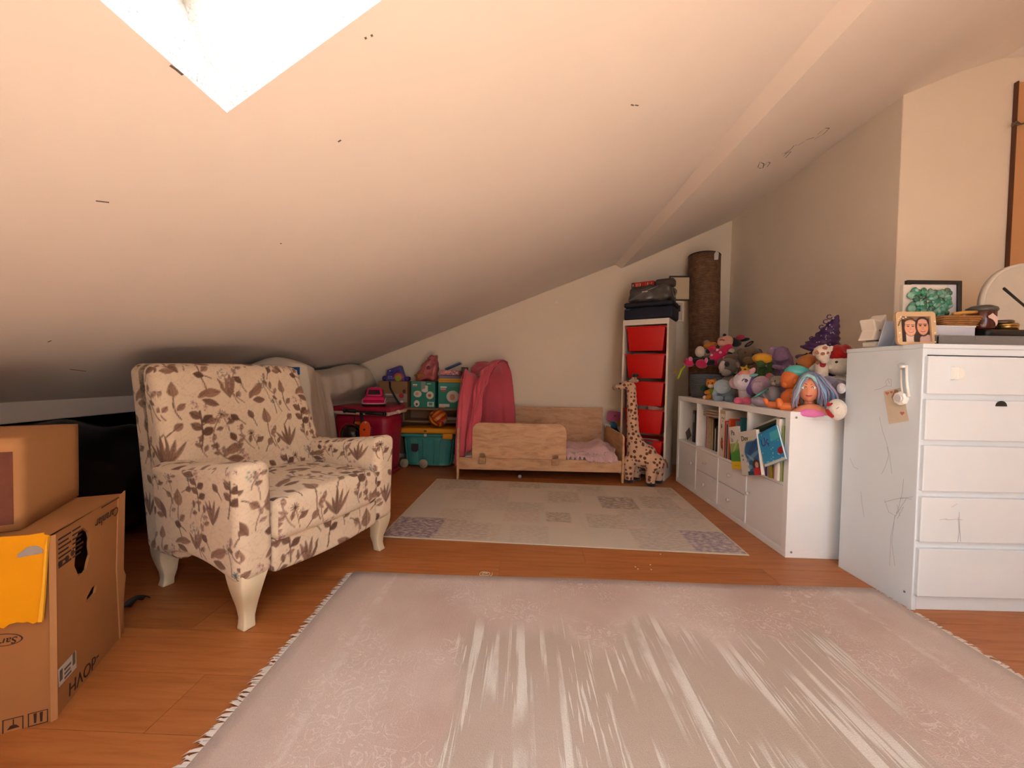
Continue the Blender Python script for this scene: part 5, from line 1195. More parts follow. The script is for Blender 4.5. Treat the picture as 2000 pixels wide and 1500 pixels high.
# paper toys propped in the gap between the bed's end and the tower
pw_ = root('paper_toys', 'pink, white and blue cut-out card toys propped beyond the bed\'s foot', 'paper toy', (.98, 4.05, 0))
MB().box(-.05, .1, .03, .06, 0, .40).build('backing_box', flat('#3b3a38'), pw_)
def cut(pts, c, dy, nm): MB().prism([(ony(x, y, 4.05).x - .98, ony(x, y, 4.05).z) for x, y in pts][::-1], dy, dy + .004).build(nm, flat(c), pw_, matrix=frame((0, 0, 0), (1, 0, 0), (0, 0, 1)))
cut([(1186, 806), (1189, 803), (1200, 803), (1213, 805), (1214, 818), (1205, 823), (1187, 822), (1184, 819)], '#b0507e', .012, 'pink_shape')
cut([(1180, 827), (1190, 828), (1192, 834), (1188, 837), (1181, 834)], '#dccdc0', .018, 'white_shape'); cut([(1191, 825), (1198, 823), (1204, 826), (1205, 833), (1199, 836), (1193, 834)], '#2f6f9e', .022, 'blue_shape')
cut([(1205, 822), (1214, 819), (1214, 832), (1207, 832)], '#c9742a', .016, 'orange_shape'); cut([(1204, 834), (1215, 830), (1215, 846), (1210, 845)], '#c8b8a6', .014, 'spotted_shape'); cut([(1198, 811), (1203, 810), (1200, 814)], '#1c1014', .024, 'dark_shape')
# ------------------------------------------------------------------ books in the cube shelf
kw = ks.matrix_basis
def K(x, y, z): return kw @ Vector((x, y, z))
krz = ks.rotation_euler.z
SHZ = SZ + KI + .0006
# spines face the room (-x): books are built with their spine at local y=0, so turn them by -90 degrees
def shelf_book(label, y, t, h, dd, cover, spine=None, x=.03, tilt=0.0, grp=None, z=SHZ, cat='book', turn=0.0):
    r_ = book('book', label, cat, K(x, y, z), (t, dd, h), cover, rz=0, spine=spine, group=grp)
    r_.rotation_euler = (0, 0, 0); r_.matrix_basis = Matrix.Translation(K(x, y, z)) @ Matrix.Rotation(krz - math.pi / 2 + turn, 4, 'Z') @ Matrix.Rotation(tilt, 4, 'Y')
    return r_
cell = [KT + i * (cw + KI) for i in range(4)]
# far cell: dark folders
y = cell[3] + .035
for lb, t, h, c in (('black ring folder with a pale label in the shelf\'s far cube', .045, .27, '#23202b'), ('dark brown album in the shelf\'s far cube', .022, .235, '#3a2a2c'), ('dark plum notebook in the shelf\'s far cube', .016, .22, '#4b3540')):
    b_ = shelf_book(lb, cell[3] + .21 - (y - cell[3]), t, h, .24, c, x=.06); y += t + .004
    if t > .04: MB().box(-.012, .012, -.0024, -.0016, .17, .24).build('spine_label', flat('#8e8a92'), b_)
cdd = root('card', 'small dark square card leaning in the shelf\'s far cube', 'card', K(.05, cell[3] + .27, SHZ)); MB().prism([(0, 0), (.06, .05), (.0, .11), (-.055, .06)], 0, .003).build('card_sheet', flat('#2b2422'), cdd, matrix=frame((0, 0, .0), (0, -1, .0), (.12, 0, 1)))
# second cell: tall pastel books
y = cell[2] + .275
for lb, t, h, c, sp in (('slim pink hardback standing in the second cube from the far end', .012, .255, '#9a4e58', '#a35a62'), ('thicker rose pink hardback standing in the second cube from the far end', .028, .25, '#cf8d90', '#d69a9b'),
        ('cream patterned album standing in the second cube from the far end', .05, .24, '#b79d72', '#bfa67c'), ('beige narrow book standing in the second cube from the far end', .014, .232, '#c2b08e', None),
        ('black tall book standing in the second cube from the far end', .02, .24, '#19130f', None), ('white speckled slim book in the second cube from the far end', .014, .17, '#c6c4bd', None), ('dark green slim book in the second cube from the far end', .018, .19, '#2b3d38', None)):
    b_ = shelf_book(lb, y, t, h, .22, c, sp, x=.05); y -= t + .003
    if 'patterned' in lb:
        rr = random.Random(1)
        for i in range(34): MB().lathe([(.0035, 0), (.0035, .0006)], 6).build('spine_dot', flat(rr.choice(['#d9c79a', '#97814f'])), b_, matrix=TR(rr.uniform(-.02, .02), -.0016, rr.uniform(.01, .23), rx=R(90)))
pst = root('folded_cloth', 'folded beige cloth lying on the books in the second cube', 'cloth', K(.10, cell[2] + .14, SHZ + .2575)); 
for i in range(3): soft('fold', (.2, .20, .018), .008, .02, cloth('#b9a083'), pst, TR(0, 0, .0095 + .019 * i), wob=.006, wscale=20, seed=i)
# third cell: picture books, some of them sticking out
ct = root('magazine_box', 'tall white card file with a drawn cat face in the shelf\'s middle cube', 'file box', K(.004, cell[1] + .262, SHZ), krz)
MB().box(0, .24, 0, .076, 0, .325).build('card_file', flat('#ddd2c4'), ct, bevel=.002)
def catface(u, v):
    p = Paint(u, v, '#ded4c6'); p.ell(.55, .80, .36, .14, '#e9e2d6'); p.rect(0, 1, .93, 1, '#b58a5c', .6); p.ell(.42, .84, .07, .02, '#3a2c28'); p.ell(.72, .83, .06, .02, '#3a2c28'); p.ell(.57, .77, .05, .02, '#a8705c')
    p.line(.3, .66, .42, .69, .02, '#3a2c28'); p.line(.3, .62, .46, .65, .02, '#3a2c28'); p.ell(.55, .32, .2, .05, '#c0512e'); p.ell(.5, .40, .10, .05, '#c9b04a'); p.rect(.38, .62, .36, .40, '#28514c'); p.line(.35, .28, .7, .2, .07, '#c0512e'); p.ell(.45, .2, .08, .04, '#2e3a30'); return p.c
panel_print('front_print', .072, .32, 40, 120, catface, ct, frame((-.0008, .074, .002), (0, -1, 0), (0, 0, 1)))
y = cell[1] + .252
for lb, t, h, c, sp, xx in (('slim red and white striped book in the middle cube', .010, .255, '#c43b3a', None, .0), ('slim coral book beside the striped one in the middle cube', .010, .25, '#d98078', '#e7a79b', .002), ('grey-green book with a dark teal spine in the middle cube', .016, .235, '#bdb7ac', '#2f4a4a', .0),
        ('orange picture book with a round animal on its spine in the middle cube', .018, .275, '#d0471c', '#dd5a26', .005), ('navy slim book in the middle cube beside the orange one', .010, .20, '#274a60', None, .004), ('slate blue picture book in the middle cube behind the open ones', .02, .265, '#76889c', None, .03), ('teal square picture book at the back of the middle cube', .02, .29, '#3f7f86', None, .045)):
    shelf_book(lb, y, t, h, .24, c, sp, x=xx); y -= t + .0035
def cover_quad(name, label, pts_px, X, t, fn, nx, ny, base, texts=(), cat='book'):
    """picture book sticking out of the shelf: front cover seen from the room, corners TL TR BR BL in pixels on plane x = X"""
    P = [onx(px, py, X) for px, py in pts_px]; ex = (P[2] - P[3]); ey = P[0] - P[3]; M = frame(P[3], ex, ey); w = ex.length; h = ey.length
    r_ = root(name, label, cat, P[3]); M0 = Matrix.Translation(-P[3]) @ M
    MB().box(0, w, 0, h, -t, -t + .0015).build('back_cover', flat(base), r_, matrix=M0); MB().box(.001, w - .003, .002, h - .002, -t + .0015, -.0015).build('pages', flat('#e8e0d0', .9), r_, matrix=M0); MB().box(0, w, 0, h, -.0015, 0).build('front_cover', flat(base), r_, matrix=M0)
    panel_print('cover_print', w, h, nx, ny, fn, r_, M0 @ TR(0, 0, .0006))
    for body, s, x, yv, c in texts: text(body, s * h, flat(c), r_, M0 @ TR(x * w, yv * h, .0012))
    return r_
def c1(u, v):
    p = Paint(u, v, '#e9e4dc'); p.put(np.clip((.62 - v) * 30, 0, 1), '#9fb56a'); p.put(np.clip((.42 - v + .1 * u) * 12, 0, 1), '#4d9a3c'); p.ell(.6, .55, .35, .05, '#b8cf86', .4); p.put(np.clip((.19 - v) * 60, 0, 1), '#e6c02c'); p.rect(.3, .8, .07, .1, '#c9a320'); return p.c
cover_quad('book', 'white, green and yellow picture book sticking out of the shelf', [(1440, 838), (1462, 838), (1449, 917), (1430, 916)], 1.372, .012, c1, 40, 60, '#d8d2c6', (('Pa', .17, .2, .80, '#4a423c'), ('la', .17, .12, .64, '#8c867e')))
def c2(u, v):
    p = Paint(u, v, '#ded6cb'); p.put(np.clip((u - .34 - .1 * np.sin(v * 9)) * 14, 0, 1) * np.clip((.78 - v) * 20, 0, 1), '#2f6596'); p.ell(.75, .62, .35, .08, '#2a4f86', .5, .8); p.ell(.7, .42, .4, .05, '#6f9db5', .3, .8); p.ell(.65, .35, .3, .03, '#9ab9c2', -.4, .8); p.ell(.55, .80, .3, .04, '#d3cf9e', .2, .7)
    p.ell(.82, .23, .17, .12, '#5a2a24'); p.ell(.84, .22, .09, .07, '#d9a586'); p.rect(.66, 1, 0, .16, '#bd2430'); p.ell(.8, .08, .15, .08, '#d9434c', 0, .6); p.rect(.34, .66, 0, .08, '#26485e'); p.ell(.5, .18, .12, .05, '#7fb0bd', 0, .8); return p.c
cover_quad('book', 'white picture book with a blue giant scene sticking out of the shelf', [(1455, 846), (1494, 842), (1487, 928), (1450, 928)], 1.355, .02, c2, 60, 90, '#d6cdc2', (('Dev', .17, .16, .78, '#3c352f'), ('Nİ', .07, .08, .42, '#5a524a'), ('irl', .07, .12, .33, '#5a524a')))
def c3(u, v):
    p = Paint(u, v, '#2f9bd0'); rr = random.Random(4); p.put(np.clip((v - .75) * 3, 0, 1), '#1b7fb8', .7)
    for i in range(22): p.ell(rr.random(), rr.random(), .02, .015, '#bfe6f4')
    p.rect(.6, 1, .62, .88, '#4cc0cf'); p.ell(.92, .28, .16, .10, '#9c1c22'); p.put(np.clip((.08 - v) * 60, 0, 1), '#e6e2da'); return p.c
P3b = cover_quad('book', 'bright blue picture book tilted out of the shelf\'s nearest cube', [(1474, 852), (1514, 838), (1534, 897), (1494, 912)], 1.366, .012, c3, 60, 60, '#2f9bd0', (('Uç', .34, .10, .58, '#4a2a86'),))
# nearest cell: flat stack at the back, upright books in front
zz = SHZ
for lb, hh, c in (('yellow picture book lying at the bottom of the flat pile in the nearest cube', .02, '#d9b832'), ('teal picture book lying in the flat pile in the nearest cube', .02, '#3b8a8d'), ('white picture book lying in the flat pile in the nearest cube', .018, '#d5cfc3'), ('second yellow picture book in the flat pile, under the pink one', .016, '#e0c52e'), ('pink picture book lying in the flat pile under the purple one', .02, '#d96ea5'), ('dark purple picture book on top of the flat pile in the nearest cube', .04, '#3b2147')):
    r_ = root('book', lb, 'book', K(.07, cell[0] + .06, zz), krz); MB().box(0, .26, 0, .2, 0, .002).build('cover', flat(c), r_); MB().box(0, .26, 0, .2, hh - .002, hh).build('cover', flat(c), r_); MB().box(-.001, .001, 0, .2, 0, hh).build('spine', flat(c), r_); MB().box(.002, .256, .003, .197, .002, hh - .002).build('pages', flat('#e3d8c4', .9), r_)
    zz += hh + .032 if c in ('#3b8a8d',) else hh + .0006
y = cell[0] + .012
for lb, t, h, c, sp, xx, ti in (('tall olive green book at the nearest end of the shelf', .012, .30, '#8d9a4e', '#a4ad6e', .0, 0), ('tall white and orange book beside the olive green one', .022, .335, '#e6e0d6', '#e98a22', -.012, 0), ('white slim book with a pink foot in the nearest cube', .014, .25, '#e2dcd0', '#e9e4da', -.005, R(3)),
        ('mustard yellow book leaning in the nearest cube', .026, .235, '#8f7a1c', '#9a8423', -.014, R(9)), ('lilac slim book leaning in the nearest cube', .012, .19, '#a996c6', None, -.012, R(4)), ('plum and blue book leaning in the nearest cube', .016, .20, '#6a1f52', '#5a2a6e', -.01, R(2)), ('pale pink slim book in the nearest cube beside the plum one', .01, .18, '#e0b3bb', None, -.005, R(-2))):
    b_ = shelf_book(lb, y + t / 2, t, h, .23, c, sp, x=xx, tilt=-ti); y += t + .004
    if 'orange' in lb: MB().box(-t / 2, t / 2, -.0026, -.0016, .22, h).build('spine_band', flat('#f0ebe4'), b_); MB().box(-t / 2, t / 2, -.0026, -.0016, 0, .1).build('spine_band', flat('#f0ebe4'), b_)
    if 'pink foot' in lb: MB().box(-t / 2, t / 2, -.0026, -.0016, 0, .07).build('spine_band', flat('#d6719c'), b_)
r_ = root('book', 'grey and green hardback leaning across the top of the nearest cube', 'book', K(.02, cell[0] + .03, SHZ + .27)); 
a, b_ = onx(1470, 838, 1.42), onx(1527, 815, 1.42); r_.location = a
MB().box(0, (b_ - a).length, -.018, 0, 0, .16).build('cover', flat('#22402e'), r_, matrix=frame((0, 0, 0), b_ - a, (0, 0, 1)) @ TR(0, 0, -.16)); MB().box(.004, (b_ - a).length - .004, -.001, .012, 0, .158).build('pages', flat('#c9c4bb', .9), r_, matrix=frame((0, 0, 0), b_ - a, (0, 0, 1)) @ TR(0, 0, -.16))

# ------------------------------------------------------------------ toys heaped on the cube shelf
GRP = 'toys heaped on the white cube shelf'
TOPZ = KH
class Toy:
    """toy built from blobs given in photo pixels on the plane x = X above the shelf it stands on"""
    def __init__(s, name, label, cat, X, px, py, base=None):
        s.X = X; c = onx(px, py, X); s.c0 = c; s.base = Vector((c.x, c.y, TOPZ if base is None else base)); s.phi = math.atan2(c.x, c.y); s.sc = float((c.x * CR[2][0] + c.y * CR[2][1]) / FPX)
        s.r = root(name, label, cat, s.base, -s.phi, GRP); s.hosts = []
    def p(s, px, py, d=0.0):      # local point; d metres towards the back
        w = onpl(px, py, s.c0, (math.sin(s.phi), math.cos(s.phi), 0)) - s.base; q = Matrix.Rotation(s.phi, 3, 'Z') @ w; return Vector((q.x, q.y + d, q.z))
    def ell(s, nm, px, py, rx, ry, mt, d=0.0, dp=1.0, tilt=0, fn=None, nu=22):
        a, b_ = rx * s.sc, ry * s.sc; own = dp * (a + b_) / 2
        if d <= -.03 and nm not in ('hand', 'foot', 'shoe', 'paw', 'mane', 'wing', 'head', 'arm'):
            f_ = s.front(px, py)
            if f_ is not None: d = f_ + .25 * own
        elif nm not in ('ear', 'horn'): s.hosts.append((px, py, rx, ry, d, own))
        c = s.p(px, py, d)
        return MB().ell((0, 0, 0), (a, dp * (a + b_) / 2, b_), nu=nu, nv=14, fn=fn).build(nm, mt, s.r, smooth=True, matrix=Matrix.Translation(c) @ Matrix.Rotation(R(tilt), 4, 'Y'))
    def front(s, px, py):
        best = None
        for hx, hy, rx, ry, hd, own in s.hosts:
            k = 1 - ((px - hx) / rx) ** 2 - ((py - hy) / ry) ** 2
            if k > 0: q = hd - own * math.sqrt(k); best = q if best is None else min(best, q)
        return best
    def tube(s, nm, pts, r, mt, n=10, d=0.0):
        dd = [s.front(x, y) if (d <= -.03 and nm != 'hair_lock') else None for x, y in pts]
        return MB().tube([s.p(x, y, d if q is None else q - .001) for (x, y), q in zip(pts, dd)], [q * s.sc for q in r] if isinstance(r, (list, tuple)) else r * s.sc, n).build(nm, mt, s.r, smooth=True)
    def soft(s, nm, pts, mt, d=0.0, flat_=1.0):
        """smooth limb: list of (px, py, r)"""
        path, rad = [], []
        P = [(x, y, r) for x, y, r in pts]
        if d > -.06: s.hosts += [(x, y, r * 1.15, r * 1.15, d, r * s.sc) for x, y, r in P]
        for i in range(len(P) - 1):
            for k in range(5): t = k / 5; path.append(s.p(P[i][0] + (P[i + 1][0] - P[i][0]) * t, P[i][1] + (P[i + 1][1] - P[i][1]) * t, d)); rad.append((P[i][2] + (P[i + 1][2] - P[i][2]) * t) * s.sc)
        path.append(s.p(P[-1][0], P[-1][1], d)); rad.append(P[-1][2] * s.sc)
        a, b_ = (path[1] - path[0]).normalized(), (path[-1] - path[-2]).normalized()
        path = [path[0] - a * rad[0] * .8, path[0] - a * rad[0] * .5] + path + [path[-1] + b_ * rad[-1] * .5, path[-1] + b_ * rad[-1] * .8]; rad = [rad[0] * .35, rad[0] * .85] + rad + [rad[-1] * .85, rad[-1] * .35]
        return MB().tube(path, rad, 14, flat=flat_).build(nm, mt, s.r, smooth=True)
    def eye(s, px, py, r, d, mt=None): return s.ell('eye', px, py, r, r, mt or plastic('#0d0a0a'), d, .6)
# woven basket at the far end
bc = K(.20, 1.25, TOPZ + .0006)
bs = root('basket', 'round grey woven basket with a dark lining at the shelf\'s far end', 'basket', bc, 0, None)
WV = mat('grey_rope', '#6f747c', .9, var=.25, vscale=90, bump=.6, bscale=180, stretch=(1, 1, 1.4))
BR, BHH = .178, .20
MB().lathe([(BR * .9, 0), (BR * .97, .04), (BR, BHH * .6), (BR * 1.0, BHH), (BR - .012, BHH), (BR * .95 - .012, .03), (0, .012)], 48).build('basket_wall', WV, bs, smooth=True)
for k in range(14): MB().tube([(BR * (.905 + .095 * min(1, k / 7)) * math.cos(a), BR * (.905 + .095 * min(1, k / 7)) * math.sin(a), .012 + k * .0138) for a in np.linspace(0, 2 * math.pi, 49)], .0065, 6).build('rope_coil', WV, bs, smooth=True)
MB().lathe([(BR - .014, .1), (BR - .012, BHH + .004), (BR + .004, BHH + .006), (BR + .004, BHH - .012), (BR - .002, BHH - .012), (BR - .004, .1)], 48).build('lining', mat('basket_lining', '#2a2629', .9), bs, smooth=True)
MB().lathe([(0, BHH - .035), (BR - .016, BHH - .035), (BR - .016, BHH - .03), (0, BHH - .02)], 40).build('contents', cloth('#2c2a2e'), bs, smooth=True)
BT = TOPZ + BHH - .02
# rag doll in a pink dress lying on the basket
T = Toy('rag_doll', 'rag doll in a bright pink dotted dress lying across the basket', 'doll', 1.60, 1405, 700, BT)
PINK = plush('#c4184f'); SK = plush('#d79a80'); BLKP = plush('#100c0e')
T.soft('dress', [(1420, 682, 9), (1408, 693, 13), (1398, 702, 15)], PINK); T.soft('bodice', [(1422, 678, 9), (1417, 684, 10)], PINK, -.01)
T.ell('head', 1417, 667, 14, 12, SK, 0, .9); T.ell('cheek', 1410, 670, 8, 7, SK, -.02, .8)
T.tube('mouth', [(1406, 665), (1410, 664), (1415, 666)], .9, plastic('#5a1420'), 6, -.055)
T.ell('hair', 1434, 668, 13, 9, BLKP, .02, .9, 15); T.ell('hair_tuft', 1452, 663, 11, 4, BLKP, .02, .8, -8); T.ell('bow', 1446, 659, 8, 5, plush('#a5213f'), .0, .8, -10); T.ell('nose', 1415, 655, 3.2, 3, BLKP, -.02, .9)
T.soft('sleeve', [(1393, 680, 6), (1385, 684, 5)], PINK, -.01); T.ell('cuff', 1383, 686, 4.5, 5.5, BLKP, -.01); T.ell('hand', 1367, 687, 9, 11, plush('#c9b7a4'), -.01)
T.soft('arm', [(1425, 690, 5), (1428, 698, 4)], BLKP, -.03); T.ell('hand', 1428, 686, 6, 5, plush('#c9b7a4'), -.03)
T.soft('leg', [(1385, 703, 6), (1365, 705, 6), (1355, 706, 6)], BLKP, -.02); T.soft('leg', [(1392, 708, 6), (1382, 709, 6)], BLKP, -.05)
T.ell('shoe', 1346, 708, 10, 9, PINK, -.02, .9, 20); T.ell('shoe', 1371, 711, 11, 9, PINK, -.05, .9, 10); T.ell('shoe_bow', 1349, 702, 4, 5, plush('#dd7aa0'), -.06); T.ell('shoe_bow', 1380, 705, 3, 6, plush('#dd7aa0'), -.08)
for x, y in ((1390, 694), (1407, 689), (1413, 699), (1401, 684)): T.ell('dot', x, y, 2.6, 2.6, plush('#e79ab6'), -.085, .4)
T = Toy('plush_duck', 'orange and white plush duck tucked behind the rag doll on the basket', 'plush toy', 1.62, 1385, 690, BT)
T.ell('body', 1382, 690, 11, 9, plush('#d9cdb8')); T.ell('beak', 1387, 675, 12, 6, plush('#e08a1e'), -.03, .9, -12); T.ell('head', 1380, 670, 7, 6, plush('#a9826a'), .01)
T = Toy('sock', 'neon yellow and orange child\'s sock hanging over the basket\'s rim', 'sock', 1.47, 1332, 735, .86)
T.soft('sock_leg', [(1340, 712, 4), (1331, 723, 5), (1325, 737, 5)], cloth('#c6d62a'), -.02, .5); T.soft('sock_toe', [(1320, 722, 3), (1317, 728, 3)], cloth('#d8a21e'), -.02, .5); T.soft('sock_cuff', [(1340, 712, 5), (1343, 709, 5)], cloth('#e3e86a'), -.02, .5)
# dog, bear and front row
def plush_animal(*a): return Toy(*a)
T = Toy('plush_dog', 'grey and white plush dog with dark patched eyes beside the basket', 'plush toy', 1.62, 1425, 740, None); G1 = plush('#75685f'); 
T.soft('body', [(1428, 770, 15), (1424, 745, 14)], plush('#8d7f75'), .02); T.ell('head', 1422, 716, 17, 17, G1); T.ell('blaze', 1411, 716, 6, 11, plush('#c9b8ad'), -.05, .7, 8); T.ell('muzzle', 1418, 727, 9, 8, plush('#a3938a'), -.06, .8); T.ell('nose', 1418, 727, 4.5, 4.5, plush('#1e1512'), -.105, .7)
for x, y in ((1420, 712), (1408, 713)): T.ell('eye_patch', x, y, 4.5, 5.5, plush('#3a2c28'), -.085, .4); T.eye(x, y, 2.2, -.105)
T.ell('ear', 1441, 712, 6, 9, plush('#6a5a54'), -.01, .5, -15); T.ell('ear_inner', 1441, 713, 3, 6, plush('#a88a88'), -.035, .4, -15); T.ell('ear', 1406, 706, 4, 7, plush('#6a5a54'), 0, .5, 20); T.ell('cap', 1430, 698, 14, 7, plush('#6c5946'), .02)
T = Toy('plush_bear', 'brown plush bear with a hanging loop sitting at the back by the wall', 'plush toy', 1.74, 1462, 740, None); B_ = plush('#6b5540')
T.soft('body', [(1465, 765, 22), (1463, 725, 20)], B_, .0); T.ell('head', 1464, 697, 20, 20, B_, -.01); T.ell('muzzle', 1462, 704, 9, 7, plush('#7d654c'), -.10, .7); T.eye(1456, 690, 2, -.115); T.eye(1470, 693, 2, -.115); T.ell('ear', 1447, 687, 7, 7, B_, 0, .5); T.ell('ear', 1481, 688, 7, 7, B_, 0, .5)
MB().tube([T.p(1463 + 7 * math.cos(a) + 3 * math.sin(a), 672 - 4 * math.sin(a) - 3 * math.cos(a)) for a in np.linspace(0, 2 * math.pi, 20)], .006, 8).build('loop', plush('#3a2618'), T.r, smooth=True)
T = Toy('plush_tiger', 'small orange plush tiger in a green shirt at the shelf\'s front edge', 'plush toy', 1.47, 1388, 776, None); O_ = plush('#e08a1c')
T.soft('body', [(1391, 772, 8), (1390, 764, 7)], plush('#8fae22')); T.ell('head', 1389, 750, 9, 9, O_); T.ell('muzzle', 1388, 754, 5, 4, plush('#efe3d3'), -.035, .7); T.eye(1384, 748, 1.3, -.042); T.eye(1391, 748, 1.3, -.042); T.ell('ear', 1383, 743, 3, 3, O_); T.ell('ear', 1396, 743, 3, 3, O_)
T.soft('arm', [(1384, 765, 4), (1379, 766, 3.5)], O_, -.02); T.soft('leg', [(1386, 774, 5), (1379, 777, 4)], O_, -.03); T.soft('leg', [(1394, 776, 4), (1397, 777, 4)], plush('#d9cf9a'), -.03); T.ell('foot', 1377, 776, 4, 4, plush('#ecd9c4'), -.03); T.ell('tail', 1374, 759, 7, 8, plush('#1f4a32'), .03)
T = Toy('plush_elephant', 'pale blue plush elephant with a big round ear sitting on the shelf', 'plush toy', 1.49, 1412, 780, None); BL = plush('#8fa0ae')
T.ell('body', 1417, 766, 17, 18, BL, .02); T.ell('head', 1412, 756, 14, 15, BL, -.01); T.ell('ear', 1411, 755, 15, 14, plush('#a4b3bd'), -.055, .35); T.ell('ear_inner', 1411, 754, 9, 9, plush('#b7c0c6'), -.075, .3)
for x in (1402, 1424): T.soft('foot', [(x - 3, 778, 6), (x + 5, 778, 6)], plush('#8797a8'), -.07)
T.soft('trunk', [(1400, 760, 5), (1395, 770, 4.5), (1397, 776, 4)], BL, -.05)
T = Toy('plush_unicorn', 'white plush unicorn with pink feet and a purple mane on the shelf', 'plush toy', 1.50, 1455, 782, None); W_ = plush('#ddd3dc')
T.soft('body', [(1458, 775, 13), (1456, 762, 13)], W_, .03); T.ell('head', 1453, 745, 19, 19, W_); T.ell('mane', 1467, 754, 9, 18, plush('#7a5aa6'), -.03, .7); T.ell('mane', 1437, 748, 12, 12, plush('#c79fae'), .03, .8); T.ell('forelock', 1455, 728, 10, 5, plush('#d8926f'), -.04, .8); T.ell('forelock', 1447, 730, 5, 4, plush('#e57c92'), -.06, .8)
T.ell('ear', 1468, 726, 5, 9, plush('#e3a9b4'), -.02, .5, 35); T.tube('eye_line', [(1449, 744), (1453, 740), (1458, 741), (1461, 744)], .9, flat('#2a2030'), 6, -.088); T.ell('eye', 1457, 744, 2.6, 3, flat('#5b4c66'), -.085, .5); T.ell('horn_band', 1472, 733, 7, 3, plush('#7fc9c4'), -.05, .7, -15)
for x in (1443, 1458): T.ell('foot', x, 782, 8.5, 7.5, plush('#e0668a'), -.08, .9)
T.ell('hoof', 1470, 776, 7, 5, plush('#8d7379'), -.03)
T = Toy('plush_butterfly', 'round lilac plush with a pink ear lying between unicorn and doll', 'plush toy', 1.56, 1490, 780, None)
T.ell('body', 1488, 753, 19, 19, plush('#b79cb4'), .0); T.ell('ear', 1501, 735, 5, 7, plush('#c75a74'), -.02, .5, 30); T.ell('wing', 1480, 757, 10, 13, plush('#c3aabd'), -.06, .5); T.soft('support', [(1492, 786, 12), (1490, 770, 13)], plush('#a892aa'), .02)
T = Toy('plush_frog', 'green plush frog with a yellow brimmed hat at the back of the heap', 'plush toy', 1.66, 1490, 735, None); GN = plush('#476b2f')
T.soft('body', [(1492, 775, 14), (1491, 748, 12), (1489, 722, 9)], GN); T.ell('head', 1487, 708, 9, 10, GN, -.07); T.soft('arm', [(1505, 712, 6), (1506, 722, 6), (1501, 728, 5)], GN, -.03)
T.ell('hat_brim', 1491, 701, 19, 11, plush('#d98e14'), .0, .45, 8); T.ell('hat_inner', 1491, 702, 14, 8, plush('#e8a926'), -.035, .4, 8)
for x in (1482, 1489): T.ell('eye_white', x, 700, 3.2, 3.2, plastic('#e8e6dc'), -.075, .7); T.eye(x, 700, 1.3, -.09)
T = Toy('knit_hat', 'lilac knitted hat standing at the back of the heap', 'hat', 1.76, 1527, 740, None); LL = mat('lilac_knit', '#9a7aa2', .95, var=.2, vscale=50, bump=.6, bscale=220)
T.soft('hat_base', [(1532, 775, 20), (1530, 745, 20)], LL); T.soft('crown', [(1529, 722, 19), (1527, 700, 18), (1526, 688, 13)], LL, -.01); T.soft('fold', [(1516, 703, 3), (1525, 705, 4), (1538, 701, 3)], LL, -.09); T.soft('brim_roll', [(1512, 716, 4), (1526, 720, 5), (1543, 717, 4)], LL, -.085); T.ell('ear_flap', 1512, 690, 12, 14, mat('lilac_knit2', '#ad8fb2', .95, bump=.5, bscale=220), .03, .6)
T = Toy('plush_star', 'small yellow star toy lying among the plush toys', 'plush toy', 1.60, 1456, 738, .92)
MB().prism([((11 if i % 2 == 0 else 5) * T.sc * math.sin(i * math.pi / 5 + .3), (11 if i % 2 == 0 else 5) * T.sc * math.cos(i * math.pi / 5 + .3)) for i in range(10)][::-1], -.012, .012).build('star', plush('#d9ae2a'), T.r, matrix=frame(T.p(1455, 722, -.03), (1, 0, 0), (0, 0, 1)), bevel=.006); T.ell('button', 1455, 722, 2, 2, plastic('#7a4a1a'), -.045, .5)
T = Toy('plush_mouse', 'grey plush mouse in a silver and teal dress sitting near the doll', 'plush toy', 1.49, 1500, 788, None); GM_ = plush('#8c8288')
T.soft('body', [(1512, 778, 14), (1512, 764, 12)], mat('silver_cloth', '#9a96a0', .45, var=.15, vscale=20), .02); T.ell('head', 1518, 745, 12, 11, plush('#988a82'), .02); T.ell('ear', 1508, 738, 6, 6, plush('#7a6c68'), .02, .4); T.eye(1514, 744, 1.5, -.03); T.ell('snout', 1511, 749, 4, 4, plush('#b3a49a'), -.02)
T.ell('skirt', 1486, 785, 17, 10, mat('silver_cloth2', '#a696aa', .4, var=.2, vscale=30), -.02, .9, 15); T.tube('ribbon', [(1472, 776), (1485, 768), (1500, 760)], 1.6, mat('teal_ribbon', '#57b3a8', .4), 8, -.05); T.soft('leg', [(1500, 780, 5), (1490, 772, 5)], GM_, -.02)
# orange vinyl doll
T = Toy('vinyl_doll', 'orange-skinned vinyl baby doll with glossy turquoise hair sitting on the shelf', 'doll', 1.50, 1540, 796, None); OV = mat('orange_vinyl', '#e57a3c', .35, var=.05, vscale=10, spec=.45, sss=.05)
T.soft('body', [(1542, 786, 15), (1542, 772, 14), (1546, 762, 8)], OV, .0); T.ell('head', 1546, 741, 18, 20, OV, 0, .95); T.ell('cheek', 1535, 750, 8, 8, OV, -.02, .9); T.ell('hair', 1557, 729, 22, 16, mat('turquoise_vinyl', '#54b9b6', .2, coat=.4), .01, .95, 10); T.ell('ear', 1552, 745, 4, 6, OV, -.075, .6); T.ell('eye', 1533, 742, 2, 4, flat('#f0ece6'), -.05, .6); T.ell('eye', 1532, 742, 1, 2.5, flat('#2b4f5c'), -.06, .6); T.tube('brow', [(1531, 735), (1535, 733)], .8, flat('#7a3f20'), 6, -.05)
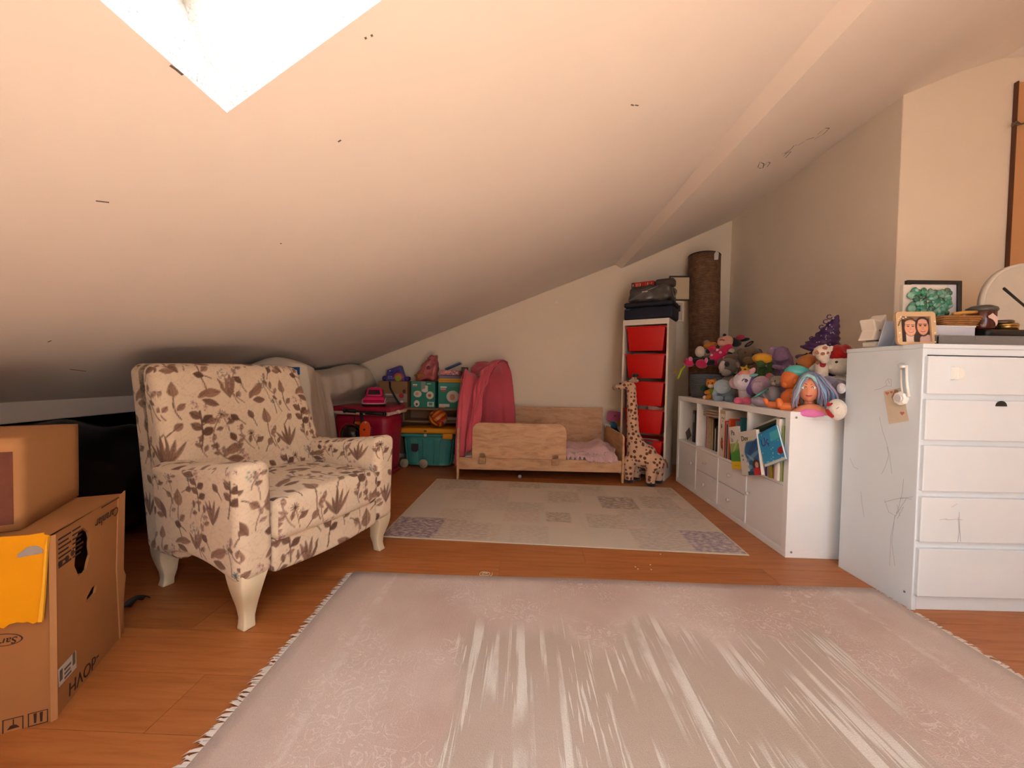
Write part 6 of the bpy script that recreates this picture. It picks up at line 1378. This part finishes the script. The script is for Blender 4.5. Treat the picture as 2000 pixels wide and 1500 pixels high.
T.soft('leg', [(1540, 790, 8), (1520, 791, 7), (1503, 789, 6)], OV, -.03); T.soft('foot', [(1500, 788, 5), (1495, 780, 4)], OV, -.03); T.soft('leg', [(1545, 792, 9), (1530, 792, 8)], OV, -.10); T.soft('foot', [(1525, 790, 7), (1522, 780, 5)], OV, -.10); T.soft('arm', [(1547, 770, 6), (1556, 780, 5), (1558, 788, 4)], OV, -.07)
# witch hat
T = Toy('witch_hat', 'purple shiny pointed witch hat with silver studs leaning on the wall', 'hat', 1.74, 1600, 690, None); PV = mat('purple_satin', '#45235f', .4, var=.2, vscale=14, spec=.5)
path = [(1600, 690, 33), (1610, 672, 25), (1619, 652, 17), (1629, 632, 9), (1637, 615, 2)]
mbx = MB(); pts_, rad_ = [], []
for i in range(len(path) - 1):
    for k in range(6):
        t = k / 6; x, y, r_q = (path[i][j] + (path[i + 1][j] - path[i][j]) * t for j in range(3)); pts_.append(T.p(x, y, .0)); rad_.append(r_q * T.sc * (1 + .09 * math.sin((i * 6 + k) * 1.9)))
pts_.append(T.p(1637, 615)); rad_.append(.003); mbx.tube(pts_, rad_, 24).build('cone', PV, T.r, smooth=True)
bp_ = [T.p(1597 + 44 * math.cos(a) * 1.0, 694 - 9 * math.cos(a) * .3 + 5 * math.sin(2 * a)) + Vector((0, .13 * math.sin(a), 0)) for a in np.linspace(0, 2 * math.pi, 33)[:-1]]
ce = T.p(1599, 691); MB().add([tuple(ce)] + [tuple(q) for q in bp_], [(0, i + 1, (i + 1) % 32 + 1) for i in range(32)]).build('brim', PV, T.r, smooth=True, solid=.006)
rr = random.Random(9)
for i in range(30):
    t = rr.random() * .92; k = t * 4; j = int(k); f_ = k - j; x, y, r_q = (path[j][q] + (path[j + 1][q] - path[j][q]) * f_ for q in range(3)); o = rr.uniform(-.75, .75)
    T.ell('stud', x + o * r_q * .9, y + o * 6, 1.1, 1.1, mat('silver_stud', '#d9d3e6', .2, metal=.6), -math.sqrt(max(0, 1 - o * o)) * r_q * T.sc - .004, .8, nu=8)
for q in ((1592, 662), (1604, 655), (1611, 640), (1619, 629), (1626, 620)): MB().tube([T.p(q[0] - 6 + 5 * math.cos(a), q[1] + 4 * math.sin(a), -.02) for a in np.linspace(0, 5.5, 12)], .003, 6).build('ruffle', PV, T.r, smooth=True)
T.soft('stuffing', [(1598, 775, 26), (1598, 740, 26), (1600, 705, 26)], cloth('#3a2540'), .0)
T = Toy('plush_fox', 'orange and white plush fox peeping out under the witch hat', 'plush toy', 1.62, 1582, 735, None)
T.soft('body', [(1586, 775, 16), (1583, 740, 17)], plush('#a55a26'), .03); T.ell('head', 1578, 709, 19, 18, plush('#b0662c'), .0); T.ell('cheek', 1589, 717, 9, 10, plush('#ded8d2'), -.07, .6); T.eye(1590, 716, 2.5, -.105); T.ell('ear', 1566, 702, 5, 12, plush('#8b6a4c'), .0, .5, 30); T.tube('trim', [(1556, 712), (1564, 698), (1577, 690)], 1.5, flat('#1b1312'), 6, -.02)
T = Toy('plush_giraffe', 'small cream plush giraffe head with tan patches beside the snowman', 'plush toy', 1.60, 1606, 735, None); CW = plush('#e3cdb8')
T.soft('neck', [(1606, 775, 12), (1604, 740, 11), (1605, 712, 10)], CW, .02); T.soft('head', [(1606, 686, 14), (1608, 697, 11), (1611, 704, 7)], CW, -.02)
for x, y in ((1611, 676), (1623, 679)): T.soft('horn', [(x, y + 6, 2.2), (x + 1, y - 1, 2.5)], CW, -.02)
for x, y, r_q in ((1597, 689, 4), (1607, 692, 3.5), (1611, 681, 4), (1599, 708, 5), (1603, 720, 4), (1616, 690, 3)): T.ell('patch', x, y, r_q, r_q * .9, plush('#a2664c'), -.078 if y < 700 else -.045, .35)
T.ell('bow', 1607, 712, 5, 6, plush('#a31722'), -.075, .7); T.ell('ear', 1592, 688, 4, 7, CW, .0, .4, 20)
T = Toy('plush_snowman', 'white plush snowman with a red hat squeezed beside the chest', 'plush toy', 1.70, 1636, 735, None); SN = plush('#e8dfd2')
T.soft('body', [(1640, 780, 28), (1640, 755, 26)], SN, .02); T.ell('head', 1640, 712, 26, 21, SN, .0); T.ell('snout', 1620, 715, 13, 8, SN, -.05, .8); T.eye(1634, 708, 2.5, -.115); T.soft('hat', [(1640, 694, 22), (1645, 686, 18), (1652, 682, 10)], plush('#b3070f'), .0)
T = Toy('plush_cat', 'fluffy grey plush cat with white paws behind the doll head', 'plush toy', 1.62, 1630, 780, None)
T.ell('body', 1632, 760, 22, 20, mat('fluffy_grey', '#8a7f8e', .95, var=.3, vscale=40, bump=.8, bscale=120, sheen=.5), .02, 1, 0, lambda d: 1 + .08 * noise.noise(d * 9)); T.ell('paw', 1643, 758, 7, 10, plush('#ddd6d2'), -.07); T.ell('paw', 1628, 776, 6, 5, plush('#6d5f66'), -.06); T.ell('head', 1618, 745, 13, 11, mat('fluffy_grey', '#8a7f8e'), .0)
T = Toy('plush_ball', 'round white plush head with red felt spots over the shelf\'s near corner', 'plush toy', 1.52, 1633, 806, .742)
T.ell('head', 1634, 800, 16, 21, plush('#e9e0d2'), .0, .9); T.ell('spot', 1625, 790, 4, 4, plush('#b50d17'), -.055, .4); T.ell('spot', 1618, 789, 3, 4, plush('#b50d17'), -.03, .4); T.soft('scarf', [(1616, 800, 3), (1621, 808, 4), (1626, 812, 3)], plush('#b50d17'), -.05); T.soft('seam', [(1634, 797, .6), (1638, 794, .6)], flat('#8c7f72'), -.068)

# styling head
T = Toy('styling_head', 'doll styling head with long blue and lavender hair and a pink bodice', 'doll head', 1.50, 1582, 804, None); SKN = mat('doll_vinyl', '#e0916f', .4, var=.03, vscale=10, spec=.4, sss=.05); 
bust = MB(); 
T.soft('bust', [(1552, 806, 6), (1566, 800, 9), (1582, 798, 11), (1600, 800, 10), (1614, 806, 6)], SKN, .0); T.soft('bodice', [(1560, 807, 5), (1575, 805, 9), (1592, 806, 9), (1606, 808, 5)], mat('pink_bodice', '#ec7fc4', .35), -.012); T.soft('neck', [(1580, 796, 9), (1580, 782, 8)], SKN, .02)
def facefn(d):
    k = 1.0
    if d.z < 0: k *= 1 - .10 * (-d.z) ** 2 * abs(d.x)      # jaw
    nx, nz = d.x, d.z
    if d.y < 0:
        k += .10 * math.exp(-((nx / .12) ** 2 + ((nz + .12) / .16) ** 2))           # nose
        k += .035 * math.exp(-((nx / .22) ** 2 + ((nz + .48) / .10) ** 2))          # lips
        k -= .035 * (math.exp(-(((nx - .36) / .16) ** 2 + ((nz - .08) / .12) ** 2)) + math.exp(-(((nx + .36) / .16) ** 2 + ((nz - .08) / .12) ** 2)))
        k += .05 * math.exp(-((nx / .25) ** 2 + ((nz + .85) / .14) ** 2))           # chin
    return k
hd_ = T.ell('head', 1580, 760, 18, 25, SKN, .0, .95, 0, facefn, 40); HB = .102; 
def fx(px, py, d): return T.p(px, py, d)
for x in (1571.5, 1588.5):
    T.ell('eye_white', x, 757, 4.4, 2.5, flat('#efe9e4', .3), -.087, .3); T.ell('iris', x, 757, 2.3, 2.3, flat('#5f7a5a', .2), -.0895, .5); T.ell('pupil', x, 757, 1.1, 1.1, flat('#0c0a0a', .2), -.0915, 1.3)
    T.tube('lash', [(x - 4, 756.5), (x - 1.5, 754.3), (x + 2, 754.4), (x + 4, 756.2)], .55, flat('#2a1c1a'), 6, -.090); T.tube('brow', [(x - 5, 751.5), (x, 748.6), (x + 5, 750.5)], .6, flat('#6d4a3c'), 6, -.0885)
T.ell('lips', 1580, 772, 5.2, 1.7, flat('#b84a52', .3), -.098, .35); T.ell('teeth', 1580, 771.4, 3.4, .7, flat('#f3ece6', .3), -.1005, .3); T.ell('lower_lip', 1580, 773.8, 3.6, 1.3, flat('#c4585e', .3), -.098, .4)
H1 = mat('hair_blue', '#8fb4d6', .4, var=.35, vscale=60, stretch=(8, 8, .7)); H2 = mat('hair_lavender', '#9d92ae', .45, var=.3, vscale=60, stretch=(8, 8, .7)); H3 = mat('hair_teal', '#9fd0d2', .4, var=.25, vscale=60, stretch=(8, 8, .7))
T.ell('hair_cap', 1583, 750, 22, 25, H2, .04, .75)
rr = random.Random(12)
locks = []
for i in range(60):
    t = i / 59; x0 = 1562 + 46 * t; 
    if t < .42: end = (1546 + 22 * t + rr.uniform(-4, 4), 792 + rr.uniform(-10, 6)); mid = (1550 + 20 * t, 758); m_ = rr.choice([H2, H2, H3])
    else: end = (1596 + 40 * (t - .42) / .58 + rr.uniform(-4, 4), 793 + rr.uniform(-12, 6)); mid = (1601 + 34 * (t - .42) / .58, 757); m_ = rr.choice([H1, H1, H1, H2, H3])
    top_ = (1570 + 30 * t, 731 + 5 * abs(t - .5) + rr.uniform(-2, 1)); dd = rr.uniform(-.035, .03) if t not in (0,) else 0
    pa = []; ra = []
    for k in range(11):
        q = k / 10; x = (1 - q) ** 2 * top_[0] + 2 * q * (1 - q) * mid[0] + q * q * end[0]; y = (1 - q) ** 2 * top_[1] + 2 * q * (1 - q) * mid[1] + q * q * end[1]
        pa.append(T.p(x + 1.5 * math.sin(q * 9 + i), y, dd - .012 * math.sin(q * 3.1))); ra.append((1.4 + 2.5 * math.sin(math.pi * min(1, q * .85 + .12))) * T.sc)
    MB().tube(pa, ra, 8, flat=.6).build('hair_lock', m_, T.r, smooth=True)
for i in range(9):      # fringe swept to one side
    q = i / 8; T.tube('hair_lock', [(1566 + 10 * q, 739 - 4 * q), (1576 + 9 * q, 733 - 2 * q), (1588 + 9 * q, 737 + q), (1597 + 8 * q, 750 + 3 * q)], [2, 3.2, 3.4, 2.2], H3 if i < 4 else H1, 8, -.042 + .022 * q)

# ------------------------------------------------------------------ on the chest of drawers
dw_ = ds.matrix_basis; DT = DH + .0006
def D_(px, py, Y): p = ony(px, py, Y); return p
def droot(n, lb, cat, x, Y, rz=0.0, z=DT, g=None): return root(n, lb, cat, (x, Y, z), rz, g)
sv = droot('star_lantern', 'white star-shaped ceramic lantern with pierced holes on the chest', 'lantern', 1.665, 1.87, .35)
SV = mat('white_ceramic', '#ddd3c8', .35)
MB().prism([((.085 if i % 2 == 0 else .045) * math.sin(i * math.pi / 5 + .35), .08 + (.085 if i % 2 == 0 else .045) * math.cos(i * math.pi / 5 + .35)) for i in range(10)][::-1], -.03, .03).build('star', SV, sv, matrix=frame((0, 0, 0), (1, 0, 0), (0, 0, 1)), bevel=.006); soft('foot', (.08, .06, .03), .01, .01, SV, sv, TR(0, 0, .0152))
for x, z in ((.02, .1), (-.02, .08), (.03, .06), (.0, .05)): MB().lathe([(.005, 0), (.005, .002)], 10).build('hole', flat('#6a5f58'), sv, matrix=TR(x, -.0302, z, rx=R(90)))
cdx = droot('greeting_card', 'pale blue folded card standing behind the photo frame', 'card', 1.69, 1.76, .2)
for s in (-1, 1): MB().box(-.055, .055, -.001, .001, 0, .12).build('leaf', flat('#ccd6ea'), cdx, matrix=TR(0, .0, 0, rz=0) @ Matrix.Rotation(R(14 * s), 4, 'X') @ TR(0, s * -.0, 0) if s > 0 else TR(0, .06, 0) @ Matrix.Rotation(R(14), 4, 'X'))
# photo frame with two smiling people
pf = root('photo_frame', 'gold-toned frame with beads holding a photo of two smiling people', 'photo frame', (1.652, 1.655, DT), R(-6)); pf.rotation_euler = (R(-7), 0, R(-5))
fw, fh = .150, .142
def rrect(w, h, r, n=6):
    out = []
    for cx, cy, a0 in ((w / 2 - r, r, -90), (w / 2 - r, h - r, 0), (-w / 2 + r, h - r, 90), (-w / 2 + r, r, 180)):
        for k in range(n): a = R(a0 + 90 * k / (n - 1)); out.append((cx + r * math.cos(a), cy + r * math.sin(a)))
    return out
PFM = mat('champagne_frame', '#d6b58c', .4, metal=.15, var=.08, vscale=20)
MB().prism(rrect(fw, fh, .014), 0, .012, holes=[[(-fw / 2 + .019, .012), (fw / 2 - .019, .012), (fw / 2 - .019, fh - .02), (-fw / 2 + .019, fh - .02)]]).build('frame_border', PFM, pf, matrix=frame((0, .012, 0), (1, 0, 0), (0, 0, 1)), bevel=.002)
def people(u, v):
    p = Paint(u, v, '#3a2620')
    p.ell(.5, 1.0, .6, .14, '#c9a27c', 0, .6); p.ell(.33, .1, .3, .3, '#d8bfae'); p.ell(.88, .06, .25, .25, '#cba59a'); p.rect(0, .2, 0, .75, '#33211a'); p.ell(.55, .12, .1, .3, '#3d281e')
    p.ell(.36, .60, .23, .36, '#4a3024'); p.ell(.36, .55, .195, .30, '#dba384'); p.ell(.36, .74, .18, .12, '#d9a88c'); p.ell(.77, .62, .25, .38, '#2e1a16'); p.ell(.77, .60, .19, .31, '#d89a7a'); p.ell(.77, .80, .15, .10, '#d5a088')
    for x in (.28, .44): p.ell(x, .62, .045, .022, '#4b2c22'); p.line(x - .05, .675, x + .05, .68, .012, '#7a4e3a')
    for x in (.69, .85): p.ell(x, .65, .05, .024, '#2a1612'); p.line(x - .055, .71, x + .055, .71, .014, '#2c1813')
    p.ell(.36, .52, .04, .05, '#cf9275', 0, .7); p.ell(.77, .55, .04, .06, '#c98664', 0, .7)
    p.ell(.37, .42, .085, .035, '#b3505a'); p.ell(.37, .43, .065, .015, '#ecdcd2'); p.ell(.77, .44, .085, .035, '#a8444e'); p.ell(.77, .452, .065, .014, '#ecdcd2')
    for x in (.26, .47): p.ell(x, .5, .05, .05, '#dd8f7d', 0, .5)
    return p.c
panel_print('photograph', fw - .036, fh - .03, 90, 74, people, pf, frame((-fw / 2 + .018, .0085, .011), (1, 0, 0), (0, 0, 1)))
MB().box(-fw / 2 + .005, fw / 2 - .005, .0125, .016, .004, fh - .004).build('backing', flat('#8a6c4c'), pf); MB().box(-.02, .02, .016, .02, 0, .09).build('stand', flat('#8a6c4c'), pf, matrix=TR(0, 0, 0, rx=R(-18)))
rr = random.Random(3)
for x, z in ((-.066, .113), (-.058, .118), (-.07, .104), (-.05, .112), (-.04, .117), (-.067, .075), (.068, .098), (.066, .012), (-.067, .03), (.067, .05), (-.066, .05)): MB().ell((0, 0, 0), (.0035, .003, .0035), nu=10, nv=8).build('bead', mat('pearl_bead', '#f6e4cf', .2), pf, matrix=TR(x, -.0015, z), smooth=True)
MB().tube([(-.07, -.001, .08), (-.062, -.002, .1), (-.05, -.002, .113), (-.03, -.002, .11), (-.012, -.001, .104)], .0018, 6).build('ornament', mat('old_gold', '#8a6a3a', .4, metal=.4), pf, smooth=True)
# black framed white picture, sea-glass box
bf0 = D_(1777, 546, 1.86); bf1 = D_(1884, 546, 1.86); bw = bf1.x - bf0.x; bh = bf0.z - DT
def artC(r_, w, h, b): MB().tube([(.05, -.0086, .1), (.06, -.0086, .15), (.052, -.0086, .2)], .0012, 5).build('sketch_line', flat('#a9a9ad'), r_)
pframe('picture_frame', 'black framed white picture standing on the chest of drawers', ((bf0.x + bf1.x) / 2, 1.875, DT), None, bw, bh, .017, flat('#17100f', .3), flat('#cfcfd6'), artC, lean=R(-2))
sg = droot('canvas', 'white canvas covered with green sea glass before the black frame', 'artwork', (D_(1763, 555, 1.80).x + D_(1850, 555, 1.80).x) / 2, 1.80, 0)
sw_ = D_(1850, 555, 1.80).x - D_(1763, 555, 1.80).x; sh_ = D_(1763, 556, 1.80).z - DT
MB().box(-sw_ / 2, sw_ / 2, -.006, .012, 0, sh_).build('canvas_board', flat('#d9cfc2'), sg, bevel=.003)
rr = random.Random(8)
for i in range(120):
    x, z = rr.uniform(-sw_ * .36, sw_ * .49), rr.uniform(.04, sh_ * .9); s = rr.uniform(.010, .02)
    MB().ell((0, 0, 0), (s * rr.uniform(.7, 1.2), .008, s * rr.uniform(.6, 1)), nu=8, nv=6).build('glass_pebble', mat('sea_glass_%d' % (i % 5), ['#4f8f78', '#2f7a5c', '#7fb39c', '#6b8f7c', '#3d6650'][i % 5], .18, spec=.6), sg, smooth=True, matrix=TR(x, -.011 - rr.uniform(0, .006), z, ry=rr.uniform(0, 3)))
# organiser, white box, wicker basket, jar and odds
oL, oR = D_(1822, 660, 1.66).x, D_(1992, 660, 1.66).x
og = droot('organiser_box', 'flat clear grey compartment box along the chest\'s front edge', 'organiser', (oL + oR) / 2, 1.70)
ow = oR - oL; OGM = mat('clear_grey_plastic', '#8f8c88', .2, spec=.5, trans=.35)
MB().box(-ow / 2, ow / 2, -.06, .06, 0, .003).build('tray', OGM, og)
for a in ((-ow / 2, ow / 2, -.06, -.057), (-ow / 2, ow / 2, .057, .06), (-ow / 2, -ow / 2 + .003, -.06, .06), (ow / 2 - .003, ow / 2, -.06, .06)): MB().box(*a, .003, .034).build('tray_wall', OGM, og)
for i in range(1, 6): MB().box(-ow / 2 + i * ow / 6, -ow / 2 + i * ow / 6 + .002, -.057, .057, .003, .03).build('divider', OGM, og)
MB().box(-ow / 2, ow / 2, -.062, .062, .034, .040).build('lid', OGM, og, bevel=.001)
for i in range(5): soft('contents', (.045, .06, .02), .006, .012, flat(['#6f6a66', '#4c4a4a', '#8c7d70', '#7a7872', '#b58f86'][i]), og, TR(-ow / 2 + .035 + i * ow / 6, 0, .0135))
MB().box(-.03, .03, -.0635, -.061, .022, .036).build('latch', OGM, og)
z1 = DT + .0406
wb = droot('storage_box', 'plain white card box under the wicker basket on the chest', 'box', (D_(1826, 640, 1.70).x + D_(1905, 640, 1.70).x) / 2, 1.745, 0, z1)
ww = D_(1905, 640, 1.70).x - D_(1826, 640, 1.70).x; MB().box(-ww / 2, ww / 2, -.045, .05, 0, .045).build('carton', flat('#cfd0da'), wb, bevel=.002); MB().box(-ww / 2 - .002, ww / 2 + .002, -.047, .052, .04, .048).build('lid', flat('#d5d6df'), wb, bevel=.002)
wk = droot('wicker_basket', 'small tan wicker basket on the white box', 'basket', (D_(1826, 620, 1.74).x + D_(1900, 620, 1.74).x) / 2, 1.745, 0, z1 + .0486)
WK = mat('wicker', '#a8713a', .7, var=.4, vscale=60, bump=.5, bscale=120)
for k in range(5): MB().tube([((.068 + .004 * k) * (1 if abs(math.cos(a)) < 2 else 1) * math.copysign(abs(math.cos(a)) ** .5, math.cos(a)), (.042 + .003 * k) * math.copysign(abs(math.sin(a)) ** .5, math.sin(a)), .004 + .0085 * k) for a in np.linspace(0, 2 * math.pi, 41)], .0052, 6).build('withy', WK, wk, smooth=True)
MB().box(-.066, .066, -.04, .04, 0, .004).build('basket_base', WK, wk); soft('contents', (.11, .07, .02), .009, .012, flat('#221a16'), wk, TR(0, 0, .034)); MB().tube([(-.03, -.03, .05), (.02, -.03, .058), (.075, -.02, .062)], .008, 8).build('wooden_peg', mat('peg_wood', '#cf9440', .5), wk, smooth=True)
blk = droot('flat_case', 'flat black case lying under the brown dolphin jar', 'case', 2.06, 1.735, 0, z1); soft('case_body', (.185, .10, .034), .01, .014, flat('#131111', .5), blk, TR(0, 0, .0172)); MB().box(-.08, .08, -.0515, -.0495, .017, .019).build('seam', flat('#2b2727'), blk)
jr = droot('candle_jar', 'brown glass jar with a white dolphin sticker and a film cover', 'jar', 2.013, 1.75, 0, z1 + .0352)
MB().lathe([(0, 0), (.040, 0), (.045, .006), (.045, .085), (.040, .092), (0, .092)], 32).build('jar_body', mat('brown_glass', '#4a1c10', .2, spec=.6), jr, smooth=True); MB().lathe([(.046, .08), (.05, .088), (.047, .098), (.03, .108), (0, .112)], 24).build('film_cover', mat('dark_film', '#4a4640', .25, spec=.6), jr, smooth=True)
dol = [(-.022, .02), (-.012, .026), (-.004, .033), (.004, .026), (.014, .018), (.026, .017), (.018, .010), (.018, -.012), (.012, -.022), (.009, -.008), (.0, .004), (-.010, .010), (-.018, .012)]
MB().prism(dol[::-1], 0, .0015).build('dolphin_sticker', flat('#d9b9ae'), jr, matrix=frame((-.004, -.0465, .036), (1, 0, 0), (0, 0, 1)))
tn = droot('tin', 'round gold tin stacked under silver jar lids on the chest', 'tin', 2.107, 1.745, 0, z1 + .0352)
MB().lathe([(0, 0), (.04, 0), (.04, .026), (.037, .03), (0, .03)], 32).build('tin_body', mat('brass', '#b08a4e', .25, metal=.9), tn, smooth=True); MB().lathe([(.041, .016), (.042, .024), (.037, .03), (.037, .016)], 32).build('tin_lid', mat('brass', '#b08a4e', .25, metal=.9), tn, smooth=True)
jl = droot('jar_lid', 'dark silver jar lid lying on the gold tin', 'lid', 2.10, 1.75, 0, z1 + .0658); MB().lathe([(0, 0), (.034, 0), (.036, .003), (.036, .012), (.033, .014), (0, .014)], 28).build('lid_shell', mat('dull_silver', '#6a5a50', .35, metal=.7), jl, smooth=True); MB().lathe([(.0365, .005), (.0375, .007), (.0365, .009)], 28).build('lid_ridge', mat('dull_silver', '#6a5a50'), jl)
# wall clock leaning at the back
ck = root('wall_clock', 'large round white clock with black hands leaning behind the jars', 'clock', (2.40, 1.915, DT)); ck.rotation_euler = (R(-3), 0, 0)
CKR = .21; MB().lathe([(0, 0), (CKR - .015, 0), (CKR - .012, .012), (CKR, .014), (CKR, -.012), (0, -.012)], 64).build('case_ring', mat('clock_white', '#ddd2c2', .35), ck, smooth=True, matrix=frame((0, -.014, CKR), (1, 0, 0), (0, 0, 1)))
MB().lathe([(0, 0), (CKR - .013, 0), (CKR - .013, .002), (0, .002)], 48).build('dial', flat('#cfc3b2'), ck, matrix=frame((0, -.015, CKR), (1, 0, 0), (0, 0, 1)))
hp = D_(1967, 562, 1.90); dv = Vector((hp.x - 2.40, 0, hp.z - DT - CKR))
for v_, w_ in ((dv, .012), (Vector((.09, 0, .05)), .014)): MB().prism([(0, -w_ / 2), (v_.length, -w_ * .6), (v_.length + .004, 0), (v_.length, w_ * .6), (0, w_ / 2)], 0, .002).build('hand', flat('#120f0f'), ck, matrix=frame((0, -.0185, CKR), v_, (-v_.z, 0, v_.x) if v_.x > 0 else (v_.z, 0, -v_.x)))
# tall wooden panel with twine, standing behind the chest against the jutting wall
wp = root('wooden_panel', 'tall tan wooden panel with a dark edge and twine tie against the wall', 'panel', (2.80, 2.315, 0))
MB().box(0, .6, -.006, .012, .0, 2.66).build('board', mat('tan_board', '#d39a66', .6, var=.1, vscale=3), wp, bevel=.003); MB().box(-.006, 0, -.007, .012, 0, 2.665).build('edging', flat('#5a3018'), wp)
tz = ony(1985, 245, 2.30).z; MB().tube([(-.05, -.025, tz - .01), (-.03, -.03, tz + .012), (-.005, -.026, tz), (.03, -.024, tz + .012), (.06, -.024, tz + .02)], .005, 6).build('twine', flat('#6b5a48'), wp, smooth=True); MB().tube([(-.05, -.025, tz + .006), (-.028, -.03, tz - .008), (-.005, -.026, tz)], .004, 6).build('twine', flat('#6b5a48'), wp, smooth=True)
# note and white sensor hung on the side of the chest
sd = lambda x, y: onpl(x, y, DS, mw.to_3x3() @ Vector((-1, 0, 0)))
npts = [sd(1727, 764), sd(1763, 757), sd(1776, 822), sd(1737, 828)]; nt_ = root('note', 'tan paper note with red hearts stuck to the side of the chest', 'note', npts[3])
ey_ = Vector((0, 0, 1)); Mn = frame((0, 0, 0), mw.to_3x3() @ Vector((0, -1, 0)), ey_); loc2 = lambda p: ((Mn.inverted() @ (p - npts[3])).x, (Mn.inverted() @ (p - npts[3])).y)
sgn = 1 if (Mn.to_3x3() @ Vector((0, 0, 1))).dot(mw.to_3x3() @ Vector((-1, 0, 0))) > 0 else -1
def onside(nm, pts, lo, hi, mt, par): return MB().prism([loc2(p) for p in pts], min(sgn * lo, sgn * hi), max(sgn * lo, sgn * hi)).build(nm, mt, par, matrix=Mn)
onside('paper', npts, .0012, .002, flat('#dcc9ae', .9), nt_)
for x, y, r_q in ((1734, 768, 3.4), (1742, 766, 2.6), (1763, 807, 3.8)): onside('heart', [sd(x + r_q * .16 * 7 * math.sin(t) ** 3, y - r_q * (.13 * 7 * math.cos(t) * 1.0 - .05 * 7 * math.cos(2 * t) - .02 * 7 * math.cos(3 * t))) for t in np.linspace(0, 2 * math.pi, 19)[:-1]], .002, .0026, flat('#cf7466'), nt_)
onside('brown_shape', [sd(*q) for q in ((1747, 784), (1742, 776), (1749, 761), (1755, 762), (1757, 778), (1751, 785))], .002, .0026, flat('#a87c5e'), nt_)
wpos = sd(1763, 778); wn = mw.to_3x3() @ Vector((-1, 0, 0))
wsn = root('sensor', 'round white plastic sensor hanging by a white strap on the chest\'s side', 'sensor', wpos)
WPL = mat('sensor_white', '#f4f0e8', .3)
Ms = frame(wn * .001, mw.to_3x3() @ Vector((0, -1, 0)), (0, 0, 1)); ss = 1.25 * (sd(1775, 778) - sd(1753, 778)).length / 2
MB().lathe([(0, 0), (ss, 0), (ss, .012), (ss * .8, .018), (0, .018)], 8).build('casing', WPL, wsn, matrix=Ms if sgn > 0 else Ms @ Matrix.Rotation(math.pi, 4, 'X'), bevel=.002)
MB().lathe([(0, .018), (ss * .55, .018), (ss * .5, .021), (0, .021)], 20).build('button', mat('sensor_grey', '#d9d6d2', .3), wsn, matrix=Ms if sgn > 0 else Ms @ Matrix.Rotation(math.pi, 4, 'X'))
for (xa, ya), (xb, yb), w_ in (((1763, 722), (1766, 770), .004), ((1773, 714), (1778, 775), .006)):
    a, b_ = sd(xa, ya) - wpos, sd(xb, yb) - wpos; MB().tube([a + wn * .006, a.lerp(b_, .5) + wn * .01, b_ + wn * .006], w_, 6).build('strap', WPL, wsn, smooth=True)
hk = sd(1770, 716) - wpos; soft('hook', (.016, .012, .035), .005, .006, WPL, wsn, Matrix.Translation(hk + wn * .0068) @ Ms.to_3x3().to_4x4())
# string curl and crumbs on the floor
sp = onz(948, 1122); st_ = root('string_curl', 'curl of pale string lying on the wooden floor between the rugs', 'string', sp)
MB().tube([((.006 + .020 * t) * math.cos(t * 13) * 1.3, (.006 + .020 * t) * math.sin(t * 13), .0025 + .001 * math.sin(t * 40)) for t in np.linspace(0, 1, 60)], .0016, 6).build('coil', flat('#e3d3b4'), st_, smooth=True); MB().tube([(-.01, -.03, .0022), (.0, -.045, .0022), (.012, -.03, .0022), (.0, -.022, .0022)], .0016, 6).build('loose_end', flat('#e3d3b4'), st_, smooth=True)
for i, (x, y) in enumerate(((1241, 1108), (1246, 1112), (1270, 1104), (1272, 1113), (1290, 1083))):
    c = onz(x, y); tag(MB().ell((0, 0, 0), (.004, .003, .002), nu=8, nv=6, fn=lambda d: 1 + .3 * noise.noise(d * 3 + Vector((i, 0, 0)))).build('crumb', flat('#e9dcc6'), matrix=TR(c.x, c.y, .002)), 'tiny pale crumb on the wooden floor between the two rugs', 'crumb', 'crumbs on the floor')
